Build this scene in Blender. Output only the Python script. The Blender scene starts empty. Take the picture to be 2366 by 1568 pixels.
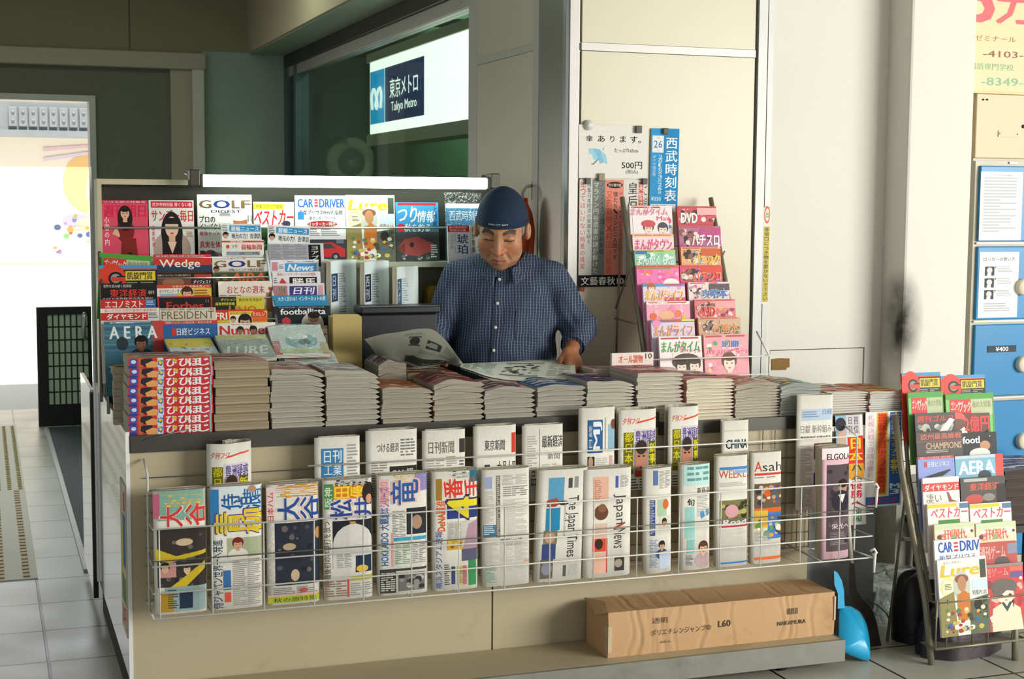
import bpy, bmesh, math, random
import numpy as np
from mathutils import Vector, Matrix
random.seed(7)
SC = bpy.context.scene
COL = SC.collection

# ---------------------------------------------------------------- camera
FPX, HCAM = 3422.05, 1.65
_p, _r, _y = (math.radians(a) for a in (5.412, .4014, 19.678))
CF = Vector((math.sin(_y)*math.cos(_p), math.cos(_y)*math.cos(_p), -math.sin(_p)))
_R = Vector((math.cos(_y), -math.sin(_y), 0)); _U = _R.cross(CF)
CR = math.cos(_r)*_R + math.sin(_r)*_U
CU = -math.sin(_r)*_R + math.cos(_r)*_U
CO = Vector((0, 0, HCAM))
cam = bpy.data.cameras.new('camera'); camo = bpy.data.objects.new('camera', cam); COL.objects.link(camo)
cam.sensor_width = 36; cam.lens = FPX/2366*36; cam.clip_end = 200
camo.matrix_world = Matrix(((CR.x, CU.x, -CF.x, CO.x), (CR.y, CU.y, -CF.y, CO.y), (CR.z, CU.z, -CF.z, CO.z), (0, 0, 0, 1)))
SC.camera = camo
cam.dof.use_dof = True; cam.dof.focus_distance = 5.35; cam.dof.aperture_fstop = 9

def at(px, py, ax, v):
    """the place where the sight line of photograph pixel (px, py) meets the plane ax = v"""
    d = CR*((px-1183)/FPX) - CU*((py-784)/FPX) + CF
    i = 'xyz'.index(ax)
    return CO + d*((v-CO[i])/d[i])
def C(h, a=1.0):
    h = h.lstrip('#')
    if len(h) == 3: h = ''.join(c*2 for c in h)
    f = lambda c: c/12.92 if c <= .04045 else ((c+.055)/1.055)**2.4
    return tuple(f(int(h[i:i+2], 16)/255) for i in (0, 2, 4)) + (a,)

# ---------------------------------------------------------------- world, sun, daylight, exposure
w = bpy.data.worlds.new('sky'); SC.world = w; w.use_nodes = True
bgn = w.node_tree.nodes['Background']; bgn.inputs[0].default_value = C('#e6edf2'); bgn.inputs[1].default_value = .55
def lamp(name, kind, loc, target, energy, color, **k):
    l = bpy.data.lights.new(name, kind); o = bpy.data.objects.new(name, l); COL.objects.link(o)
    o.location = loc; o.rotation_euler = (Vector(target)-Vector(loc)).to_track_quat('-Z', 'Y').to_euler()
    l.energy = energy; l.color = color[:3]
    for a, v in k.items(): setattr(l, a, v)
    return o
lamp('sun', 'SUN', (2, 0, 20), (1, 10, 0), 7.5, C('#fff4e2'), angle=.02)
lamp('daylight_from_station_entrance', 'AREA', (8.0, -1.9, 2.4), (2.4, 5.2, 1.0), 640, C('#fffcf4'), shape='RECTANGLE', size=5, size_y=2.6)
lamp('doorway_daylight', 'AREA', (-.5, 17.5, 4.6), (0.1, 8.5, 0), 110, C('#f4f8ff'), shape='RECTANGLE', size=3.5, size_y=2)
lamp('corridor_fill', 'AREA', (0.6, 9.0, 3.3), (0.6, 9.0, 0), 18, C('#f2ffe6'), shape='RECTANGLE', size=2.4, size_y=.4)  # added fill with no fitting in view, brightens the far walls
lamp('booth_fluorescent', 'AREA', (2.75, 9.2, 2.98), (2.75, 9.2, 0), 11, C('#dcffe8'), shape='RECTANGLE', size=.3, size_y=2.4)
SC.view_settings.view_transform = 'Standard'; SC.view_settings.look = 'None'
SC.view_settings.gamma = 1; SC.view_settings.use_curve_mapping = False
SC.view_settings.exposure = 0.33

# ---------------------------------------------------------------- materials
MATS = {}
def mat(name, col, rough=.6, metal=0., noise=.12, nscale=6., bump=0., bscale=60., emit=None, strength=0., dirt=None, dscale=2.5, dmin=.55, trans=0., coat=0.):
    if name in MATS: return MATS[name]
    m = bpy.data.materials.new(name); m.use_nodes = True; MATS[name] = m
    nt = m.node_tree; N = nt.nodes; L = nt.links; b = N['Principled BSDF']
    b.inputs['Roughness'].default_value = rough; b.inputs['Metallic'].default_value = metal
    if coat: b.inputs['Coat Weight'].default_value = coat
    tc = N.new('ShaderNodeTexCoord'); base = C(col) if isinstance(col, str) else col
    n = N.new('ShaderNodeTexNoise'); n.inputs['Scale'].default_value = nscale; n.inputs['Detail'].default_value = 5
    L.new(tc.outputs['Object'], n.inputs['Vector'])
    mx = N.new('ShaderNodeMix'); mx.data_type = 'RGBA'
    mx.inputs[6].default_value = tuple(c*(1-noise) for c in base[:3])+(1,); mx.inputs[7].default_value = tuple(min(1, c*(1+noise)) for c in base[:3])+(1,)
    L.new(n.outputs['Fac'], mx.inputs[0]); out = mx.outputs[2]
    if dirt:
        n2 = N.new('ShaderNodeTexNoise'); n2.inputs['Scale'].default_value = dscale; n2.inputs['Detail'].default_value = 8; n2.inputs['Roughness'].default_value = .7
        L.new(tc.outputs['Object'], n2.inputs['Vector'])
        cr = N.new('ShaderNodeValToRGB'); cr.color_ramp.elements[0].position = dmin; cr.color_ramp.elements[1].position = min(1, dmin+.22)
        L.new(n2.outputs['Fac'], cr.inputs[0])
        m2 = N.new('ShaderNodeMix'); m2.data_type = 'RGBA'; m2.inputs[7].default_value = C(dirt)
        L.new(cr.outputs[0], m2.inputs[0]); L.new(out, m2.inputs[6]); out = m2.outputs[2]
    L.new(out, b.inputs['Base Color'])
    if bump:
        n3 = N.new('ShaderNodeTexNoise'); n3.inputs['Scale'].default_value = bscale; n3.inputs['Detail'].default_value = 4
        L.new(tc.outputs['Object'], n3.inputs['Vector'])
        bp = N.new('ShaderNodeBump'); bp.inputs['Strength'].default_value = bump; bp.inputs['Distance'].default_value = .01
        L.new(n3.outputs['Fac'], bp.inputs['Height']); L.new(bp.outputs[0], b.inputs['Normal'])
    if emit:
        b.inputs['Emission Color'].default_value = C(emit); b.inputs['Emission Strength'].default_value = strength
    if trans: b.inputs['Transmission Weight'].default_value = trans
    return m
def printmat(name, rough, spec=.5, noise=.06, bump=0.):
    """ink and paper: the printed colours ride on the faces, with a fine paper grain over them"""
    m = bpy.data.materials.new(name); m.use_nodes = True; MATS[name] = m
    nt = m.node_tree; N = nt.nodes; L = nt.links; b = N['Principled BSDF']
    b.inputs['Roughness'].default_value = rough; b.inputs['Specular IOR Level'].default_value = spec
    a = N.new('ShaderNodeAttribute'); a.attribute_name = 'ink'
    tc = N.new('ShaderNodeTexCoord'); n = N.new('ShaderNodeTexNoise'); n.inputs['Scale'].default_value = 90
    L.new(tc.outputs['Object'], n.inputs['Vector'])
    mr = N.new('ShaderNodeMapRange'); mr.inputs['To Min'].default_value = 1-noise; mr.inputs['To Max'].default_value = 1+noise
    L.new(n.outputs['Fac'], mr.inputs['Value'])
    mx = N.new('ShaderNodeMix'); mx.data_type = 'RGBA'; mx.blend_type = 'MULTIPLY'; mx.inputs[0].default_value = 1
    L.new(a.outputs['Color'], mx.inputs[6]); L.new(mr.outputs[0], mx.inputs[7]); L.new(mx.outputs[2], b.inputs['Base Color'])
    if bump:
        n3 = N.new('ShaderNodeTexNoise'); n3.inputs['Scale'].default_value = 9
        L.new(tc.outputs['Object'], n3.inputs['Vector'])
        bp = N.new('ShaderNodeBump'); bp.inputs['Strength'].default_value = bump; bp.inputs['Distance'].default_value = .01
        L.new(n3.outputs['Fac'], bp.inputs['Height']); L.new(bp.outputs[0], b.inputs['Normal'])
    return m
GLOSS = printmat('glossy_print', .42, .22); PAPER = printmat('newsprint', .85, .25, .08, .15); FLATP = printmat('painted_colour', .5, .4, .05)
def stripemat(name, c0, c1, scale, rough=.85, axis='Z'):
    """the edge of a block of pages: fine lines along one axis"""
    m = bpy.data.materials.new(name); m.use_nodes = True; MATS[name] = m
    nt = m.node_tree; N = nt.nodes; L = nt.links; b = N['Principled BSDF']; b.inputs['Roughness'].default_value = rough
    tc = N.new('ShaderNodeTexCoord'); mp = N.new('ShaderNodeMapping')
    s = [3, 3, 3]; s['XYZ'.index(axis)] = scale; mp.inputs['Scale'].default_value = s
    n = N.new('ShaderNodeTexNoise'); n.inputs['Scale'].default_value = 1; n.inputs['Detail'].default_value = 3
    L.new(tc.outputs['Object'], mp.inputs[0]); L.new(mp.outputs[0], n.inputs['Vector'])
    mx = N.new('ShaderNodeMix'); mx.data_type = 'RGBA'; mx.inputs[6].default_value = C(c0); mx.inputs[7].default_value = C(c1)
    cr = N.new('ShaderNodeMapRange'); cr.inputs['From Min'].default_value = .35; cr.inputs['From Max'].default_value = .65
    L.new(n.outputs['Fac'], cr.inputs['Value']); L.new(cr.outputs[0], mx.inputs[0]); L.new(mx.outputs[2], b.inputs['Base Color'])
    return m
# ---------------------------------------------------------------- objects: things, parts, tags
def tag(o, label=None, cat=None, group=None, kind=None):
    if label: o['label'] = label
    if cat: o['category'] = cat
    if group: o['group'] = group
    if kind: o['kind'] = kind
    return o
def thing(name, loc, label, cat, group=None):
    o = bpy.data.objects.new(name, None); o.empty_display_size = .05; COL.objects.link(o); o.location = loc
    return tag(o, label, cat, group)
def wloc(o):
    v = Vector((0, 0, 0))
    while o: v = v+o.location; o = o.parent
    return v
V3 = Vector
class MB:
    """gathers faces in world space; build() links them as ONE mesh object"""
    def __init__(s): s.v = []; s.f = []; s.c = []; s.m = []; s.sm = []
    def add(s, vs, fs, c=None, m=0, sm=False):
        o = len(s.v); s.v.extend(vs)
        for f in fs: s.f.append([i+o for i in f])
        s.c.extend([c or (1, 1, 1, 1)]*len(fs)); s.m.extend([m]*len(fs)); s.sm.extend([sm]*len(fs)); return s
    def box(s, x0, y0, z0, x1, y1, z1, c=None, m=0, bev=0.):
        if bev:
            bm = bmesh.new(); bmesh.ops.create_cube(bm, size=1)
            for v in bm.verts: v.co = V3(((x0+x1)/2+v.co.x*(x1-x0), (y0+y1)/2+v.co.y*(y1-y0), (z0+z1)/2+v.co.z*(z1-z0)))
            bmesh.ops.bevel(bm, geom=bm.edges[:], offset=bev, segments=2, profile=.5, affect='EDGES')
            bm.verts.index_update()
            s.add([v.co.copy() for v in bm.verts], [[v.index for v in f.verts] for f in bm.faces], c, m); bm.free(); return s
        p = [(x0, y0, z0), (x1, y0, z0), (x1, y1, z0), (x0, y1, z0), (x0, y0, z1), (x1, y0, z1), (x1, y1, z1), (x0, y1, z1)]
        return s.add(p, [(0, 3, 2, 1), (4, 5, 6, 7), (0, 1, 5, 4), (1, 2, 6, 5), (2, 3, 7, 6), (3, 0, 4, 7)], c, m)
    def tube(s, pts, r, n=8, c=None, m=0, cap=True, closed=False):
        pts = [V3(p) for p in pts]; k = len(pts); rs = r if isinstance(r, (list, tuple)) else [r]*k
        vs = []; up = None
        for i, p in enumerate(pts):
            a = pts[i-1] if (i or closed) else p; b = pts[(i+1) % k] if (i < k-1 or closed) else p
            t = (b-a).normalized()
            if up is None: up = t.orthogonal().normalized()
            up = (up-t*up.dot(t)); up = up.normalized() if up.length > 1e-6 else t.orthogonal().normalized()
            sd = t.cross(up)
            for j in range(n):
                an = 2*math.pi*j/n; vs.append(p+(up*math.cos(an)+sd*math.sin(an))*rs[i])
        fs = []
        for i in range(k if closed else k-1):
            i2 = (i+1) % k
            for j in range(n): fs.append((i*n+j, i*n+(j+1) % n, i2*n+(j+1) % n, i2*n+j))
        if cap and not closed: fs.append(tuple(range(n-1, -1, -1))); fs.append(tuple((k-1)*n+j for j in range(n)))
        return s.add(vs, fs, c, m, True)
    def lathe(s, o, ax, prof, n=24, c=None, m=0):
        """profile [(radius, height)] spun about axis ax through o"""
        o = V3(o); ax = V3(ax).normalized(); u = ax.orthogonal().normalized(); w_ = ax.cross(u); vs = []
        for r, h in prof:
            for j in range(n):
                a = 2*math.pi*j/n; vs.append(o+ax*h+(u*math.cos(a)+w_*math.sin(a))*r)
        fs = [(i*n+j, i*n+(j+1) % n, (i+1)*n+(j+1) % n, (i+1)*n+j) for i in range(len(prof)-1) for j in range(n)]
        return s.add(vs, fs, c, m, True)
    def quad(s, a, b, c_, d, c=None, m=0): return s.add([V3(a), V3(b), V3(c_), V3(d)], [(0, 1, 2, 3)], c, m)
    def prism(s, poly, fn, d0, d1, c=None, m=0, sm=False):
        """closed outline poly [(a,b)] carried by fn(a, b, d) from d0 to d1"""
        n = len(poly); vs = [V3(fn(a, b, d0)) for a, b in poly]+[V3(fn(a, b, d1)) for a, b in poly]
        s.add(vs, [(i, (i+1) % n, n+(i+1) % n, n+i) for i in range(n)], c, m, sm)
        return s.add(vs, [tuple(range(n-1, -1, -1)), tuple(range(n, 2*n))], c, m)
    def grid(s, fn, nu, nv, c=None, m=0, sm=True):
        vs = [V3(fn(i/nu, j/nv)) for j in range(nv+1) for i in range(nu+1)]
        return s.add(vs, [(j*(nu+1)+i, j*(nu+1)+i+1, (j+1)*(nu+1)+i+1, (j+1)*(nu+1)+i) for j in range(nv) for i in range(nu)], c, m, sm)
    def build(s, name, mats, parent=None, origin=None):
        if not isinstance(mats, (list, tuple)): mats = [mats]
        a = np.array([tuple(v) for v in s.v], dtype=float)
        if parent is not None: o = wloc(parent)
        elif origin is not None: o = V3(origin)
        else: o = V3(((a[:, 0].min()+a[:, 0].max())/2, (a[:, 1].min()+a[:, 1].max())/2, a[:, 2].min()))
        a = a-np.array(tuple(o))
        me = bpy.data.meshes.new(name); me.from_pydata(a.tolist(), [], s.f)
        for m in mats: me.materials.append(m)
        me.polygons.foreach_set('material_index', s.m); me.polygons.foreach_set('use_smooth', s.sm)
        at_ = me.attributes.new('ink', 'FLOAT_COLOR', 'FACE'); at_.data.foreach_set('color', np.array(s.c, dtype=np.float32).ravel())
        me.update()
        ob = bpy.data.objects.new(name, me); COL.objects.link(ob)
        if parent is not None: ob.parent = parent
        else: ob.location = o
        return ob
def struct(name, mb, m, label=None, cat=None):
    o = mb.build(name, m); o['kind'] = 'structure'
    return tag(o, label, cat)

# ---------------------------------------------------------------- lettering and print
_tc = bpy.data.curves.new('glyph', 'FONT'); _to = bpy.data.objects.new('glyph', _tc)
_tc.resolution_u = 2; _tc.size = 1
GL = {}
def _raw(t):
    _tc.body = t; me = _to.to_mesh()
    v = np.array([(p.co.x, p.co.y) for p in me.vertices]) if len(me.vertices) else np.zeros((0, 2))
    f = [tuple(p.vertices) for p in me.polygons]; _to.to_mesh_clear(); return v, f
def glyph(ch, b):
    k = (ch, b)
    if k not in GL:
        _tc.offset = 0
        if ch in ' \u3000': GL[k] = (np.zeros((0, 2)), [], .3 if ch == ' ' else 1.)
        else:
            v, f = _raw(ch)
            if ord(ch) > 0x2e80: adv = 1.0
            else:
                v2, _ = _raw(ch+'I'); v3, _ = _raw('I'); adv = (v2[:, 0].max()-v3[:, 0].max()) if len(v2) and len(v3) else .5
            if b > 0 and len(v):      # a heavier stroke: the character struck three times, slightly shifted
                q = min(b, .07)*.5; n = len(v); v = np.vstack([v+np.array(d) for d in ((-q, 0), (q, 0), (0, q*.7))]); f = [tuple(i+n*c for i in t) for c in range(3) for t in f]
            GL[k] = (v, f, adv)
    return GL[k]
class Pr:
    """a printed face w wide and h high. Layout units: u and v run 0..1 over width and height, v downwards."""
    def __init__(s, w, h, bg=None): s.w = w; s.h = h; s.it = []; s.bb = []; s.vs = 1.
    def _put(s, bb, polys, c):
        l = 1
        for (q, ql) in s.bb:
            if q[0] < bb[2] and q[2] > bb[0] and q[1] < bb[3] and q[3] > bb[1] and ql >= l: l = ql+1
        s.bb.append((bb, l)); s.it.append((polys, C(c) if isinstance(c, str) else c, l))
    def P(s, pts, c):
        xs = [p[0] for p in pts]; ys = [p[1] for p in pts]
        s._put((min(xs), min(ys), max(xs), max(ys)), [pts], c); return s
    def R(s, x0, y0, x1, y1, c): return s.P([(x0, y1), (x1, y1), (x1, y0), (x0, y0)], c)
    def E(s, cx, cy, rx, ry, c, a0=0, a1=360, n=18):
        pts = [(cx+rx*math.cos(math.radians(a0+(a1-a0)*i/n)), cy-ry*math.sin(math.radians(a0+(a1-a0)*i/n))) for i in range(n+(a1-a0 < 360))]
        return s.P(pts, c)
    def dots(s, rects, c):
        """many little rects of one ink on one layer"""
        if not rects: return s
        pl = [[(a, d), (e, d), (e, b), (a, b)] for a, b, e, d in rects]
        s._put((min(r[0] for r in rects), min(r[1] for r in rects), max(r[2] for r in rects), max(r[3] for r in rects)), pl, c); return s
    def T(s, t, x0, y0, x1, y1, c, b=.0, sh=0., rot=0, keep=False):
        """text fitted into the box; rot 1 reads downwards (turned a quarter clockwise); sh slants"""
        gs = [glyph(ch, b*.8 if ord(ch) > 0x3400 else b) for ch in t]; x = 0; parts = []
        for ch, (v, f, adv) in zip(t, gs):
            if len(v): parts.append((v+np.array([x, 0]), f, b > 0))
            x += adv
        if not parts: return s
        al = np.vstack([p[0] for p in parts]); mn = al.min(0); mx = al.max(0); d = np.maximum(mx-mn, 1e-6)
        polys = []
        for v, f, tri in parts:
            q = (v-mn)/d
            if rot == 1: X = x1-(q[:, 1])*(x1-x0); X = x0+q[:, 1]*(x1-x0); Y = y0+q[:, 0]*(y1-y0)
            elif rot == -1: X = x0+(1-q[:, 1])*(x1-x0); Y = y1-q[:, 0]*(y1-y0)
            else: X = x0+q[:, 0]*(x1-x0)+sh*(q[:, 1]-.5)*(y1-y0)*s.h*s.vs/s.w; Y = y1-q[:, 1]*(y1-y0)
            pts = list(zip(X.tolist(), Y.tolist()))
            polys += [([pts[i] for i in ff], k*3//len(f) if tri else 0) for k, ff in enumerate(f)]
        s._put((x0, y0, x1, y1), polys, c); return s
    def Vt(s, t, x0, y0, x1, y1, c, b=.0):
        """upright characters set in a column"""
        n = len(t); polys = []; hh = (y1-y0)/n
        for i, ch in enumerate(t):
            v, f, adv = glyph(ch, b*.7 if ord(ch) > 0x3400 else b*.8)
            if not len(v): continue
            if ord(ch) > 0x2e80 and ch not in 'ーっゃゅょッャュョ、。': mn = np.array([.02, -.12]); d = np.array([.96, .96])
            else:
                mn = v.min(0); d = np.maximum(v.max(0)-mn, .2)
            q = (v-mn)/d
            if ch == 'ー': q = np.stack([.5+(q[:, 1]-.1)*.3, q[:, 0]], 1)
            pts = [(x0+a*(x1-x0), y0+hh*(i+.96-.92*bb)) for a, bb in q.tolist()]
            tri = b > 0; polys += [([pts[k] for k in ff], n_*3//len(f) if tri else 0) for n_, ff in enumerate(f)]
        s._put((x0, y0, x1, y1), polys, c); return s
    def body(s, x0, y0, x1, y1, c='#55554f', cols=3, rows=10, seed=0, vert=False, fill=.5):
        """columns of small type, too small to read in the photograph"""
        rd = random.Random(seed); rr = []
        if vert:
            cw = (x1-x0)/(rows*2); 
            for k in range(cols):
                a = y0+(y1-y0)*k/cols; b = a+(y1-y0)/cols*.93
                for i in range(rows*2): 
                    xx = x0+cw*i; rr.append((xx, a, xx+cw*fill, b-(b-a)*rd.choice((0, 0, 0, .2, .5))))
        else:
            rh = (y1-y0)/rows
            for k in range(cols):
                a = x0+(x1-x0)*k/cols; b = a+(x1-x0)/cols*.93
                for i in range(rows):
                    yy = y0+rh*i; rr.append((a, yy, b-(b-a)*rd.choice((0, 0, 0, .15, .5)), yy+rh*fill))
        return s.dots(rr, c)
    def head(s, x, y, r, hair='#1c1512', skin='#e0b496', cloth=None, long=False, cap=None, asp=None):
        """a small printed portrait: hair, face, features, shoulders"""
        k = s.w/s.h/s.vs
        if cloth: s.E(x, y+r*2.1*k, r*1.9, r*1.35*k, cloth)
        if long: s.E(x, y+r*.75*k, r*1.28, r*1.9*k, hair)
        else: s.E(x, y-r*.25*k, r*1.08, r*1.05*k, hair)
        s.R(x-r*.32, y+r*.6*k, x+r*.32, y+r*1.3*k, skin)
        s.E(x, y+r*.15*k, r*.78, r*1.0*k, skin)
        s.E(x, y-r*.62*k, r*.85, r*.42*k, cap or hair)
        for q in (-1, 1): s.E(x+q*r*.34, y+r*.08*k, r*.15, r*.07*k, '#2a1d18', n=8)
        s.E(x, y+r*.66*k, r*.2, r*.07*k, '#b0564c', n=8); return s
    def blobs(s, x0, y0, x1, y1, cols, n, seed=0, r0=.02, r1=.08):
        rd = random.Random(seed); k = s.w/s.h/s.vs
        for i in range(n):
            r = rd.uniform(r0, r1); cx = rd.uniform(x0+r, max(x0+r, x1-r)); cy = rd.uniform(y0+r*k, max(y0+r*k, y1-r*k))
            s.E(cx, cy, r, r*k*rd.uniform(.6, 1.), rd.choice(cols), n=10)
        return s
    def emit(s, mb, surf, m=0, lift=.0004, step=.00016, xs=None):
        """lays the print on surf(x, y, h): x, y in metres from the lower left corner, h above the face"""
        for polys, c, l in s.it:
            h = lift+step*l; vs = []; fs = []
            for p in polys:
                sub = 0
                if isinstance(p, tuple): p, sub = p
                q = [(a*s.w, (1-b*s.vs)*s.h) for a, b in p]
                for piece in (strips(q, xs) if xs else (q,)):
                    o = len(vs); vs.extend(V3(surf(a, b, h+sub*5e-5)) for a, b in piece); fs.append(tuple(range(o, o+len(piece))))
            mb.add(vs, fs, c, m)
def _clip(p, x, keep):
    out = []
    for i in range(len(p)):
        a = p[i-1]; b = p[i]; ia = (a[0]-x)*keep >= 0; ib = (b[0]-x)*keep >= 0
        if ia != ib:
            t = (x-a[0])/(b[0]-a[0]); out.append((x, a[1]+t*(b[1]-a[1])))
        if ib: out.append(b)
    return out
def strips(p, xs):
    lo = min(a for a, b in p); hi = max(a for a, b in p); cuts = [x for x in xs if lo+1e-6 < x < hi-1e-6]
    if not cuts: return (p,)
    out = []; rest = p
    for x in cuts:
        l = _clip(rest, x, -1); rest = _clip(rest, x, 1)
        if len(l) > 2: out.append(l)
    if len(rest) > 2: out.append(rest)
    return out
def plane(O, U, Vv):
    O = V3(O); U = V3(U).normalized(); Vv = V3(Vv).normalized(); N = U.cross(Vv).normalized()
    return lambda x, y, h: O+U*x+Vv*y+N*h
# ================================================================ THE SETTING
YF, YB, XP, YW = 4.72, 11.5, 2.22, 5.43        # counter front, far wall, pillar face, panelled wall
m_cream = mat('cream_laminate', '#cbc5ac', .35, noise=.03, nscale=3, dirt='#b9b39a', dscale=1.7, dmin=.62)
m_white = mat('white_plaster', '#dedcd2', .7, noise=.04, nscale=2, bump=.08, bscale=90, dirt='#b5ad98', dscale=1.3, dmin=.64)
m_steel = mat('brushed_steel', '#b9bab8', .3, .9, noise=.06, nscale=8)
m_alu = mat('aluminium_trim', '#b4b2ad', .5, .5, noise=.05)
m_olive = mat('olive_panel', '#85805f', .6, noise=.06, bump=.05)
m_grit = mat('gritty_render', '#77766a', .85, noise=.12, nscale=40, bump=.6, bscale=120)
m_green = mat('green_grey_render', '#9dab9f', .85, noise=.1, nscale=40, bump=.6, bscale=120)
m_beige = mat('beige_metal', '#a8a08a', .5, noise=.06)
m_fascia = mat('beige_fascia', '#b3a890', .55, noise=.05)
m_dark = mat('dark_joint', '#23211c', .7)
m_black = mat('black_plastic', '#17181a', .4)
m_bmetal = mat('dark_metal', '#3a3a38', .45, .4)
m_grn = mat('green_room_wall', '#5f8c66', .6, noise=.08, nscale=2)
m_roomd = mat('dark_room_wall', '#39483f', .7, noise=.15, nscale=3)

# floor: pale 40 cm tiles with dark joints
def floor_mat():
    m = bpy.data.materials.new('floor_tiles'); m.use_nodes = True; nt = m.node_tree; N = nt.nodes; L = nt.links; b = N['Principled BSDF']
    tc = N.new('ShaderNodeTexCoord'); mp = N.new('ShaderNodeMapping'); mp.inputs['Location'].default_value = (-.185+4, -5.39+8, 0)
    L.new(tc.outputs['Object'], mp.inputs[0])
    br = N.new('ShaderNodeTexBrick'); br.offset = 0; br.inputs['Scale'].default_value = 1
    br.inputs['Brick Width'].default_value = .4; br.inputs['Row Height'].default_value = .4; br.inputs['Mortar Size'].default_value = .006; br.inputs['Mortar Smooth'].default_value = .3
    br.inputs['Color1'].default_value = C('#bdbcae'); br.inputs['Color2'].default_value = C('#b0afa2'); br.inputs['Mortar'].default_value = C('#24231f')
    L.new(mp.outputs[0], br.inputs['Vector'])
    n = N.new('ShaderNodeTexNoise'); n.inputs['Scale'].default_value = 2.2; n.inputs['Detail'].default_value = 8; L.new(tc.outputs['Object'], n.inputs['Vector'])
    mx = N.new('ShaderNodeMix'); mx.data_type = 'RGBA'; mx.blend_type = 'MULTIPLY'; mx.inputs[0].default_value = .55
    L.new(br.outputs['Color'], mx.inputs[6]); L.new(n.outputs['Color'], mx.inputs[7])
    mr = N.new('ShaderNodeMapRange'); mr.inputs['To Min'].default_value = .55; mr.inputs['To Max'].default_value = 1.1; L.new(n.outputs['Fac'], mr.inputs['Value']); L.new(mr.outputs[0], mx.inputs[7])
    L.new(mx.outputs[2], b.inputs['Base Color'])
    mr2 = N.new('ShaderNodeMapRange'); mr2.inputs['To Min'].default_value = .16; mr2.inputs['To Max'].default_value = .5; L.new(n.outputs['Fac'], mr2.inputs['Value']); L.new(mr2.outputs[0], b.inputs['Roughness'])
    bp = N.new('ShaderNodeBump'); bp.inputs['Strength'].default_value = .4; bp.inputs['Distance'].default_value = .004; bp.invert = True
    L.new(br.outputs['Fac'], bp.inputs['Height']); L.new(bp.outputs[0], b.inputs['Normal'])
    return m
fl = MB().box(-4, -3, -.12, 8.5, 12.0, 0).build('floor', floor_mat(), origin=(0, 0, 0)); tag(fl, kind='structure')
struct('ceiling', MB().box(-4, -1.6, 3.35, 8.5, 11.9, 3.5), mat('ceiling_paint', '#8d8a7c', .8))
struct('wall_left', MB().box(-4.15, 7.6, 0, -4, 11.5, 3.35), m_olive)  # unseen, added to limit light from the left, kept open in front
# far wall with the doorway at its left end
struct('wall_back', MB().box(-4, YB, 2.36, .79, YB+.15, 2.62, m=0).box(.79, YB, 0, 1.5, YB+.15, 2.62), m_grit)
struct('wall_back_upper', MB().box(-4, YB-.02, 2.72, 1.065, YB+.15, 3.35).box(1.075, YB-.02, 2.72, 1.95, YB+.15, 3.35).box(-4, YB, 2.72, 1.95, YB+.14, 3.35), m_olive)
struct('trim_1', MB().box(-4, YB-.1, 2.60, 1.62, YB+.02, 2.725, bev=.01), m_beige)
struct('trim_2', MB().box(1.51, YB-.14, 0, 1.6, YB+.02, 2.60, bev=.01), mat('pale_post_paint', '#c9c2b4', .6))
struct('trim_3', MB().box(1.36, YB-.05, 0, 1.51, YB+.02, 2.605), m_beige)
struct('wall_back_green', MB().box(1.6, YB-.03, 0, XP, YB+.15, 2.745), m_green)
struct('trim_4', MB().box(.77, YB-.03, 0, .815, YB+.2, 2.39).box(-4, YB-.03, 2.345, .769, YB+.2, 2.39), m_alu)
# outside the doorway, in full sun
m_out = mat('sunlit_concrete', '#dcdad2', .8, noise=.05)
struct('ground_outside', MB().box(-6, 12.0, -.15, 8, 24, 0), m_out)
for i in range(6):
    struct('step_%d' % (i+1), MB().box(-4, 14.6+i*.4, 0, 6, 18.9, .1*(i+1)), m_out, 'sunlit concrete step number %d up outside the doorway' % (i+1), 'step')
wl = MB().box(-4, 18.9, 0, 6, 19.1, 2.35)
struct('wall_outside', wl, m_out)
struct('trim_5', MB().box(-4, 18.75, 2.43, 6, 19.1, 2.78).box(-4, 18.7, 2.35, 6, 19.1, 2.43), mat('cornice_grey', '#7f8890', .7))
dn = MB()
for i in range(16):
    x = .33+i*.1155; dn.box(x, 18.70, 2.47, x+.095, 18.76, 2.70, bev=.006)
    for z in (2.52, 2.62): dn.lathe((x+.05, 18.70, z+.02), (0, -1, 0), [(.02, 0), (.017, .012), (0, .02)], 8)
struct('trim_6', dn, mat('cornice_grey', '#7f8890', .7))
mu = Pr(3.6, 1.5)
mu.E(.36, .36, .10, .26, '#ecc48a', 0, 360).E(.395, .42, .06, .2, '#f0d8ae').P([(.27, .75), (.42, .62), (.46, .5), (.48, .72)], '#efcf9a').E(.46, .3, .09, .2, '#f2e3c4')
mu.P([(.20, .08), (.5, .02), (.5, .035), (.2, .11)], '#e8c6d2').P([(.2, .16), (.5, .05), (.5, .07), (.2, .19)], '#e2d2e4').E(.475, .12, .012, .03, '#c8574e')
mu.E(.305, .66, .05, .05, '#c0a0c8').E(.36, .68, .06, .04, '#d8b8a0').blobs(.22, .6, .54, .98, ['#b55a66', '#5a6fb0', '#6fb06a', '#8a78b8', '#c98a5a', '#4a5a8a', '#ddb0b8'], 46, 3, .004, .013)
mm = MB(); mm.box(.0, 18.88, .85, 3.6, 18.899, 2.35, C('#f0eadd')); mu.emit(mm, plane((.0, 18.88, .85), (1, 0, 0), (0, 0, 1)), lift=.002, step=.002)
tag(mm.build('mural', FLATP), 'pale sunlit wall mural of orange shapes and small coloured figures outside the doorway', 'mural')
tr = MB()
rd = random.Random(5)
for i in range(60): 
    x, z = rd.uniform(-1, 4), rd.uniform(2.9, 4.4); tr.lathe((x, 20+rd.uniform(0, .8), z), (0, 0, 1), [(0, -.3), (.28, -.1), (.3, .1), (0, .35)], 7)
tr.tube([(1.2, 20.4, 0), (1.2, 20.4, 3)], .12)
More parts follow.
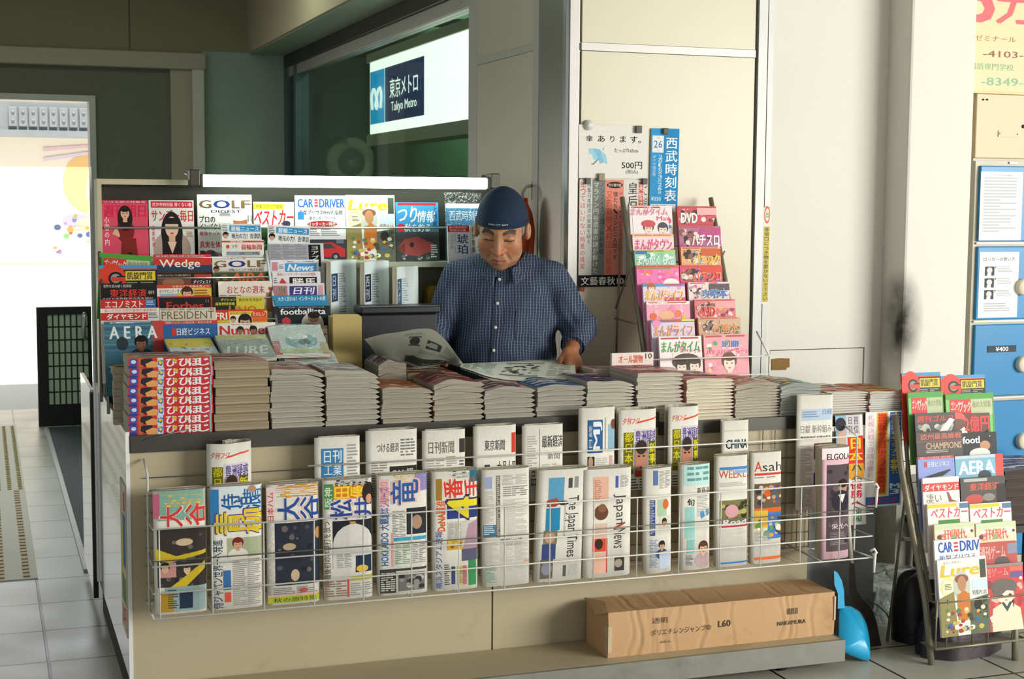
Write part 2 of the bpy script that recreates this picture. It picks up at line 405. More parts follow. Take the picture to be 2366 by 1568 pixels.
tag(tr.build('hedge', mat('dark_leaves', '#27332a', .9)), 'dark hedge behind the cornice of the outside wall', 'hedge')

# tactile paving leading to the doorway
tp = MB(); tp.box(-.21, 6.605, 0, .19, 11.15, .004, C('#c6c2ac'))
for j in range(11):
    for i in range(7 if j > 4 else 4):
        for q in range(6 if j <= 4 else 7):
            if j <= 4:
                x = -.17+i*.105; y = 6.64+j*.41+q*.065; tp.box(x-.014, y, .004, x+.014, y+.045, .009, C('#a98a42'), bev=0)
            else:
                x = -.18+i*.058; y = 6.64+j*.41+q*.058; tp.lathe((x, y, .004), (0, 0, 1), [(.014, 0), (.01, .005), (0, .006)], 6, C('#b59c50'))
t = tp.build('tactile_paving', FLATP); tag(t, kind='structure', label='tactile paving strip of yellow-brown studs set in the floor at the left', cat='paving')
# dark mat behind the stand
fm = thing('floor_mat', (1.3, 8.8, 0), 'dark blue-grey floor mat with a bright metal edge, left of the stand', 'mat')
MB().box(.41, 6.66, 0.001, XP-.02, 10.95, .008).build('mat_sheet', mat('dark_rubber', '#3a4247', .7, noise=.2, nscale=30, bump=.3), fm)
MB().box(.385, 6.66, 0.001, .41, 10.95, .014).build('edge_strip', m_alu, fm)
# tiled screen with a black frame in front of the doorway
gx0, gx1, gz = at(90, 985, 'y', 11.05).x, at(216, 985, 'y', 11.05).x, at(90, 710, 'y', 11.05).z
g = thing('screen_panel', ((gx0+gx1)/2, 11.08, 0), 'black framed low screen with a grid of pale square tiles beside the doorway', 'screen')
MB().box(gx0, 11.05, 0, gx0+.07, 11.12, gz).box(gx1-.02, 11.05, 0, gx1, 11.12, gz).box(gx0+.07, 11.05, gz-.05, gx1-.02, 11.12, gz).box(gx0+.07, 11.05, 0, gx1-.02, 11.12, .15).build('frame', m_black, g)
pn = MB().box(gx0+.07, 11.07, .15, gx1-.02, 11.11, gz-.05, C('#2c332d'))
nx, nz = 7, 7; cw = (gx1-.02-gx0-.07)/nx; ch = (gz-.2)/nz
for i in range(nx):
    for j in range(nz): pn.box(gx0+.07+i*cw+.006, 11.064, .15+j*ch+.006, gx0+.07+(i+1)*cw-.006, 11.07, .15+(j+1)*ch-.006, C('#b4c4af'))
pn.build('tile_panel', FLATP, g)
hx, hz = at(196, 745, 'y', 11.0).x, at(196, 745, 'y', 11.0).z
MB().tube([(hx, 11.05, hz+.06), (hx, 10.98, hz+.06), (hx-.01, 10.97, hz+.05), (hx-.01, 10.97, hz-.1), (hx, 10.98, hz-.11), (hx, 11.05, hz-.11)], .017).build('handle', m_steel, g)

# overhead box along the booth and the glazed booth itself
struct('trim_7', MB().box(1.945, 5.0, 2.745, 1.965, YB, 3.35), m_fascia)
struct('trim_8', MB().box(1.965, 5.0, 2.735, XP+.2, YB, 2.77), mat('pale_green_soffit', '#9aa593', .6))
struct('trim_9', MB().box(XP, 6.86, 2.64, XP+.1, YB, 2.735, bev=.008), m_bmetal)
hd = MB().box(XP+.01, 6.86, 2.565, XP+.09, YB, 2.64, bev=.006)
for i in range(9): hd.lathe((XP+.01, 7.0+i*.5, 2.6), (-1, 0, 0), [(.008, 0), (.006, .003), (0, .004)], 8)
struct('trim_10', hd, m_alu)
struct('trim_11', MB().box(XP, 11.02, .0, XP+.1, 11.1, 2.64).box(XP, 11.32, 0, XP+.1, YB, 2.64), mat('blue_grey_metal', '#5d6e74', .35, .6))
struct('trim_12', MB().box(XP+.02, 11.1, .0, XP+.06, 11.32, 2.64), m_bmetal)
struct('trim_13', MB().box(XP, 6.72, 0, XP+.1, 6.86, 3.35, bev=.006), m_alu)
gm = bpy.data.materials.new('booth_glass'); gm.use_nodes = True; nt = gm.node_tree
for n in list(nt.nodes): nt.nodes.remove(n)
o_ = nt.nodes.new('ShaderNodeOutputMaterial'); ms = nt.nodes.new('ShaderNodeMixShader'); tb = nt.nodes.new('ShaderNodeBsdfTransparent'); gb = nt.nodes.new('ShaderNodeBsdfGlossy'); lw = nt.nodes.new('ShaderNodeLayerWeight'); pw = nt.nodes.new('ShaderNodeMath'); pw.operation = 'POWER'; pw.inputs[1].default_value = 4.5
tb.inputs[0].default_value = C('#eaf3ec'); gb.inputs['Roughness'].default_value = .03
nt.links.new(lw.outputs['Facing'], pw.inputs[0]); nt.links.new(pw.outputs[0], ms.inputs[0]); nt.links.new(tb.outputs[0], ms.inputs[1]); nt.links.new(gb.outputs[0], ms.inputs[2]); nt.links.new(ms.outputs[0], o_.inputs[0])
struct('window_1', MB().box(XP+.045, 6.86, .9, XP+.055, 11.02, 2.565), gm)
struct('wall_booth_sill', MB().box(XP, 6.86, 0, XP+.1, 11.02, .9), m_green)
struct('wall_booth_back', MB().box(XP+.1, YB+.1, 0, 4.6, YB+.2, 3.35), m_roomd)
struct('wall_booth_right', MB().box(3.05, 6.0, 0, 3.15, YB+.1, 3.0), m_grn)
struct('trim_14', MB().box(2.95, YB+.02, 0, 3.05, YB+.1, 2.2), mat('blue_grey_metal', '#5d6e74', .35, .6))
# dark service pipes over the sign
for k, (y, z) in enumerate(((9.3, 2.78), (8.6, 2.95), (7.9, 2.85), (7.4, 3.0))):
    struct('pipe_%d' % (k+1), MB().tube([(XP+.12, y, z), (3.04, y, z)], .03), m_black, ['dark ceiling pipe furthest back above the lit sign', 'dark ceiling pipe second from the back above the lit sign', 'dark ceiling pipe third from the back above the lit sign', 'dark ceiling pipe nearest the front above the lit sign'][k], 'pipe')
# extractor fan on the far wall of the booth
fn = thing('extractor_fan', (2.77, YB+.1, 1.74), 'round cream extractor fan on the dark wall behind the booth glass', 'fan')
MB().lathe((2.77, YB+.1, 1.93), (0, -1, 0), [(.2, 0), (.2, .03), (.19, .045), (.11, .05), (.11, .02)], 40).build('rim', mat('old_cream_plastic', '#cfc6a6', .5), fn)
gr = MB().lathe((2.77, YB+.08, 1.93), (0, -1, 0), [(0, 0), (.11, 0)], 40, m=1)
for k in range(40):
    a = 2*math.pi*k/40; gr.tube([(2.77+.025*math.cos(a), YB+.052, 1.93+.025*math.sin(a)), (2.77+.112*math.cos(a), YB+.052, 1.93+.112*math.sin(a))], .0022, 5)
gr.lathe((2.77, YB+.06, 1.93), (0, -1, 0), [(.025, 0), (.025, .012), (0, .014)], 16)
gr.build('grille', [mat('grille_grey', '#a3ac9c', .5), m_black], fn)
bx = thing('wall_cabinet', (2.62, YB+.1, 2.25), 'dark metal box on the booth wall above the round fan', 'cabinet')
MB().box(2.50, YB-.05, 2.12, 2.74, YB+.1, 2.46, bev=.01).build('body', m_roomd, bx)
MB().box(2.53, YB-.06, 2.15, 2.62, YB-.05, 2.43).build('door', m_bmetal, bx)
# lit station sign behind the glass
sg = thing('station_sign', (2.45, 8.4, 2.06), 'illuminated white station sign with blue square and white lettering behind the glass', 'sign')
SY0, SY1, SZ0, SZ1 = 9.49, 6.9, 2.06, 2.523
MB().box(2.40, SY1, SZ0, 2.55, SY0, SZ1).build('light_box', mat('sign_diffuser', '#e8f2e8', .5, emit='#f4fff6', strength=1.7), sg)
MB().box(2.385, SY1, SZ0-.075, 2.56, SY0+.03, SZ0).box(2.385, SY1, SZ1, 2.56, SY0+.03, SZ1+.055).build('frame', m_beige, sg)
for y in (8.9, 7.4): MB().tube([(2.47, y, SZ1+.05), (2.47, y, 3.355)], .012, 8).build('hanger', m_bmetal, sg)
def yz(px, py): q = at(px, py, 'x', 2.40); return (SY0-q.y, q.z-SZ0)
m_signl = mat('sign_cyan_panel', '#1595c8', .4, emit='#12a0e0', strength=.9); m_signd = mat('sign_navy_panel', '#06183c', .5, emit='#0a2d6e', strength=.5); m_signw = mat('sign_lettering', '#f2f6f4', .4, emit='#f0fbf4', strength=1.3)
SP = plane((2.40, SY0, SZ0), (0, -1, 0), (0, 0, 1))
W_, H_ = SY0-SY1, SZ1-SZ0
a0, b0 = yz(856, 290)[0], yz(889, 250)[0]
c0, c1 = yz(890.5, 250)[0], yz(980, 250)[0]
zt, zb = yz(935, 144)[1], yz(935, 276)[1]
zt = .40; zb = .065
lp = MB().box(2.398, SY0-b0+.002, SZ0+zb, 2.40, SY0-a0-.004, SZ0+zt)
np_ = MB().box(2.398, SY0-c1, SZ0+zb, 2.40, SY0-c0, SZ0+zt)
lt = Pr(W_, H_)
u0, u1 = c0/W_, c1/W_; uw = u1-u0
lt.T('東京メトロ', u0+uw*.13, .30, u1-uw*.14, .56, '#fff', .03).T('Tokyo Metro', u0+uw*.17, .61, u1-uw*.17, .77, '#fff', .025)
lt.emit(np_, SP, m=1, lift=.003)
am = (b0-a0)/2; cx = a0+am
pts = [(-.36, -.6), (-.42, -.1), (-.40, .3), (-.30, .55), (-.18, .5), (-.06, .2), (.05, -.2), (.1, -.45), (0, -.6), (-.1, -.45), (-.05, -.2), (.06, .2), (.18, .5), (.30, .55), (.40, .3), (.42, -.1), (.36, -.6)]
lp.tube([(2.396, SY0-cx-a*am*1.6, SZ0+.225+b*.11) for a, b in pts], .011, 6, m=1)
lp.build('logo_panel', [m_signl, m_signw], sg); np_.build('name_panel', [m_signd, m_signw], sg)

# pillar clad in cream panels: left face (x = XP), steel corner, panelled right face (y = YW)
cl = MB().box(XP, 5.95, 0, XP+.12, 6.72, 2.275).box(XP, 5.95, 2.305, XP+.12, 6.72, 3.35)
struct('wall_pillar_left', cl, m_cream)
struct('trim_15', MB().box(XP-.006, 5.91, 2.276, XP+.03, 6.72, 2.304), m_alu)
struct('trim_16', MB().box(XP-.008, 5.88, 0, XP+.03, 5.95, 3.35), m_alu)
# rounded steel corner column
cc = [(XP-.002, 5.9), (XP-.05, 5.50), (XP-.062, 5.465), (XP-.06, 5.44), (XP-.052, 5.43), (XP+.0, 5.44), (XP+.03, 5.9)]
struct('trim_17', MB().prism(cc, lambda a, b, d: (a, b, d), 0, 3.35), m_steel)
px_ = lambda p, y=YW: at(p, 400, 'y', y).x
xa, xb, xc = 2.224, 2.985, 3.06
struct('wall_panelled', MB().box(xa, YW, 0, xb, YW+.1, 2.228).box(xa, YW, 2.262, xb, YW+.1, 3.35).box(XP+.03, YW+.03, 0, 3.6, YW+.1, 3.35), m_cream)
struct('trim_18', MB().box(xa-.004, YW-.006, 2.23, xb, YW+.02, 2.26), m_alu)
struct('trim_19', MB().box(XP-.05, YW-.01, 0, XP-.012, YW+.02, 3.35), m_alu)
struct('trim_20', MB().box(2.995, YW-.012, 0, 3.035, YW+.02, 3.35).box(3.04, YW-.01, 0, 3.064, YW+.02, 3.35), mat('satin_steel_strip', '#b0b0ae', .5, .35))
# plain white wall with a low flush door, then the projecting pillar
wx1 = 3.62
struct('wall_plain', MB().box(3.066, YW, 1.035, wx1, YW+.1, 3.35).box(3.066, YW, 0, 3.085, YW+.1, 1.035).box(3.545, YW, 0, wx1, YW+.1, 1.035).box(3.085, YW, 1.03, 3.545, YW+.1, 1.035), m_white)
struct('door_1', MB().box(3.09, YW+.004, 0, 3.54, YW+.05, 1.026), m_white)
struct('trim_21', MB().box(3.085, YW+.02, 0, 3.545, YW+.08, 1.031), m_dark)
q0, q1 = at(1783, 828, 'y', YW), at(1824, 854, 'y', YW)
rp = MB().prism([(q0.x, q0.z-.003), (q0.x+.03, q0.z), (q1.x, q0.z-.002), (q1.x+.002, q1.z+.012), (q1.x-.012, q1.z+.008), (q1.x-.015, q1.z), (q0.x+.002, q1.z+.001)], lambda a, b, d: (a, d, b), YW+.001, YW+.004)
tag(rp.build('stain_patch', mat('brown_paint_scar', '#8a6a3c', .9, noise=.35, nscale=120)), 'brown torn patch on the low white door', 'stain')
pl = MB().box(3.62, 5.27, 0, 3.94, YW+.1, 3.35, bev=.012)
m_pil = mat('pillar_plaster', '#dedcd2', .7, noise=.04, nscale=2, bump=.08, bscale=90, dirt='#b5ad98', dscale=1.3, dmin=.64)
nt = m_pil.node_tree; N = nt.nodes; b_ = N['Principled BSDF']; src = b_.inputs['Base Color'].links[0].from_socket
tc = N.new('ShaderNodeTexCoord'); mp = N.new('ShaderNodeMapping'); mp.inputs['Location'].default_value = (.16*9, .1*6, -1.15*4.2); mp.inputs['Scale'].default_value = (9, 6, 4.2)      # grime rubbed into the corner at hand height
gr_ = N.new('ShaderNodeTexGradient'); gr_.gradient_type = 'SPHERICAL'; n_ = N.new('ShaderNodeTexNoise'); n_.inputs['Scale'].default_value = 9; n_.inputs['Detail'].default_value = 6
mu_ = N.new('ShaderNodeMath'); mu_.operation = 'MULTIPLY'; mu2 = N.new('ShaderNodeMath'); mu2.operation = 'MULTIPLY'; mu2.inputs[1].default_value = 2.2; mu2.use_clamp = True
mx_ = N.new('ShaderNodeMix'); mx_.data_type = 'RGBA'; mx_.inputs[7].default_value = C('#2e2a24')
nt.links.new(tc.outputs['Object'], mp.inputs[0]); nt.links.new(mp.outputs[0], gr_.inputs[0]); nt.links.new(tc.outputs['Object'], n_.inputs['Vector']); nt.links.new(gr_.outputs['Fac'], mu_.inputs[0]); nt.links.new(n_.outputs['Fac'], mu_.inputs[1]); nt.links.new(mu_.outputs[0], mu2.inputs[0])
nt.links.new(mu2.outputs[0], mx_.inputs[0]); nt.links.new(src, mx_.inputs[6]); nt.links.new(mx_.outputs[2], b_.inputs['Base Color'])
struct('wall_pillar_right', pl, m_pil)
struct('baseboard_pillar', MB().box(3.614, 5.262, 0, 3.95, YW, .5), mat('grey_terrazzo', '#8d8a80', .6, noise=.25, nscale=80))
struct('wall_right', MB().box(3.94, 6.2, 0, 8.5, 6.3, 3.35), m_white)
# ================================================================ THE STAND
KX0, KX1 = .418, 2.86
ZL, ZR, XS = .905, .866, 2.24        # counter heights left and right of the step
m_kfront = mat('stand_beige_panel', '#b3a78a', .55, noise=.05, nscale=3, dirt='#85714f', dscale=2.2, dmin=.59)
m_kwhite = mat('glossy_white_panel', '#e6e6e6', .12, noise=.02, coat=.5)
m_kdark = mat('dark_steel_edge', '#4c4a46', .35, .6, noise=.1)
kb = thing('newsstand_counter', (1.85, 5.1, 0), 'beige newsstand counter with glossy white left side and dark steel top edge', 'counter')
MB().box(KX0, YF, .10, 1.62, YF+.03, ZL-.055).box(1.626, YF, .10, XS, YF+.03, ZL-.055).box(XS, YF, .10, KX1, YF+.03, ZR-.045).build('front_panel', m_kfront, kb)
MB().box(KX0-.012, YF-.004, .125, KX0, 6.02, ZL+.012).build('side_panel', m_kwhite, kb)
MB().box(KX0+.002, YF-.008, ZL-.055, XS, 5.238, ZL).build('counter_top', m_kdark, kb)
MB().box(XS+.002, YF-.012, ZR-.045, 3.33, 5.12, ZR).build('counter_extension', m_kdark, kb)
MB().box(KX0, YF+.03, 0, KX0+.03, 6.0, ZL-.06).box(KX1-.03, YF+.03, 0, KX1, 5.1, ZR-.05).box(3.2, 5.0, 0, 3.24, 5.04, ZR-.045).box(KX0, YF+.05, 0, KX1, YF+.09, .125).build('frame', m_dark, kb)
MB().box(KX1+.005, YF+.06, 0, 3.19, 5.06, .74).build('grey_end_cabinet', mat('grey_steel_cabinet', '#8e9290', .5, .2, noise=.1, dirt='#6b6a62'), kb)
# second white panel standing behind the stand's side
dp = thing('hinged_side_panel', (.40, 6.35, 0), 'narrow glossy white panel standing upright behind the stand, its edge dark', 'panel')
MB().box(.388, 6.06, .06, .402, 6.66, .885).build('panel', m_kwhite, dp)
MB().box(.386, 6.02, .05, .404, 6.06, .875).build('edge', m_dark, dp)
# papers stuck to the white side near its front corner
sp = Pr(.22, .5)
sp.R(0, 0, 1, 1, '#d8d2bc').R(.05, .0, .5, .3, '#c9bfa6').R(.1, .3, .6, .62, '#d9c34a').R(.5, .2, .95, .55, '#4f7aa8').R(.2, .62, .95, .8, '#78955a').T('200円', .15, .82, .9, .97, '#d22', .04).R(.62, .05, .9, .18, '#b5544c')
sm_ = MB(); sm_.box(KX0-.0145, YF+.02, .25, KX0-.0125, YF+.2, .74, C('#d8d2bc')); sp.w = .18; sp.h = .49
sp.emit(sm_, plane((KX0-.0145, YF+.2, .25), (0, -1, 0), (0, 0, 1)))
tag(sm_.build('price_flyer', PAPER), 'coloured price flyer hanging on the white left side of the stand near its corner', 'flyer')
# low deck on castors with its worn steel fascia
dk = thing('display_deck', (1.7, 4.57, 0), 'low beige deck with worn steel fascia on castors below the newspaper rack', 'platform')
MB().box(.45, 4.437, .088, 2.835, YF-.005, .103).build('board', m_kfront, dk)
MB().box(.45, 4.425, .028, 2.845, 4.437, .105).box(2.835, 4.437, .03, 2.845, YF-.01, .103).build('fascia', mat('worn_grey_steel', '#85867d', .5, .35, noise=.25, nscale=12, dirt='#6b6a60', dscale=5, dmin=.58), dk)
for x, y in ((.6, 4.5), (1.7, 4.5), (2.62, 4.48), (.6, 4.66), (2.62, 4.66)):
    cm = MB().lathe((x-.012, y, .022), (1, 0, 0), [(0, 0), (.022, 0), (.022, .024), (0, .024)], 16).box(x-.02, y-.02, .044, x+.02, y+.02, .088)
    cm.build('castor', m_black, dk)

# ---------------------------------------------------------------- wire newspaper rack on the front
m_wire = mat('white_coated_wire', '#d9d8d0', .35, noise=.05); m_wired = mat('grey_wire', '#77766f', .4, .3)
rk = thing('newspaper_rack', (1.73, 4.6, .103), 'white wire newspaper rack hung along the front of the stand', 'rack')
RY, RYm, RX0, RX1 = 4.488, 4.605, .46, 2.985
zs = [at(346, p, 'y', RY).z for p in (1224, 1300, 1311, 1373, 1432)]
zs[1] = zs[2]+.017
for k, z in enumerate(zs):
    MB().tube([(RX0, RYm, z), (RX0, RY, z), (RX1, RY, z), (RX1, RYm, z)], .0026 if k != 1 else .002, 6).build('front_wire', m_wire if k != 1 else m_wired, rk)
for k in range(17):
    x = RX0+.02+k*.158
    if x < RX1: MB().tube([(x, RY+.004, zs[0]), (x, RY+.004, zs[4]), (x, RYm+.08, zs[4]-.004)], .0022, 6).build('upright_wire', m_wire, rk)
zt_ = at(735, 1075, 'y', RYm).z
MB().tube([(RX0+.0, YF-.01, zt_+.03), (RX0, RYm, zt_), (RX0, RYm, zs[4]), (RX0, RY, zs[4])], .004, 6).build('side_frame', m_wire, rk)
MB().tube([(RX1, YF-.02, zt_+.03), (RX1, RYm, zt_), (RX1, RYm, zs[4]), (RX1, RY, zs[4])], .004, 6).build('side_frame', m_wire, rk)
MB().tube([(.96, RYm, zt_), (RX1, RYm, zt_)], .0028, 6).build('rear_rail', m_wire, rk)
MB().tube([(RX0, RYm, zt_-.05), (.7, RYm, zt_-.05)], .002, 6).build('rear_rail', m_wired, rk)
MB().tube([(RX0, YF-.012, zt_+.09), (RX0+.14, YF-.012, zt_+.12)], .002, 6).build('hook_wire', m_wired, rk)
for z in np.linspace(zs[4], zt_-.03, 8): MB().tube([(RX0, YF-.008, z), (RX1, YF-.008, z)], .0018, 6).build('back_wire', m_wired, rk)
for k in range(7):
    x = 2.655+k*.05; MB().tube([(x, YF-.012, zs[4]), (x, YF-.012, zt_+.02)], .0018, 6).build('back_upright', m_wired, rk)
MB().tube([(RX0, RYm+.08, zs[4]-.004), (RX1, RYm+.08, zs[4]-.004)], .003, 6).build('bottom_wire', m_wire, rk)
MB().tube([(2.66, YF-.02, zs[4]+.07), (2.78, RY, zs[4])], .004, 6).build('brace', m_wired, rk)
for z in (zs[0]-.02, zs[4]+.02):       # white plastic ties at the right end
    t_ = MB().tube([(RX1, RY-.004, z-.01), (RX1+.012, RY-.012, z), (RX1+.004, RY-.01, z+.014), (RX1-.006, RY, z+.004)], .005, 6)
    t_.tube([(RX1+.006, RY-.012, z), (RX1-.002, RY-.02, z-.07)], [.006, .004], 6)
    t_.build('plastic_tie', mat('white_plastic_tie', '#eeece4', .4), rk)

# ---------------------------------------------------------------- shelf unit behind, with the lamp over it
SY = 5.66
m_shelf = mat('shelf_dark_back', '#2f2c23', .7, noise=.08); m_sframe = mat('shelf_frame_cream', '#b9b193', .5)
su = thing('magazine_shelf', (1.2, 5.75, 0), 'tall magazine shelf with cream frame and dark back panel behind the counter', 'shelf')
zT = at(230, 413, 'y', SY).z; zL = at(500, 608, 'y', SY-.06).z
MB().box(.414, SY+.07, ZL+.02, 1.99, SY+.09, zT).build('back_panel', m_shelf, su)
MB().box(.398, SY-.05, ZL+.014, .414, SY+.09, zT).build('side_post', m_sframe, su)
MB().box(.414, SY-.01, zT-.02, .82, SY+.07, zT).build('top_board', m_sframe, su)
MB().box(.42, SY-.09, zL-.02, 1.99, SY+.07, zL).build('ledge', mat('ledge_pale', '#aab39e', .5), su)
MB().box(.42, SY+.02, .0, 1.99, SY+.05, zL-.02).build('lower_panel', mat('shelf_olive_panel', '#7b785a', .6), su)
MB().box(.397, 5.99, .125, .4055, 6.03, zT+.05).build('edge_strip', m_kwhite, su)
zr = at(233, 526, 'y', SY-.05).z
MB().tube([(.42, SY-.05, zr), (1.97, SY-.05, zr)], .0045, 8).build('rail', m_steel, su)
# fluorescent tube
fy = 5.58
q0, q1 = at(468, 417, 'y', fy), at(1122, 421, 'y', fy)
ft = thing('fluorescent_lamp', ((q0.x+q1.x)/2, fy, q0.z-.04), 'long lit fluorescent tube above the magazine shelf', 'lamp')
MB().tube([(q0.x, fy, q0.z), (q1.x, fy, q0.z)], .0225, 20).build('tube', mat('tube_glow', '#ffffff', .4, emit='#e9fff2', strength=11), ft)
for x, s_ in ((q0.x, -1), (q1.x, 1)):
    hb = MB().box(min(x, x+s_*.012), fy-.024, q0.z-.024, max(x, x+s_*.012), fy+.024, q0.z+.024, bev=.004)
    hb.box(min(x+s_*.012, x+s_*.05), fy-.03, q0.z-.02, max(x+s_*.012, x+s_*.05), fy+.03, q0.z+.04, bev=.004)
    hb.tube([(x+s_*.04, fy, q0.z+.02), (x+s_*.04, SY+.07, q0.z+.03)], .008, 8)
    hb.build('lamp_holder', mat('dark_lamp_holder', '#46443b', .4, .4), ft)
# orange bag on a hook beside the pillar
hk = at(1220, 445, 'x', XP-.022)
ob = thing('hanging_bag', (hk.x-.03, hk.y, hk.z-.33), 'orange plastic bag hanging from a white hook on the pillar, behind the man', 'bag')
q = lambda a, b: at(a, b, 'x', XP-.06)
prof = [(1214, 457, .012), (1209, 470, .03), (1211, 490, .045), (1213, 530, .055), (1211, 570, .057), (1213, 600, .05), (1214, 622, .02)]
def bag(i, j):
    k = i*(len(prof)-1); a = min(int(k), len(prof)-2); t = k-a
    x, y, r = (prof[a][n]*(1-t)+prof[a+1][n]*t for n in range(3)); c = q(x, y); an = 2*math.pi*j
    r *= 1+.12*math.sin(5*an+9*i)
    return c+V3((r*math.cos(an)*.62, r*math.sin(an)*1.1, 0))
bg_ = MB(); bg_.grid(bag, 18, 28); bg_.build('bag', mat('orange_plastic', '#d4501f', .35, noise=.2, bump=.3, bscale=25), ob)
hm = MB().tube([hk+V3((.016, 0, .03)), hk+V3((-.01, 0, .025)), hk+V3((-.026, 0, 0)), hk+V3((-.026, 0, -.02)), hk+V3((-.016, 0, -.028))], .007, 8)
hm.box(XP-.008, hk.y-.014, hk.z-.03, XP-.0005, hk.y+.014, hk.z+.045); hm.build('hook', mat('white_hook', '#dcd8cc', .4), ob)
# stepped rack in front of the shelf: side frames and tier wires
lr = thing('stepped_magazine_rack', (.8, 5.35, ZL), 'stepped wire magazine rack holding the tiers of magazines at the left', 'rack')
for x in (.395, .995): MB().tube([(x, 5.22, ZL), (x, 5.22, 1.08), (x, 5.5, 1.45), (x, 5.54, ZL)], .006, 8).build('side_frame', m_steel, lr)
for k in range(6):
    t = k/5; MB().tube([(.395, 5.2+.29*t, 1.07+.36*t), (.995, 5.2+.29*t, 1.07+.36*t)], .003, 6).build('tier_wire', m_steel, lr)
MB().box(.44, 5.262, ZL-.02, 1.0, 5.6, ZL).build('base_board', m_kdark, lr)
# things behind the counter: cash drawer, files
cb = thing('cash_box', (1.5, 5.5, .95), 'black metal cash box on the bench behind the counter', 'box')
p0, p1 = at(845, 708, 'y', 5.3), at(1010, 800, 'y', 5.3)
MB().box(p0.x-.06, 5.30, .93, p1.x, 5.40, p0.z-.03, bev=.006).build('body', mat('black_enamel', '#16181d', .35), cb)
MB().box(p0.x-.02, 5.29, p0.z-.028, p1.x+.01, 5.41, p0.z, bev=.006).build('lid', mat('black_enamel', '#16181d', .35), cb)
MB().box(1.27, 5.29, 0, 1.575, 5.60, .93).box(1.575, 5.565, 0, 1.70, 5.66, .93).build('bench', mat('dark_bench', '#2d2c28', .7), cb)
p0, p1 = at(767, 724, 'y', 5.22), at(832, 829, 'y', 5.22)
ff = thing('file_box', ((p0.x+p1.x)/2, 5.24, .905), 'plain buff cardboard file standing beside the magazine rack', 'file')
m_buff = mat('buff_card', '#b59f62', .7)
MB().box(p0.x, 5.2, .905, p1.x-.012, 5.285, p0.z-.012, bev=.003).build('box', m_buff, ff)
MB().prism([(p0.x-.003, p0.z), (p1.x-.014, p0.z-.002), (p1.x, p0.z-.012), (p1.x+.002, .905), (p0.x, .905)], lambda a, b, d: (a, d, b), 5.194, 5.2).build('front_cover', m_buff, ff)
p0, p1 = at(982, 660, 'y', 5.6), at(1004, 692, 'y', 5.6)
yb = MB().prism([(p0.x, .93), (p0.x+.005, p0.z-.02), (p0.x+.02, p0.z), (p1.x, p0.z), (p1.x, .93)], lambda a, b, d: (a, d, b), 5.575, 5.64)
tag(yb.build('yellow_box', mat('ochre_plastic', '#9c7d22', .5)), 'ochre yellow box standing behind the black cash box by the man', 'box')
# ================================================================ MAGAZINES ON SHELF AND RACKS
EDGE = stripemat('page_edge', '#d8d4c4', '#a19c8b', 400, axis='Y')
NEDGE = stripemat('newspaper_edge', '#cdc7b2', '#96907c', 260, axis='Y')
def sheetbox(mb, O, U, V, N, w, h, d0, d1, c, m=0):
    P = [O+U*a+V*b+N*d for d in (d0, d1) for a, b in ((0, 0), (w, 0), (w, h), (0, h))]
    mb.add(P, [(0, 3, 2, 1), (4, 5, 6, 7), (0, 1, 5, 4), (1, 2, 6, 5), (2, 3, 7, 6), (3, 0, 4, 7)], c, m)
def mag(xl, xr, yt, yp, h, t, tilt, bg, label, fn, group=None, vs=1., roll=0., zb=None, name='magazine', cat='magazine', m=None):
    a = at(xl, yt, 'y', yp); b = at(xr, yt, 'y', yp); w = (b.x-a.x); tl = math.radians(tilt); rl = math.radians(roll)
    if zb is not None: h = (a.z-zb)/math.cos(tl)
    U = V3((math.cos(rl), 0, -math.sin(rl))); V = V3((math.sin(rl), 0, math.cos(rl)))
    V = V3((V.x, V.z*math.sin(tl), V.z*math.cos(tl))); U = V3((U.x, U.z*math.sin(tl), U.z*math.cos(tl))); N = U.cross(V).normalized()
    O = a-V*h
    r = thing(name, O+U*w/2, label, cat, group)
    pg = MB(); sheetbox(pg, O+U*.002+V*.001, U, V, N, w-.004, h-.002, -t+.0008, -.0008, C('#d8d4c8')); pg.build('pages', EDGE, r)
    cv = MB(); sheetbox(cv, O, U, V, N, w, h, -.0008, 0, C(bg)); sheetbox(cv, O, U, V, N, w, h, -t, -t+.0008, C(bg)); sheetbox(cv, O, U, V, N, .0012, h, -t+.0008, -.0008, C(bg))
    p = Pr(w, h); p.vs = vs; fn(p); p.emit(cv, plane(O, U, V)); cv.build('cover', m or GLOSS, r)
    return r
def woman(p, x, y, r, dress, hair='#20140f', skin='#d9ab8c'):
    k = p.w/p.h/p.vs
    p.E(x, y+r*3.1*k, r*1.5, r*2.0*k, dress).E(x, y+r*.9*k, r*1.25, r*2.2*k, hair).P([(x-r*1.5, y+r*2.2*k), (x-r*2.2, y+r*3.6*k), (x-r*1.0, y+r*4.2*k), (x-r*.9, y+r*3.8*k)], skin)
    p.R(x-r*.35, y+r*.6*k, x+r*.35, y+r*1.6*k, skin).E(x, y+.1*r*k, r*.72, r*.95*k, skin).E(x, y-r*.6*k, r*.85, r*.45*k, hair)
    for q in (-1, 1): p.E(x+q*r*.32, y+r*.05*k, r*.15, r*.07*k, '#2a1d18', n=8)
    p.E(x, y+r*.6*k, r*.2, r*.08*k, '#a8453f', n=8)
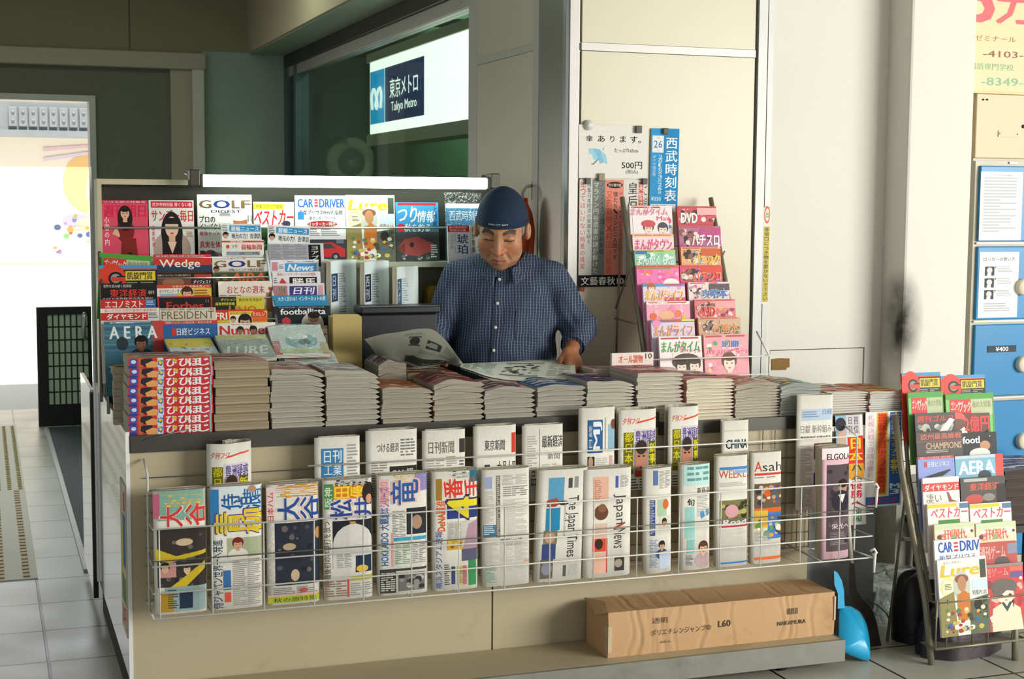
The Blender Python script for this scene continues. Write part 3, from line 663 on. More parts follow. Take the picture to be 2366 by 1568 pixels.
# ---- upper shelf
G1 = 'magazines on the upper shelf'
US = 5.635; zsh = zL+.001
def f(p):
    p.R(0, 0, 1, .055, '#c23a52').T('小さな旅の特集号', .05, .012, .95, .045, '#f4d5d8').Vt('小雪の内', .05, .26, .16, .72, '#f6e3e4', .02)
    p.T('週刊朝日', .04, .07, .96, .27, '#d81f4e', .05); woman(p, .5, .2, .13, '#7a1c1a'); p.P([(.42, .6), (.72, .6), (.78, 1), (.38, 1)], '#7e2018').R(.55, .82, .63, 1, '#241a1a').T('OOの内', .1, .84, .3, .95, '#f3dcde')
mag(234, 341, 462, US, 0, .006, 6, '#d64a62', 'pink weekly with a woman in dark red, leftmost on the upper shelf', f, G1, zb=zsh)
def f(p):
    p.R(.05, .02, .97, .12, '#c8293a').T('武井咲特別版 賢くない春', .08, .04, .95, .10, '#f6e5e2', .02).T('サンデー毎日', .05, .15, .98, .34, '#cf2f36', .05)
    p.E(.5, .78, .42, .3, '#b09a8c').E(.5, .52, .24, .34, '#16100e').R(.28, .5, .72, .86, '#16100e').E(.5, .43, .15, .17, '#dfb79c').R(.43, .55, .57, .68, '#d3a98e').P([(.4, .66), (.6, .66), (.5, .85)], '#e2bfa6').R(.33, .28, .67, .38, '#16100e')
    for q in (-1, 1): p.E(.5+q*.07, .43, .035, .012, '#2a1d18', n=8)
    p.E(.5, .525, .045, .013, '#a8453f', n=8).Vt('最新情報', .06, .4, .13, .75, '#cf2f36').body(.82, .5, .98, .6, '#a85', 1, 4)
mag(343, 447, 462, US, 0, .006, 6, '#dcd6d2', 'white weekly with red title and a dark-haired woman, second on the upper shelf', f, G1, zb=zsh)
def golf(p):
    p.T('シングルを狙える三大レッスン', .04, .03, .5, .055, '#b43').T('特集の打ち方スイング', .52, .03, .9, .055, '#333')
    for ch, a, b, c in (('G', .03, .26, '#6b5638'), ('O', .29, .60, '#1d2f78'), ('L', .63, .78, '#6b5638'), ('F', .80, .98, '#6b5638')): p.T(ch, a, .08, b, .2, c, .06)
def f(p):
    golf(p); p.T('DIGEST', .25, .225, .8, .265, '#2b3358', .02).T('プロの', .03, .31, .32, .41, '#20242a', .04).T('インパクト写真', .03, .42, .62, .52, '#20242a', .04).T('最強セット', .03, .54, .4, .60, '#b3262a', .04).T('真実を体感', .03, .68, .5, .78, '#b3262a', .05)
    p.E(.78, .4, .13, .09, '#b2714e').E(.76, .335, .15, .05, '#e8e6e0').T('11', .92, .3, .99, .4, '#333').body(.4, .26, .62, .32, '#777', 1, 4).E(.22, .95, .16, .14, '#8c3a34').E(.22, .95, .11, .1, '#2c4a6a').P([(.2, .83), (.26, .83), (.6, .93), (.58, .95)], '#3a3a40').R(.03, .82, .12, .9, '#3d3632').body(.3, .84, .48, .89, '#888', 1, 3)
mag(455, 581, 449, US, 0, .008, 6, '#dcdad6', 'white golf magazine with brown and blue title letters on the upper shelf', f, G1, zb=zsh)
def bestcar(p):
    p.R(0, 0, 1, .05, '#e9e3da').R(0, .03, .75, .12, '#d9c531').T('特集スクープ速報', .06, .045, .7, .105, '#2b5a2b').T('ベストカー', .02, .13, .98, .38, '#d3242c', .06, sh=.15).E(.8, .36, .1, .05, '#2f3c4c').R(0, .42, 1, 1, '#3d6a34').blobs(0, .42, 1, .95, ['#4f8a3c', '#6d4a35', '#2f5228', '#8ab07a', '#b4553c', '#27303c'], 40, 4, .03, .1).T('NEW MODEL', .2, .55, .75, .64, '#2c421f', .03)
mag(585, 679, 466, US+.005, 0, .006, 6, '#e6e2dc', 'car magazine with red slanted title and green lower half on the upper shelf', bestcar, G1, zb=zsh)
def cardriver(p, cut=False):
    p.T('CAR', .05, .05, .36, .18, '#1a56a8', .06)
    for y in (.055, .095, .14): p.R(.385, y, .455, y+.03, '#d2403c')
    p.T('DRIVER', .48, .05, .99, .18, '#1a56a8', .06)
    p.T('新型プリウスPHVの全貌', .08, .22, .94, .29, '#2b2f3a', .01).T('新ホンダ・フリード', .28, .31, .8, .37, '#3c414c').R(.05, .25, .17, .36, '#2f86c4').E(.53, .43, .3, .05, '#a7302c').T('リッターカー時代', .26, .40, .8, .46, '#f6efe8', .03).body(.1, .5, .9, .62, '#888', 2, 4)
def f(p):
    cardriver(p); p.R(0, .66, 1, 1, '#2b333c').P([(.25, .84), (.4, .72), (.7, .7), (.97, .8), (.97, .92), (.25, .93)], '#b7262c').P([(.4, .74), (.68, .72), (.78, .79), (.36, .81)], '#3b3436').E(.78, .92, .08, .06, '#15181c').E(.78, .92, .04, .03, '#8a96a2').R(.8, .66, .95, .72, '#5e6a72')
mag(681, 797, 451, US, 0, .007, 6, '#dfe3e4', 'white car magazine with blue title and a red car at the bottom, upper shelf', f, G1, zb=zsh)
def lure(p):
    p.T('ルアーマガジン', .12, .03, .5, .06, '#777').T('Lure', .06, .07, .86, .23, '#d9bd22', .07, sh=.2).E(.19, .36, .15, .13, '#e7dd9a').E(.19, .36, .11, .09, '#efe9c4').body(.12, .32, .27, .40, '#776f50', 1, 4)
    p.E(.47, .36, .17, .2, '#bfc4b8').E(.47, .27, .14, .06, '#8c5548').E(.47, .33, .09, .1, '#b9855e').R(.36, .46, .62, .8, '#b48a3c').E(.5, .62, .12, .2, '#c8742a').R(.68, .3, .98, .42, '#c9e0ea').T('特集PLUS', .68, .43, .97, .5, '#567').R(.86, .04, .98, .28, '#3e4a3a').P([(0, .5), (.3, .42), (.34, 1), (0, 1)], '#8d8450').P([(.62, .55), (1, .5), (1, 1), (.6, 1)], '#5f6650').E(.78, .62, .09, .08, '#1d1f1c').Vt('伊藤巧', .86, .52, .97, .82, '#222', .03).blobs(.05, .62, .95, .98, ['#5f7d3f', '#2f66a8', '#d9d2b8', '#3f4430', '#a53d2f', '#c9b45a', '#e8e4d6'], 45, 6, .02, .06)
mag(798, 911, 450, US, 0, .007, 6, '#e4e2d8', 'white fishing magazine with yellow slanted title letters on the upper shelf', lure, G1, zb=zsh)
def f(p):
    p.R(0, 0, 1, .4, '#3f93c8').R(.05, .01, .95, .055, '#c22a34').T('つり', .04, .07, .5, .34, '#eef4f6', .05, sh=.15).T('情報', .5, .14, .92, .34, '#eef4f6', .05, sh=.15).E(.12, .43, .1, .07, '#c22a34').T('秋を釣る', .2, .36, .8, .5, '#e9f0f4', .03, sh=.2).R(0, .5, 1, 1, '#3b4042').Vt('上州屋', .86, .06, .97, .42, '#1f3456', .02)
    p.P([(.02, .78), (.2, .62), (.5, .58), (.86, .7), (.86, .82), (.5, .92), (.2, .88)], '#a34842').P([(.02, .78), (.2, .68), (.2, .86)], '#7d2f2d').E(.36, .72, .05, .045, '#2a1a18').blobs(.1, .86, .85, .99, ['#8a8d8a', '#b9bcb6', '#5f6462'], 16, 3, .02, .05).body(.8, .72, .97, .95, '#c9cfcc', 1, 6)
mag(913, 1012, 467, US, 0, .007, 6, '#4b6f80', 'blue and grey fishing magazine with a red fish on its cover, upper shelf', f, G1, zb=zsh)
def f(p):
    p.R(0, .0, 1, .08, '#dfe8ec').R(0, .08, 1, .5, '#3f86b6').T('西武時刻表', .1, .12, .98, .3, '#e4f0f4', .02).P([(0, .5), (.2, .42), (1, .45), (1, .8), (0, .8)], '#29332f').E(.45, .52, .25, .1, '#5c3f36').R(0, .7, 1, 1, '#49605a')
r_ = mag(1029, 1112, 470, US+.01, 0, .008, 6, '#3f7fa8', 'blue railway timetable book in a clear bag at the right of the upper shelf', f, G1, zb=zsh)
gpl = bpy.data.materials.new('clear_film'); gpl.use_nodes = True; nt = gpl.node_tree
for n in list(nt.nodes): nt.nodes.remove(n)
o_ = nt.nodes.new('ShaderNodeOutputMaterial'); ms = nt.nodes.new('ShaderNodeMixShader'); tb = nt.nodes.new('ShaderNodeBsdfTransparent'); gb = nt.nodes.new('ShaderNodeBsdfGlossy'); lw = nt.nodes.new('ShaderNodeLayerWeight')
nz_ = nt.nodes.new('ShaderNodeTexNoise'); nz_.inputs['Scale'].default_value = 14; bp = nt.nodes.new('ShaderNodeBump'); bp.inputs['Strength'].default_value = .8; bp.inputs['Distance'].default_value = .02
nt.links.new(nz_.outputs['Fac'], bp.inputs['Height']); nt.links.new(bp.outputs[0], gb.inputs['Normal']); mr_ = nt.nodes.new('ShaderNodeMapRange'); mr_.inputs['To Min'].default_value = .07; mr_.inputs['To Max'].default_value = .8
lw.inputs[0].default_value = .25; nt.links.new(lw.outputs['Facing'], mr_.inputs['Value'])
tb.inputs[0].default_value = (.93, .95, .94, 1); gb.inputs['Roughness'].default_value = .12
nt.links.new(mr_.outputs[0], ms.inputs[0]); nt.links.new(tb.outputs[0], ms.inputs[1]); nt.links.new(gb.outputs[0], ms.inputs[2]); nt.links.new(ms.outputs[0], o_.inputs[0])
a, b = at(1027, 447, 'y', US-.02), at(1112, 447, 'y', US-.02)
MB().grid(lambda i, j: V3((a.x+(b.x-a.x)*i, US-.035+.02*j+.004*math.sin(9*i+7*j), zsh+.005+(a.z-zsh)*j)), 10, 14).build('clear_bag', gpl, r_)
def f(p):
    p.R(0, 0, 1, .2, '#cc2f2c').T('直木賞受賞作', .06, .02, .9, .09, '#f8ece4', .02).T('感涙の小説', .1, .11, .85, .18, '#f8ece4', .02).Vt('琥珀', .42, .26, .94, .92, '#2b4f86', .05).Vt('浅田次郎', .1, .28, .26, .75, '#8aa0bc').Vt('短編小説集', .28, .25, .38, .9, '#a9b8c8')
mag(1034, 1084, 521, US-.075, .2, .012, 6, '#dfe4e2', 'white novel card with a red top and two large blue characters, behind the man', f, G1, vs=.62)
def f(p):
    p.Vt('名が警鐘', .1, .05, .4, .9, '#333c3a', .02).Vt('パドマ', .55, .2, .85, .9, '#333c3a', .03)
mag(1086, 1113, 519, US-.07, .2, .012, 6, '#d3dad8', 'narrow white book card with black vertical lettering beside the red topped card', f, G1, vs=.62)

# ---- stepped rack: four columns of overlapping magazines
G2 = 'magazines on the stepped rack'
def tier(xl, xr, yt, k, bg, label, fn, strip, w_h=1.3, m=None, roll=0, group=G2, t=.006, name='magazine', cat='magazine'):
    yp = 5.2+.29*k/5
    a = at(xl, yt, 'y', yp); b = at(xr, yt, 'y', yp); h = min((b.x-a.x)*w_h, a.z-ZL-.004)
    hpx = (a.z-at(xl, yt+strip, 'y', yp).z)
    return mag(xl, xr, yt, yp, h, t, 10, bg, label, fn, group, vs=hpx/h, roll=roll, m=m, name=name, cat=cat)
def gong(p):
    p.R(0, 0, 1, .3, '#4c9a3c').R(.08, .3, .52, 1.2, '#cc3a34').T('ゴング', .1, .4, .3, .9, '#f4e6e0', .03).T('ブック', .28, .4, .51, 1, '#f4e6e0', .05, sh=.1).R(.52, .34, .97, 1.2, '#b8c09a').T('秋の大特集', .55, .42, .94, .8, '#7d8a4e', .03)
    p.R(.97, .2, 1, 3, '#4c9a3c')
def gred(p):
    p.R(0, 0, 1, .18, '#4a8fc0').R(.42, .25, 1, 3, '#15201f').E(.22, .75, .24, .85, '#d4402e').E(.28, .7, .13, .36, '#15181a').E(.28, .7, .09, .25, '#8d9488').R(.2, .62, .42, .85, '#d4402e').R(.3, .56, .48, .64, '#1c1e1e').R(.45, .32, .97, .82, '#d8c52e').T('凱旋門賞', .47, .36, .92, .76, '#1d211c', .04).body(.46, .9, .95, 1.2, '#9a9e8e', 2, 3)
mag_kw = {}
tier(230, 350, 584, 5, '#4c9a3c', 'green edged magazine with a red title box, top left of the stepped rack', gong, 36, roll=4)
tier(229, 362, 613, 4.1, '#d4402e', 'red and blue racing magazine with yellow lettering panel, left column of the stepped rack', gred, 44)
def toyo(p):
    p.R(0, 0, .6, .3, '#22211f').T('世界を読み解く経済誌', .05, .08, .55, .28, '#d6d2c8').T('東洋経済', .16, .38, .82, .95, '#d0392c', .07).T('最新号', .85, .5, .96, .75, '#c9c4ba').T('人口で世界経済の先を読む特集号', .03, 1.02, .95, 1.18, '#d6d2c8')
tier(232, 361, 655, 3.2, '#1b1a1a', 'black business magazine with red lettering, left column of the stepped rack', toyo, 35)
def econ(p):
    p.R(0, 0, 1, .22, '#1f1c1c').T('人口で世界経済の先を読む', .03, .04, .95, .2, '#d6d2c8').R(0, .24, .8, 1.2, '#bf2f2e').T('エコノミスト', .08, .34, .76, .95, '#f2e6de', .05).R(.8, .24, 1, 1.2, '#2f64a0').body(.82, .35, .98, .8, '#bcd', 1, 3)
tier(232, 360, 687, 2.3, '#bf2f2e', 'red weekly with white katakana title and blue corner, left column of the stepped rack', econ, 26)
def diamond(p):
    p.R(0, 0, 1, .35, '#e4d9cf').T('違いが分かる街の事情を徹底解明', .06, .06, .95, .3, '#b5554c').R(.0, .36, .8, 1, '#c0322f').T('ダイヤモンド', .1, .44, .78, .92, '#f4ebe4', .06).R(.8, .36, 1, 1, '#d5d2cc').body(.81, .4, .98, .9, '#55605e', 1, 4)
tier(232, 368, 713, 1.4, '#e4dcd4', 'white topped weekly with a red title band, left column of the stepped rack', lambda p: diamond(p), 28)
def aera(p):
    p.R(0, 0, 1, .09, '#3f6a78').R(0, .09, 1, 1.4, '#3f6d80')
    for i in range(9): p.R(0, .12+i*.1, .95, .16+i*.1, ('#55879a', '#34576a', '#46758a')[i % 3])
    p.R(.82, 0, 1, 1.4, '#b8453c').T('朝の連続特集人物', .1, .02, .5, .08, '#d0d8d6').T('A E R A', .08, .16, .9, .56, '#dfe6e4', .06).head(.62, .72, .11, '#15100e', '#8a5a44', '#232a33').E(.3, .72, .1, .22, '#2a333c').body(.2, .02, .95, .07, '#c8d0ce', 1, 1)
tier(240, 376, 743, .5, '#3f6d80', 'teal magazine with widely spaced white letters and a face, bottom of the left column', aera, 72)
def wedge(p):
    p.R(0, 0, 1, .6, '#bf3a30').T('海外を読む情報誌 企業の海外戦略を読む', .04, .04, .9, .13, '#e8d9cc').T('Wedge', .1, .28, .8, .82, '#efe6dc', .02).R(0, .6, 1, .95, '#2a3f58').R(0, .95, 1, 2, '#4c3526').T('Wedge', .1, .28, .8, .84, '#efe6dc', .02)
tier(354, 488, 588, 5, '#bf3a30', 'red magazine with a white serif title, top of the second column', wedge, 42)
def dig(p):
    p.R(0, 0, 1, .3, '#231d1a').T('特集ワールドカップに挑む選手たち', .02, .08, .62, .24, '#d8d0c6').R(0, .3, .62, 1.3, '#6e4632').E(.3, .8, .2, .4, '#9a6a4c').R(.68, .1, 1, .5, '#b23a30').R(.65, .5, 1, 1.3, '#2a211f').T('ダイジェスト', .66, .6, .98, .95, '#e8e2da', .05, sh=.2)
tier(361, 489, 632, 4.1, '#3a2922', 'dark brown magazine with a white katakana word at its right, second column', dig, 26)
def zai(p):
    p.R(0, 0, 1, .3, '#c4472c').T('今年の大本命株を見よう', .28, .05, .95, .26, '#f0d9c0', .02).R(0, .3, .62, 1.3, '#dfe0d4').T('ダイヤモンド・ザイ', .04, .38, .45, .7, '#2e2c2a', .03).R(.05, .75, .4, 1.1, '#9fb8c8').E(.42, .85, .05, .2, '#d8c53a').head(.55, .72, .1, '#4a2818', '#e0b090').R(.66, .32, 1, 1.3, '#d9b83a').body(.68, .45, .98, 1.1, '#a8532a', 1, 3)
tier(362, 488, 658, 3.2, '#dfe0d4', 'money magazine with orange top and a yellow side column, second column', zai, 28)
def forbes(p):
    p.R(0, 0, 1, .12, '#b5322c').R(.0, 0, .03, 3, '#b5322c').R(.97, 0, 1, 3, '#b5322c').T('Forbes', .16, .5, .84, 1.2, '#c8362c', .06).T('11', .88, .3, .93, .6, '#aaa')
tier(363, 490, 685, 2.3, '#1d1716', 'black magazine with a red border and red serif title, second column', forbes, 26)
def pres(p):
    p.T('世界企業ほかプロ野球、営業が変わるスピーチ教本', .02, .05, .98, .2, '#3c3226').T('PRESIDENT', .03, .27, .97, .92, '#75603c', .0)
tier(369, 498, 712, 1.4, '#cfc8b6', 'pale grey magazine with a large thin brown serif title, second column', pres, 28)
def nikkei(p):
    p.R(0, 0, 1, .12, '#bd3f36').T('特集ニッポンの経営者・会社の未来', .06, .02, .9, .1, '#e8d0c6').R(.17, .26, .25, .52, '#c83a32').T('日経ビジネス', .26, .26, .86, .52, '#e6ecf0', .02).P([(.15, 1.0), (.45, .86), (.85, .68), (.9, .72), (.68, .98), (.45, 1.06)], '#1e262e').P([(.1, 1.06), (.9, .98), (.95, 1.15), (.1, 1.2)], '#a9bcc8').P([(.5, .86), (.58, .78), (.64, .84)], '#1e262e')
tier(374, 502, 742, .5, '#2f5f9a', 'blue business weekly with a red square and an aeroplane, bottom of the second column', nikkei, 64)
def keirin(p):
    p.R(.2, .1, .98, .48, '#3f97cc').T('競輪ニュース', .24, .14, .94, .44, '#eaf2f4', .06, sh=.15).body(.02, .1, .17, .5, '#777', 1, 4).T('地元の力！会津訪', .25, .58, .98, .92, '#2c2f30', .03).head(.1, .7, .07, '#222', '#cfa58a')
NP = dict(m=PAPER, name='newspaper', cat='newspaper', group='folded newspapers on the stepped rack')
tier(511, 603, 517, 5.6, '#e3e6e4', 'folded racing paper with a blue title panel, top of the third column', keirin, 38, **NP)
def keirin2(p):
    p.R(.0, .06, 1, .16, '#c84a3e').T('競輪', .2, .04, .5, .15, '#f4e8e2').T('競輪新聞', .46, .28, .95, .62, '#c24a3e', .05).R(.1, .3, .4, .6, '#d8d6cc').T('19', .26, .3, .36, .5, '#555').E(.14, .42, .04, .12, '#c24a3e').R(.1, .72, .9, .95, '#8a98a8').blobs(.1, .72, .9, .95, ['#9a5a50', '#5f7a9a', '#8aa07a'], 12, 2, .02, .04)
tier(512, 609, 554, 5.3, '#e2dfd6', 'folded racing paper with red title characters below the blue titled one, third column', keirin2, 38, **NP)
def golf2(p):
    for ch, a, b, c in (('G', .03, .25, '#7d6238'), ('O', .28, .60, '#1d2f78'), ('L', .63, .78, '#7d6238'), ('F', .80, .97, '#7d6238')): p.T(ch, a, .22, b, .66, c, .06)
    p.T('シングルを狙える一冊', .04, .05, .6, .15, '#b5583c').T('回転スイングで飛ばすゼロ', .3, .74, .92, .9, '#383634', .02).head(.07, .8, .05, '#222', '#a9785a')
tier(490, 618, 594, 5, '#dbd7d0', 'white golf magazine with brown and blue title, middle of the third column', golf2, 36)
def aira(p):
    p.R(0, 0, 1, 3, '#3f4a2c').R(0, 0, 1, .1, '#8a8a6a').T('AIRA', .28, .15, .92, 1.0, '#d85a32', .06, sh=.2).blobs(0, .2, .25, 1, ['#5c5a3a', '#2b321f', '#7a6a4a'], 10, 3, .03, .07)
tier(497, 625, 627, 4.3, '#3f4a2c', 'dark green magazine with orange slanted capitals, third column', aira, 24)
def otona(p):
    p.P([(0, 0), (.12, 0), (.0, .3)], '#efeae0').T('おとなの週末', .16, .3, .86, .8, '#b3403a', .02).R(.93, .4, 1, .6, '#b3403a').body(.02, .9, .5, 1.1, '#6a6258', 3, 2).R(.88, .75, 1, 2, '#b07a55')
tier(504, 628, 650, 3.5, '#dfd6ca', 'cream magazine with a red brush-lettered title, third column', otona, 36)
def uno(p):
    p.R(0, .0, .45, 1.2, '#26281c').T('ポジション', .15, .1, .44, .3, '#d8d44a', .03).T('最新野球情報', .04, .4, .42, .62, '#d8d44a', .03).T('実力を引き出す', .5, .12, .96, .36, '#3a3c1c', .02).T('UNO', .3, .66, .85, 1.3, '#c8722a', .05)
tier(492, 610, 686, 2.6, '#c9bb35', 'yellow and black magazine with small yellow lettering, third column', uno, 32)
def fri(p):
    p.R(0, 0, 1, .12, '#c23a30').R(0, .12, .28, .75, '#c2382e').T('FRI', .03, .2, .25, .7, '#f2ead8', .05).T('秋の総力特集号', .3, .18, .68, .34, '#c2584a').R(.3, .38, .7, 1.3, '#e2d9c8').head(.58, .9, .12, '#17110e', '#caa080').head(.36, .7, .05, '#2a1d16', '#caa080').E(.84, .42, .15, .35, '#cc4228').T('たのしい', .73, .2, .95, .5, '#f6e2c8', .03).R(.73, .55, 1, .9, '#d8632c').R(0, .75, .3, 1.3, '#c8c02c')
tier(493, 617, 716, 1.7, '#d9c23a', 'photo weekly with white capitals on a red corner and an orange badge, third column', fri, 32)
def number(p):
    p.T('Sports Graphic', .25, .05, .6, .14, '#a34').T('Number', .05, .15, .92, .72, '#c0382e', .05).head(.4, .45, .055, '#1c1512', '#9c6a4c').head(.62, .45, .06, '#1c1512', '#9c6a4c').body(.05, .75, .2, .95, '#b55', 1, 3).R(.25, .8, .7, 1.4, '#efe9e2')
tier(500, 636, 747, .8, '#ded9d2', 'white sports magazine with a large red title, bottom of the third column', number, 38)
def keirin3(p):
    keirin(p)
tier(619, 716, 519, 5.7, '#e6e9e8', 'folded racing paper tilted beside the other blue titled one, top of the fourth column', keirin3, 40, roll=3, **NP)
def grey(p):
    p.R(0, .05, .72, 1.3, '#a4a3ac').body(.02, .08, .7, .95, '#85848e', 3, 10).R(.72, .08, .94, 1.3, '#15161a').Vt('ヨアブ', .76, .12, .91, .95, '#d8d6d0', .06)
tier(621, 747, 562, 5.4, '#cfcfd6', 'grey newspaper with a black column of white katakana, fourth column', grey, 42, **NP)
def nws(p):
    p.R(.3, .3, .95, 1.1, '#4a94cc').T('News', .36, .38, .9, .95, '#dfeaf0', .08, sh=.3).R(.03, .2, .15, .9, '#c88a98').T('競馬ニュース特別版', .35, .1, .9, .24, '#555').body(.17, .4, .28, .8, '#777', 1, 3)
tier(624, 736, 600, 4.9, '#dcdfe8', 'folded paper with a slanted white title on blue, middle of the fourth column', nws, 28, **NP)
def kachi(p):
    p.T('最新レースデータ・みんなの競馬', .1, .08, .9, .34, '#c0605c').R(.35, .45, .92, 1.3, '#1f2024').T('勝馬', .4, .52, .9, 1.25, '#e9e6e0', .06).P([(.14, .9), (.2, .5), (.28, .9), (.2, 1.2)], '#c24238').body(.03, .5, .1, 1, '#777', 1, 3)
tier(629, 740, 628, 4.2, '#dcdadd', 'folded paper with two white characters in a black box, fourth column', kachi, 28, **NP)
def nik(p):
    p.R(0, .2, .28, 1.3, '#b07882').T('当', .1, .3, .24, .9, '#4f7a4a', .06).R(.32, .25, .85, 1.3, '#45407e').T('日刊', .4, .34, .8, 1.0, '#e6e2ea', .06, sh=.2).R(.88, .2, .97, 1.2, '#d09aa2')
tier(630, 749, 655, 3.5, '#d6d2d8', 'folded paper with a purple title panel, fourth column', nik, 26, **NP)
def ban(p):
    p.T('大きく変わる！インターネットの週', .1, .15, .95, .8, '#dff0f4', .04)
tier(629, 757, 683, 2.9, '#2c86b4', 'blue banner topped magazine with white lettering, fourth column', ban, 16)
def foot(p):
    p.T('欧州最前線・最新移籍選手名鑑', .1, .02, .9, .06, '#a9b0b4').T('footballista', .12, .08, .92, .28, '#e9ebea', .05).E(.22, .5, .08, .14, '#c23a44').E(.68, .62, .2, .4, '#c9c6c0').E(.7, .4, .1, .15, '#a9785a').E(.71, .3, .11, .12, '#17110e').E(.62, .7, .16, .14, '#b98a64').R(0, 1.0, 1, 2, '#1b2430')
tier(631, 762, 708, 2.3, '#182028', 'black football magazine with white lowercase title and a player, fourth column', foot, 70)
tier(641, 756, 754, .9, '#e6e2dc', 'car magazine with red slanted title, bottom of the fourth column', lambda p: (p.R(0, 0, .8, .2, '#d9c531'), p.T('ベストカー', .02, .25, .98, .9, '#d3242c', .06, sh=.15), p.R(.55, .0, 1, .2, '#c9a58a')), 36)
# flat magazines and film-wrapped ones lying in front of the tiers
G3 = 'magazines lying flat in front of the stepped rack'
def flat(px0, px1, py, y0, dep, t, z, label, fn, rz=0, film=False, bg='#dfe6e4', rise=0.):
    a = at(px0, py, 'y', y0); b = at(px1, py, 'y', y0); w = b.x-a.x; c = math.cos(math.radians(rz)); s_ = math.sin(math.radians(rz))
    O = V3((a.x, y0, z)); U = V3((c, s_, 0)); V = V3((-s_*math.cos(rise), c*math.cos(rise), math.sin(rise))); N = U.cross(V).normalized()
    r = thing('magazine', O+U*w/2, label, 'magazine', G3)
    mb = MB(); sheetbox(mb, O, U, V, N, w, dep, .0005, t-.0005, C('#d8d4c8')); mb.build('pages', EDGE, r)
    cv = MB(); sheetbox(cv, O, U, V, N, w, dep, t-.0005, t, C(bg)); p = Pr(w, dep); fn(p); p.emit(cv, plane(O+N*t, U, V)); cv.build('cover', GLOSS, r)
    if film:
        MB().grid(lambda i, j: O+U*(w*i)+V*(dep*j)+N*(t+.004+.003*math.sin(11*i+5*j)*math.sin(8*j+3*i)), 16, 12).build('clear_film', gpl, r)
    return r
zf = at(500, 812, 'y', 5.05).z
pink = lambda p: p.R(0, 0, 1, .45, '#d8c83a').R(0, .45, 1, 1, '#bfd8dc').blobs(0, .2, 1, .95, ['#d8527a', '#3a8a5a', '#e8b0c0', '#e8e6da', '#3f88b0'], 30, 8, .02, .06)
flat(402, 512, 806, 5.0, .2, .012, 1.10, 'pink and yellow comic lying flat below the aeroplane magazine', pink, rz=3, rise=.25)
flat(520, 640, 812, 4.98, .2, .014, 1.098, 'film-wrapped silver magazine lying flat left of the brighter wrapped one', lambda p: p.R(0, 0, 1, 1, '#8aa09c').T('LURE', .1, .5, .9, .85, '#dfe8e6', .05, sh=.2).R(0, 0, 1, .2, '#c8cc5a'), rz=2, film=True, rise=.3)
flat(636, 762, 800, 5.03, .24, .014, 1.10, 'film-wrapped white magazine with a red corner lying flat, shining under the lamp', lambda p: p.R(0, .55, .14, 1, '#c83a3a').R(.1, .82, .85, .95, '#b8c86a').E(.55, .55, .3, .25, '#6ab0b0').E(.6, .6, .12, .1, '#3a4a4a').E(.5, .4, .2, .1, '#eef2f0').R(.86, .6, 1, 1, '#b8a050'), film=True, rz=-3, rise=.35)
flat(660, 780, 838, 4.97, .2, .012, 1.075, 'pale blue magazine lying flat at the front, below the film-wrapped white one', lambda p: p.blobs(0, 0, 1, 1, ['#9ec8cc', '#c8dcdc', '#d89a9a', '#6aa0b8'], 26, 3, .04, .14), rz=-6, film=True, rise=.12)
# cream board the flat magazines lean on
fs = MB().box(.42, 5.0, ZL+.001, 1.22, 5.19, ZL+.14)
tag(fs.build('riser_box', mat('dark_bench', '#2d2c28', .7)), 'dark riser box under the flat magazines at the back of the counter', 'box')

# ---- comic rack leaning on the panelled wall
G4 = 'comics on the rack by the panelled wall'
PK = ['#e68aa8', '#e04a6a', '#f2c6d2', '#c83a5a', '#e8a040', '#f0e4e0', '#8ac0a0', '#5a8ac8', '#d8607a', '#7a4a3a']
def comic(seed, title, tc, bg, extra=None, y0=.22, y1=.85, x0=.05, x1=.95, cols=PK, n=26, b=.06):
    def fn(p):
        p.blobs(0, 0, 1, 1.1, cols, n, seed, .02, .07).R(0, 0, 1, .16, bg).body(.04, .03, .96, .14, '#b5503c', 2, 1, seed)
        if extra: extra(p)
        if title: p.T(title, x0-.006, y0-.02, x1+.006, y1+.02, '#f6efe8', b+.05, sh=.06).T(title, x0, y0, x1, y1, tc, b, sh=.06)
    return fn
def pair(hx, hy, hr, h1, h2):
    return lambda p: (p.head(hx, hy, hr, h1, '#f0d8c8'), p.head(1-hx, hy+.04, hr, h2, '#f0d8c8'))
mr = dict(group=G4)
def crow(xl, xr, yt, k, bg, label, fn, strip, h=.257):
    yp = 5.325-.04*k; a = at(xl, yt, 'y', yp); hp = a.z-at(xl, yt+strip, 'y', yp).z
    h = min(h, a.z-.875)
    mag(xl, xr, yt, yp, h, .013, 9, bg, label, fn, G4, vs=hp/h, name='comic', cat='comic')
def bw(x, a, c1): return lambda p: (p.blobs(.0, .1, .5, 1, ['#2a2220', '#c8a890', '#e8d8c8', '#8a5a4a'], 18, a, .03, .07), p.R(x, .1, 1, .5, c1))
crow(1454, 1552, 475, 0, '#ecdfe0', 'white and pink comic with two drawn heads, top of the left comic rack column', comic(1, 'まんがタイム', '#dc8aa6', '#f0e2e4', lambda p: (p.R(.06, .3, .9, 1, '#ece4e4'), p.head(.42, .82, .12, '#3a2420', '#f0d8c8', cap='#c84a4a'), p.E(.42, .66, .17, .14, '#c8525a'), p.head(.76, .86, .12, '#4a4458', '#f0d8c8'), p.T('Max', .62, .38, .95, .54, '#dc4a70', .05)), .06, .36, .02, .9), 64)
crow(1461, 1556, 541, 1, '#efd2d8', 'pale pink comic with dark pink title, second in the left comic rack column', comic(2, 'まんがタウン', '#d8487a', '#e8c08a', None, .28, .95, n=12, cols=['#f0c8d4', '#e8a0b8', '#f4e0e4']), 38)
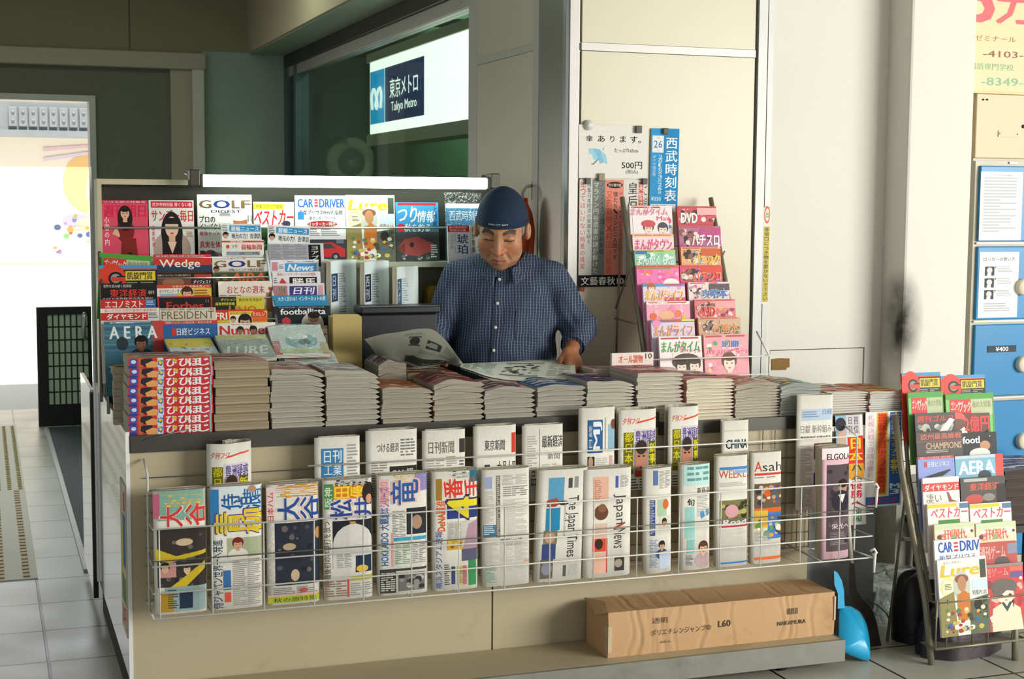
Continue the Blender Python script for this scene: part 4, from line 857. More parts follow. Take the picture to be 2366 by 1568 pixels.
crow(1466, 1560, 578, 2, '#9ad0b0', 'mint green comic with pale title, third in the left comic rack column', comic(3, 'まんがくらぶ', '#dff0ee', '#a8cc5a', lambda p: p.R(.02, .05, .3, .25, '#3a6ab0'), .3, .95, cols=['#7ac8a0', '#a8dcc0', '#4aa088', '#d8f0e4'], n=20), 36)
crow(1470, 1568, 613, 3, '#e878b0', 'bright pink comic patterned with flowers, fourth in the left comic rack column', comic(4, None, '#fff', '#d86a5a', lambda p: (p.E(.8, 1.0, .2, .3, '#f4ece8'), p.R(.02, .12, .8, .2, '#8a8a3a')), cols=['#f0a0c8', '#e85a9a', '#e8824a', '#f4d0e0'], n=30), 44)
crow(1485, 1582, 656, 4, '#e0ccd8', 'comic with a big yellow title, fifth in the left comic rack column', comic(5, 'まんがライフ', '#f0b41e', '#4a9ad0', lambda p: (p.head(.2, .25, .09, '#a8623a', '#f0d8c8'), p.R(.5, .78, 1, 1.0, '#d8506a')), .36, .92, n=12, cols=['#d8a0c0', '#e8c8d8', '#c080a8']), 41)
crow(1493, 1593, 697, 5, '#eca0b8', 'pink comic dotted with orange fruit, sixth in the left comic rack column', comic(6, None, '#fff', '#efe6e0', lambda p: (p.T('まんがで楽しむ一冊', .1, .03, .9, .14, '#c87a3a', .02), p.E(.15, .8, .08, .18, '#e0642e'), p.E(.72, .68, .08, .2, '#e8744a'), p.E(.45, .75, .18, .25, '#e8b088'), p.E(.85, .9, .06, .13, '#d8c03a')), cols=['#f4c4d0', '#e88aa8', '#f0b0c4'], n=30), 42)
crow(1504, 1604, 739, 6, '#d8c8dc', 'lilac comic with orange-white title, seventh in the left comic rack column', comic(7, 'まんがライフ', '#d88a4a', '#5a7ab8', lambda p: (p.R(.7, 0, 1, .1, '#e8d84a'), p.E(.12, .2, .1, .2, '#e88ab0')), .3, .95, n=12, cols=['#c8a8d0', '#e8d8ec', '#a088c0']), 40)
crow(1522, 1620, 778, 7, '#f0e4e6', 'white comic with green title over two dark-haired heads, lowest in left rack column', comic(8, 'まんがタイム', '#2a9a3a', '#f0e8e6', lambda p: (p.R(.3, .5, 1, 1.2, '#efe2dc'), p.E(.62, .78, .34, .26, '#4a3226'), p.head(.5, .92, .14, '#2e1e18', '#f2dccc'), p.head(.8, .9, .14, '#3a2820', '#f2dccc'), p.T('スペシャル', .5, .38, .98, .52, '#e04a90', .05)), .14, .48, .05, .96, n=14, cols=['#f0b8c4', '#e890a8', '#f8e8ec']), 76)
RR = [(1564, 1654, 476, 'red and white comic with big white capitals, top of the right comic rack column', 'DVD', '#f4ecec', '#c84a5a', 41),
 (1568, 1664, 522, 'dark pink comic with a white slanted title, second in the right comic rack column', 'パチスロ', '#f0e8f0', '#b06a90', 48),
 (1573, 1664, 571, 'yellow and orange comic with black-outlined title, third in the right comic rack column', 'パニック', '#e8c02a', '#e8a878', 42),
 (1570, 1668, 613, 'red comic with photographs at its left, fourth in the right comic rack column', 'パチンコ', '#e8602a', '#d8486a', 38),
 (1590, 1684, 652, 'comic crowded with small faces and a blue corner, fifth in right rack column', '攻略本', '#2f7ac0', '#e8d0d4', 40),
 (1604, 1698, 692, 'red comic with small pictures and yellow lettering, sixth in the right comic rack column', 'AND', '#e03a3a', '#d8707a', 42),
 (1613, 1710, 734, 'beige comic with orange lettering and small pictures, seventh in the right comic rack column', '必勝本', '#d8884a', '#c8a080', 38),
 (1625, 1727, 773, 'pink comic with blue characters and brown-haired head, lowest in right rack column', '別冊', '#3a6ab8', '#e8a0a8', 80)]
for k, (xl, xr, yt, lb, ti, tc, bg, st) in enumerate(RR):
    cols = [['#c83a4a', '#e8b0b0', '#f0e0dc', '#7a3a2a', '#d8607a', '#4a2a2a'], ['#e060a0', '#b84a80', '#e8d8e8', '#3a2a30'], ['#e8a02a', '#c85a2a', '#f0d890', '#3a2a20', '#70a0c8'], ['#8a5a4a', '#d84a2a', '#f0d0c0', '#e85a8a', '#4a6ab0'], ['#e8c0c8', '#5a4a50', '#c8603a', '#e8e0a0', '#e080b0', '#3a8ac0'], ['#e04a4a', '#e8a0a0', '#f0d8d0', '#c8c03a', '#8a3a3a'], ['#8a6a5a', '#c8a888', '#d8503a', '#5a7a4a', '#e8d8c0', '#4a90c0'], ['#e890a8', '#d85a7a', '#6a9a5a', '#e8c8a0', '#b86a4a', '#f0e0e0']][k]
    ex = (lambda p: (p.T('パチスロパニック7', .05, .45, .98, .58, '#e05a90', .04), p.head(.55, .82, .16, '#6a4028', '#f2dccc'))) if k == 7 else bw(.5, k, cols[1])
    crow(xl, xr, yt, k, bg, lb, comic(20+k, ti, tc, bg, ex, *((.18, .38, .4, .8) if k == 7 else (.4, .95, .08 if k in (0, 5) else .3, .5 if k in (0, 5) else .95)), cols=cols, n=34, b=.07), st)
cr_ = thing('comic_rack', (2.55, 5.2, ZR), 'tall leaning metal comic rack with two columns against the panelled wall', 'rack')
m_stand = mat('dull_grey_metal', '#8a8672', .45, .5, noise=.15)
for nm in ((1455, 1513), (1660, 1733)):
    xa_, xb_ = at(nm[0], 540, 'y', 5.31).x-.012, at(nm[1], 840, 'y', 5.04).x-.012
    MB().tube([(xb_, 5.035, ZR), (xa_, 5.36, 1.66)], .010, 8).build('front_leg', m_stand, cr_)
    MB().tube([(xa_, 5.405, ZR), (xa_, 5.37, 1.5)], .005, 8).build('rear_leg', m_stand, cr_)
    MB().tube([(xa_+.02, 5.27, 1.45), (xa_-.006, 5.395, 1.22)], .004, 6).build('side_brace', m_stand, cr_)
    MB().tube([(xb_-.02, 5.15, 1.18), (xa_-.006, 5.40, 1.18)], .004, 6).build('side_brace', m_stand, cr_)
for k in range(8): 
    y = 5.325-.04*k-.02; z = at(1500, 845, 'y', 5.03).z+.005+.062*(7-k)
    MB().tube([(2.385-.0*k, y+.02, z), (2.72, y+.02, z)], .0025, 6).build('tier_wire', m_stand, cr_)
zz = at(1650, 826, 'y', 5.0).z
MB().tube([(2.33, 5.03, zz), (2.33, 5.0, zz), (2.84, 5.0, zz-.0), (2.84, 5.03, zz)], .003, 6).tube([(2.33, 5.0, zz-.07), (2.84, 5.0, zz-.07)], .003, 6).build('basket_wire', m_wire, cr_)
MB().tube([(2.84, 5.0, zz), (2.815, 5.06, zz+.09)], .004, 6).tube([(2.84, 5.0, zz), (2.84, 5.0, zz-.1)], .004, 6).build('basket_side', m_wire, cr_)
# ================================================================ NEWSPAPERS IN THE WIRE RACK
def folded(x0, x1, zt, zb, yf, dep, label, fn, leaf=.007, bow=.004, tilt=2.0, open_left=.02, col='#e4e1d6', group='newspapers in the front row', slant=0., inner='#b9b39d', curl=0., splay=0., name='newspaper'):
    """a paper folded lengthwise: the fold stands at the right, the loose edges at the left"""
    w = x1-x0; H = zt-zb; r = dep/2; path = []
    n = 7
    for i in range(n+1):
        s = i/n; path.append((s*(w-r), -bow*math.sin(math.pi*s)-splay*(1-s)**1.3))
    for i in range(1, 8):
        a = -math.pi/2+math.pi*i/8; path.append((w-r+r*math.cos(a), r+r*math.sin(a)))
    for i in range(0, 7):
        s = 1-i/6*(1-open_left/w); path.append((s*(w-r)+curl*(1-s), dep-(dep*.25)*(1-s)-curl*.3*(1-s)))
    pl = [V3((a, b, 0)) for a, b in path]; S = [0.]
    for i in range(1, len(pl)): S.append(S[-1]+(pl[i]-pl[i-1]).length)
    nm = []
    for i in range(len(pl)):
        t = (pl[min(i+1, len(pl)-1)]-pl[max(i-1, 0)]).normalized(); nm.append(V3((t.y, -t.x, 0)))
    tt = math.tan(math.radians(tilt))
    def place(p, z): return V3((x0+p.x+slant*z, yf+p.y+z*tt, zb+z))
    def surf(s, z, h):
        s = min(max(s, 0), S[-1]-1e-6); i = 0
        while S[i+1] < s: i += 1
        t = (s-S[i])/(S[i+1]-S[i]); return place(pl[i].lerp(pl[i+1], t)+nm[i].lerp(nm[i+1], t)*h, z)
    root = thing(name, V3((x0+w/2, yf+r, zb)), label, 'newspaper', group)
    pg = MB(); k = len(pl); lf = [max(.002, min(leaf, r*.8))*(1+.0*i) for i in range(k)]
    out = [p-nm[i]*.0006 for i, p in enumerate(pl)]; inn = [p-nm[i]*lf[i] for i, p in enumerate(pl)]
    vs = [place(p, z) for z in (0.001, H-.001-.0) for p in out+inn]; m_ = 2*k
    fs = []
    for i in range(k-1):
        fs += [(m_+i, m_+i+1, m_+k+i+1, m_+k+i), (i, k+i, k+i+1, i+1), (k+i, m_+k+i, m_+k+i+1, k+i+1)]
    fs += [(0, m_, m_+k, k), (k-1, 2*k-1, m_+2*k-1, m_+k-1)]
    pg.add(vs, fs, C(inner)); pg.build('inner_pages', NEDGE, root)
    fr = MB(); vs = [place(p+nm[i]*d, z) for d in (0, -.0006) for z in (0, H) for i, p in enumerate(pl)]; fs = []
    for i in range(k-1):
        fs += [(i, i+1, k+i+1, k+i), (2*k+i, 3*k+i, 3*k+i+1, 2*k+i+1), (k+i, k+i+1, 3*k+i+1, 3*k+i), (i, 2*k+i, 2*k+i+1, i+1)]
    fs += [(0, k, 3*k, 2*k), (k-1, 3*k-1, 4*k-1, 2*k-1)]
    fr.add(vs, fs, C(col), sm=True); p = Pr(w, H); fn(p); p.emit(fr, surf, xs=S); fr.build('front_page', PAPER, root)
    return root
def fx(px, y=4.55): return at(px, 1230, 'y', y).x
FZT, FZB = .757, .345
def front(pl_, pr_, yt, yb, dep, label, fn, **k):
    y = k.pop('y', 4.54); dep += .026; k['leaf'] = dep*.40; a = at(pl_-4, (yt+yb)/2, 'y', y).x; b = at(pr_+2, (yt+yb)/2, 'y', y).x
    zt = at((pl_+pr_)/2, yt, 'y', y+.012).z; zb = max(at((pl_+pr_)/2, yb, 'y', y).z-.004, zs[4]-.0015)
    return folded(a, b, zt, zb, y, dep, label, fn, **k)
INK = '#2c2d30'
def night(p, x0, y0, x1, y1, c='#2a2c33', seed=0):
    p.R(x0, y0, x1, y1, c).blobs(x0, y0, x1, y1, ['#4a4a50', '#3a3536', '#55505a', '#20222a', '#6a625e'], 26, seed, .02, .06)
def f(p):
    p.R(.06, 0, .95, .24, '#7fa79a').R(0, .02, .12, .22, '#b8607a').T('広島カープ', .14, .03, .94, .13, '#d8b83a', .03, rot=-1).T('大', .1, .12, .56, .30, '#f2e6dc', .14, rot=-1).T('谷', .56, .10, 1.0, .30, '#f2e6dc', .14, rot=-1).T('大', .12, .125, .54, .295, '#d23a34', .06, rot=-1).T('谷', .58, .105, .98, .295, '#d23a34', .06, rot=-1)
    night(p, .06, .31, 1, .78, '#37312f', 2); p.E(.56, .42, .16, .03, '#c9b48e').P([(.03, .46), (.4, .53), (.98, .49), (.98, .52), (.3, .58), (.03, .56)], '#c9b02a').P([(.1, .84), (.95, .58), (.95, .64), (.15, .95)], '#c9b02a').R(.1, .58, .4, .7, '#c08a80').head(.2, .62, .08, '#222', '#d8b090').head(.6, .64, .08, '#443', '#d8b898').R(.2, .78, .95, .98, '#8aa0a0').R(.45, .82, .7, .96, '#243246').R(.1, .82, .35, .98, '#a8862a').body(.24, .8, .44, .96, '#444a55', 1, 9)
front(360, 480, 1132, 1440, .035, 'sports paper with red characters at the left end of the front row', f)
def f(p):
    p.R(0, .02, .16, .3, '#2f7ab0').R(.16, 0, 1, .2, '#d4dde0').T('青', .6, .02, .98, .11, '#2a6aa0', .05, rot=-1).T('侍', .2, .06, .55, .19, '#275f98', .07, rot=-1).T('浪', .5, .08, .98, .19, '#275f98', .07, rot=-1).E(.78, .03, .08, .03, '#b88a70')
    p.T('青', .03, .20, .64, .40, '#5a3a88', .15, rot=-1).T('柳', .55, .18, 1.02, .40, '#5a3a88', .15, rot=-1).T('青', .06, .21, .62, .39, '#e2c52c', .07, rot=-1).T('柳', .58, .19, 1.0, .39, '#e2c52c', .07, rot=-1)
    p.R(.3, .42, 1, .58, '#a8b090').head(.5, .47, .1, '#7a2a22', '#d0a080', '#e4ddd2').T('侍ジャパン世界一へ発進', .02, .43, .22, .99, '#2c3a58', .03, rot=-1).R(.22, .68, .36, .84, '#3a6aa0').R(.24, .86, .36, .94, '#d0533f').body(.4, .6, .95, .98, '#9a9890', 2, 24, 1)
front(492, 610, 1122, 1430, .04, 'sports paper with yellow and blue characters, second in the front row', f)
def f(p):
    p.R(0, .02, .14, .3, '#e4ccc8').T('日本ハム', .01, .06, .13, .3, '#c23a3a', .03, rot=-1).T('オフさよなら', .16, .0, .98, .11, '#7a2a2a', .12, rot=-1).T('オフさよなら', .17, .005, .97, .105, '#e8a82a', .05, rot=-1)
    p.T('大', .16, .10, .62, .32, '#e8c8c8', .13, rot=-1).T('谷', .56, .09, 1.0, .32, '#e8c8c8', .13, rot=-1).T('大', .19, .11, .6, .31, '#274f94', .06, rot=-1).T('谷', .6, .1, .98, .31, '#274f94', .06, rot=-1)
    night(p, .14, .32, 1, .84, '#2b303c', 5); p.E(.4, .52, .12, .03, '#b9a284').E(.5, .76, .08, .05, '#c8b090').E(.94, .42, .06, .05, '#c08a5a').Vt('選手が語る最終戦の裏側', .02, .34, .14, .84, '#c9c4ba').body(.1, .86, .95, .92, '#777', 2, 4).R(0, .93, 1, .985, '#a8b03a').R(0, .915, 1, .93, '#d8a0a0').T('秋の旅特集', .1, .94, .9, .98, '#4a5a1a', .03).E(.65, .89, .08, .02, '#b0504a')
front(622, 743, 1117, 1410, .045, 'sports paper with large blue characters under orange ones, third in front row', f)
def f(p):
    p.R(.02, .03, .2, .24, '#4a8a55').T('阪神', .03, .06, .18, .22, '#d4e0c8', .03, rot=-1).T('福留打', .2, .0, .9, .06, '#33343a', .03, rot=-1).R(.2, .05, 1, .16, '#d8762a').T('田', .22, .055, .52, .155, '#f0d03a', .06, rot=-1).T('優', .52, .055, .84, .155, '#f0d03a', .06, rot=-1)
    p.T('松', .1, .15, .58, .34, '#e0c4c8', .12, rot=-1).T('井', .56, .14, 1, .34, '#e0c4c8', .12, rot=-1).T('松', .13, .16, .56, .33, '#2b4a94', .06, rot=-1).T('井', .6, .15, .98, .33, '#2b4a94', .06, rot=-1)
    p.R(.18, .34, 1, .6, '#23252c').E(.9, .12, .14, .09, '#2a2322').E(.9, .17, .07, .04, '#c89070').P([(.5, .35), (.62, .35), (.68, .42), (.6, .43)], '#b98a64').E(.58, .54, .4, .17, '#d2d0ca').R(.18, .56, .98, .74, '#d2d0ca').R(.62, .64, .95, .78, '#233048').E(.75, .75, .12, .03, '#d8b43a').T('移籍後初の本塁打を放つ', .0, .34, .14, .88, '#5a4a3a', .02, rot=-1).body(.02, .82, .45, .98, '#8a6a5a', 2, 8).R(.52, .81, .98, .85, '#b8b03a').body(.52, .87, .98, .98, '#888', 2, 6).R(.45, .83, .49, .98, '#c84a40').body(.25, .62, .55, .74, '#999', 2, 8)
front(752, 865, 1107, 1400, .04, 'sports paper with pale round picture and blue characters, fourth in front row', f)
def f(p):
    p.R(.04, .03, .22, .24, '#dfb4b4').T('阪神が首位', .05, .05, .2, .23, '#c87a80', .02, rot=-1).T('マジック点灯', .25, .0, .8, .06, '#c9a83a', .04, rot=-1).R(.72, 0, 1, .14, '#8a86b8').T('竜', .2, .03, .82, .26, '#e8b0b0', .14, rot=-1).T('竜', .24, .04, .78, .25, '#2f5a9a', .06, rot=-1).T('日本シリーズ', .04, .1, .24, .34, '#8a6ab0', .04, rot=-1)
    p.R(.55, .28, .95, .5, '#2b3036').E(.75, .4, .1, .06, '#b08a70').body(.28, .3, .54, .52, '#8a8a86', 2, 16, 3).R(.3, .52, .95, .55, '#3fa0c0').T('HOKKAIDO 大観衆', .04, .3, .22, .75, '#3a62a0', .05, rot=-1).R(.26, .48, .3, .76, '#d8a0a0').body(.32, .57, .62, .75, '#7a9a7a', 2, 12).body(.64, .57, .94, .75, '#8a8a86', 2, 12).R(.04, .78, .95, .8, '#3a3b3c').R(.04, .8, .34, .98, '#3a3b3c').body(.06, .81, .33, .97, '#cfccc2', 3, 9).R(.38, .82, .9, .97, '#6a6a68').blobs(.38, .82, .9, .97, ['#b9b6ae', '#333', '#8a8a84'], 14, 2, .04, .1)
front(877, 993, 1096, 1395, .042, 'sports paper with one big pink-outlined blue character, fifth in front row', f)
def f(p):
    p.T('ベイスターズ', .3, 0, .98, .06, '#2c3a44', .04, rot=-1).R(.78, .0, 1, .1, '#2f6a78').T('番', .2, .05, .66, .24, '#f2dccc', .13, rot=-1).T('番', .23, .06, .63, .23, '#d83a2e', .07, rot=-1).T('手', .66, .06, 1, .22, '#d83a2e', .07, rot=-1).R(.08, .06, .2, .24, '#9a7a2a').T('DeNA躍進', .08, .24, .28, .5, '#d8642a', .07, rot=-1)
    p.R(.3, .26, .98, .4, '#31407e').T('4', .26, .2, 1.0, .42, '#3a3060', .12, rot=-1).T('4', .3, .22, .96, .4, '#e4d22c', .09, rot=-1).R(.3, .42, .95, .62, '#c9c6bc').body(.32, .44, .6, .58, '#9a988e', 2, 14).P([(.75, .45), (.98, .42), (.98, .68), (.6, .7)], '#b090a0').R(.3, .58, .62, .66, '#c9a43a').blobs(.3, .58, .62, .66, ['#b0503a', '#e0c850'], 8, 1, .03, .05).R(.6, .66, .95, .76, '#5a5a70').T('横浜スタジアム速報', .06, .5, .2, .98, '#4a5aa0', .03, rot=-1).body(.24, .78, .36, .96, '#555', 1, 10).R(.38, .8, .46, .95, '#3a4a6a').R(.5, .8, .6, .96, '#c8b04a').R(.62, .8, .7, .96, '#c86a5a').R(.74, .76, .92, .97, '#3a8a55').body(.52, .82, .72, .95, '#777', 2, 10)
front(1004, 1110, 1087, 1385, .045, 'sports paper with red characters and a large yellow numeral, sixth in the front row', f)
def f(p):
    p.R(.05, .06, .2, .16, '#9aa4c8').R(.28, .05, .36, .58, '#6a675e').body(.29, .06, .355, .57, '#c8c4b6', 1, 30).body(.4, .05, .95, .14, '#aaa69c', 2, 8).body(.42, .15, .95, .24, '#8a877e', 3, 5, 2).body(.42, .26, .95, .57, '#b8b5ac', 1, 34, 3).body(.04, .18, .26, .46, '#b4b1a8', 1, 34).R(.02, .47, .28, .57, '#4a7a9a').body(.04, .48, .26, .56, '#d0dce0', 1, 5).T('最新経済ニュース面', .36, .595, .8, .62, '#33332f', .02, rot=0).T('特集記事', .46, .64, .8, .66, '#777').body(.05, .62, .95, .8, '#b8b5ac', 3, 22).body(.05, .82, .3, .97, '#7aa08a', 1, 12).body(.36, .84, .95, .96, '#c4c0b4', 2, 12).R(.85, .79, .98, .81, '#d09a8a')
front(1119, 1228, 1083, 1375, .035, 'plain newspaper of small type with a narrow black column, in the front row', f)
def f(p):
    p.R(.2, .07, .5, .30, '#5a9ac0').R(.17, .34, .44, .54, '#2a86b0').P([(.18, .27), (.36, .25), (.44, .3), (.34, .33), (.18, .33)], '#a8523a').E(.5, .3, .1, .02, '#3a2a22').R(.14, .54, .4, .66, '#8a7a62').E(.26, .6, .1, .05, '#caa080').R(.12, .66, .38, .8, '#3a4a7a').R(.1, .8, .34, .97, '#6a6250').E(.22, .88, .1, .06, '#8a8a9a').T('The Japan Times', .54, .24, .8, .79, '#3a3d42', -.005, rot=1).R(.58, .08, .66, .17, '#4a4c4e').R(.7, .07, .78, .17, '#8a8c8a').body(.52, .3, .56, .6, '#999', 1, 30).R(.54, .86, .6, .96, '#555').body(.64, .86, .85, .96, '#aaa', 2, 8)
front(1239, 1352, 1084, 1365, .04, 'English newspaper with downward title and blue panels, leaning mid-rack', f, slant=.05, inner='#a8a390')
def f(p):
    p.R(.18, .07, .48, .30, '#e2b09a').body(.2, .1, .34, .28, '#c0886e', 2, 10).R(.18, .3, .46, .46, '#dcd6c8').E(.34, .4, .14, .07, '#6a4630').E(.36, .36, .08, .04, '#8a6040').R(.18, .5, .46, .64, '#e0bfae').R(.18, .64, .44, .76, '#d8502e').E(.3, .69, .08, .05, '#3a2a22').R(.18, .77, .44, .96, '#e2b09a').R(.45, .64, .47, .96, '#c8453a').T('Japan', .58, .24, .84, .52, '#4a4844', .0, rot=1).P([(.58, .55), (.82, .5), (.84, .515), (.6, .57)], '#b8452e').T('News', .6, .56, .84, .74, '#4a4844', .0, rot=1).R(.62, .07, .68, .18, '#4a5aa0').body(.72, .07, .9, .18, '#888', 2, 10).R(.62, .82, .82, .95, '#3c3a36').E(.7, .88, .08, .04, '#a89a88')
front(1352, 1462, 1082, 1350, .045, 'English newspaper with downward title and salmon panels, right of the leaning one', f, slant=.015, inner='#a8a390')
def f(p):
    p.R(.3, .02, .46, .16, '#5a7ab0').body(.5, .03, .95, .2, '#8a8a86', 2, 14).R(.2, .3, .36, .64, '#3a4a8a').body(.21, .31, .35, .63, '#b8c0d8', 1, 20).R(.44, .3, .8, .46, '#a8c8a8').E(.75, .35, .12, .05, '#d06a3a').R(.5, .46, .95, .64, '#d8d4c8').head(.7, .52, .1, '#2a2220', '#c89878').head(.6, .74, .12, '#20242c', '#c89878', '#3a4a66').body(.2, .68, .46, .95, '#7a8ab0', 2, 18).R(.5, .8, .95, .96, '#b8c8dc')
front(1492, 1556, 1080, 1343, .03, 'thick bulging newspaper bundle with blue print, right of the salmon paper', f, leaf=.01, bow=.012, inner='#99937e', y=4.54)
def f(p):
    p.R(.1, .0, 1, .2, '#b8dcd8').body(.2, .02, .95, .18, '#6a9a98', 3, 3).T('新商品', .5, .22, .95, .28, '#333', .04).T('旬', .2, .32, .42, .39, '#222', .05).R(.14, .4, .42, .7, '#9ad0c8').body(.5, .3, .95, .5, '#b0aea6', 1, 14).P([(.6, .46), (.72, .44), (.78, .5), (.64, .52)], '#5a90c0').P([(.8, .44), (.92, .42), (.95, .48), (.84, .5)], '#5a90c0').R(.2, .71, .42, .84, '#8cc0b8').head(.72, .8, .16, '#5a3a2a', '#e0b898', '#b8a0a0').body(.16, .86, .4, .96, '#667', 1, 8)
front(1577, 1646, 1072, 1333, .035, 'bundle of newspapers with a pale turquoise heading, next to the bulging blue one', f, leaf=.01, bow=.008, inner='#99937e', y=4.54)
def f(p):
    p.R(.1, .1, 1, .125, '#4a80c0').T('WEEKLY', .08, .13, 1.05, .2, '#c8503e', .0).R(.5, .13, 1, .16, '#8ab0d8').body(.1, .24, .95, .28, '#aaa', 1, 4).R(.1, .4, 1, .62, '#7a7a4a').blobs(.1, .4, 1, .58, ['#5a6a3a', '#b8b06a', '#3a3a2a', '#c88a8a'], 18, 4, .05, .12).E(.45, .5, .2, .06, '#d8a0a8').T('Road', .2, .57, .9, .63, '#f4eef0', .08).R(.1, .63, 1, .645, '#c0384a').body(.1, .66, .95, .9, '#c4c0b6', 1, 16).R(.1, .96, 1, .975, '#3a78c0')
front(1660, 1733, 1052, 1325, .03, 'English weekly with red serif title between blue lines, in the front row', f)
def f(p):
    p.T('A', .1, .08, .32, .17, '#d0402e', .0).T('sah', .33, .09, .95, .17, '#3c3c3e', .0).R(.1, .185, 1, .205, '#d0402e').body(.1, .22, .8, .235, '#777', 2, 1)
    p.R(.1, .28, 1, .52, '#6a5a48').blobs(.1, .28, 1, .5, ['#c89a78', '#3a3a42', '#d8602e', '#8a3a2a', '#e0d0c0', '#3a6ab0'], 26, 9, .04, .1).R(.1, .5, 1, .56, '#d8682e').R(.1, .52, .5, .68, '#e2b43a').R(.5, .54, 1, .78, '#4a7ac0').blobs(.1, .56, 1, .78, ['#5a9a4a', '#e8e4da', '#d8a03a', '#3a4a6a', '#c8b890'], 22, 3, .05, .1).body(.12, .72, .6, .8, '#999', 2, 6).R(.1, .94, 1, .965, '#e0682e').body(.1, .84, .9, .9, '#c4c0b6', 1, 4)
front(1741, 1811, 1044, 1312, .03, 'English weekly with a red initial and orange photograph, left of the empty pocket', f)
def f(p):
    p.R(0, 0, 1, .1, '#f0dde2').T('ELGOLAZO', .14, .05, 1.25, .105, '#3a3436', .06).R(.14, .15, 1, .93, '#564a50').blobs(.14, .15, 1, .9, ['#453a42', '#6a5a60', '#3a3238', '#5e5058'], 24, 4, .06, .14).E(.66, .36, .14, .06, '#b98a70').E(.66, .32, .15, .04, '#2a2224').E(.6, .48, .3, .1, '#2e2a34').P([(.5, .42), (.74, .42), (.64, .5)], '#e0d8d4').T('栄光へ', .3, .68, .9, .73, '#e0c8ce', .04).body(.25, .76, .85, .88, '#8a7a80', 1, 8)
front(1905, 1972, 1034, 1296, .06, 'pink football paper with dark photograph at the right end of the rack', f, col='#e6bcc8', inner='#9a6470', y=4.52, leaf=.004)

# ---- the row behind
G6 = 'newspapers in the rear row of the wire rack'
def rear(pl_, pr_, yt, dep, label, fn, h=.26, **k):
    y = k.pop('y', 4.632); a = at(pl_, yt+60, 'y', y).x; b = at(pr_, yt+60, 'y', y).x; zt = at((pl_+pr_)/2, yt, 'y', y+.01).z
    k.setdefault('tilt', 1.0)
    return folded(a, b, zt, zt-h, y, dep, label, fn, group=G6, **k)
def fuji(p):
    p.T('夕刊フジ', .1, .1, .5, .18, '#d24a34', .04, sh=.2).P([(.45, .15), (1, .1), (1, .118), (.45, .172)], '#d24a34').R(.12, .28, .36, .8, '#6a6620')
    p.Vt('都日本一', .14, .28, .34, .8, '#d8cc2c', .05).R(.38, .24, .98, .44, '#cfcad4').T('豊洲疑惑', .4, .26, .97, .42, '#5a4a8a', .07).R(.38, .42, .72, .82, '#8a7a80').E(.55, .62, .15, .22, '#b98068').E(.55, .47, .14, .09, '#3a2a26').R(.4, .76, .72, .84, '#a83a30')
    for q in (-1, 1): p.E(.55+q*.06, .58, .035, .012, '#2a1d18', n=8)
    p.E(.55, .72, .05, .015, '#8a4038', n=8).R(.74, .4, .96, .84, '#5a5a1a').Vt('新事実', .75, .42, .95, .82, '#e0d42c', .06).R(.12, .84, .98, 1, '#d8d4c8').body(.12, .86, .9, 1, '#5a5a66', 2, 4)
rear(478, 586, 1022, .085, 'evening tabloid bent into a loop, alone at the left of the rear row', fuji, leaf=.012, bow=.02, curl=.05)
def f(p):
    p.R(.14, .14, .62, .5, '#3f80b4').T('日刊', .2, .16, .58, .32, '#dfe8ec', .04).T('工業', .2, .33, .58, .48, '#dfe8ec', .04).body(.7, .1, .95, .5, '#999', 1, 10).T('全国中小企業大賞', .2, .64, .95, .76, '#33332f', .03)
rear(727, 834, 1008, .03, 'newspaper with a blue square title panel, left of the rear row group', f, leaf=.004)
def pl1(p):
    p.T('つける経済', .2, .16, .62, .28, '#55544e', .02).body(.65, .12, .95, .35, '#777', 3, 6).R(.44, .46, 1, .64, '#2e2e2c').T('ON 経', .48, .49, .9, .6, '#d8d4c8', .04).body(.1, .4, .4, .85, '#8a877e', 2, 14)
rear(846, 968, 992, .05, 'newspaper with a white-on-black heading at its right, rear row', pl1, leaf=.012, inner='#b4ae98')
def pl2(p):
    p.T('日刊新聞', .14, .14, .72, .3, '#6a6860', .02).R(.84, .12, 1, .3, '#3a3936').body(.1, .38, .5, .9, '#aaa79e', 2, 16).body(.54, .34, .8, .9, '#a19e95', 1, 20).body(.84, .4, .98, .8, '#666', 1, 10)
rear(976, 1078, 992, .035, 'plain newspaper with faint grey title characters, rear row', pl2, leaf=.004)
def pl3(p):
    p.T('東京新聞', .24, .18, .7, .32, '#4a4944', .03).R(.86, .1, 1, .36, '#c8402e').R(.24, .5, .36, .96, '#4a4a48').T('一大品十四', .4, .46, .98, .62, '#3a3936', .04).body(.4, .68, .95, .9, '#aaa', 2, 8).R(.1, .92, .6, 1, '#333')
rear(1095, 1197, 982, .05, 'newspaper with a small red box at its upper right corner, rear row', pl3, leaf=.012, inner='#b4ae98')
def pl4(p):
    p.body(.12, .14, .36, .9, '#b0ada4', 1, 24).T('最新経済', .46, .14, .98, .3, '#4a4944', .05).T('新聞', .6, .36, .9, .46, '#8a8880', .03).R(.4, .05, .415, 1, '#999').T('品', .2, .6, .32, .8, '#444', .04).body(.46, .52, .95, .85, '#b0ada4', 2, 12).R(.4, .9, .95, 1, '#3a3936')
rear(1207, 1304, 980, .035, 'plain newspaper with bold black characters, left of the blue-panelled one', pl4, leaf=.004)
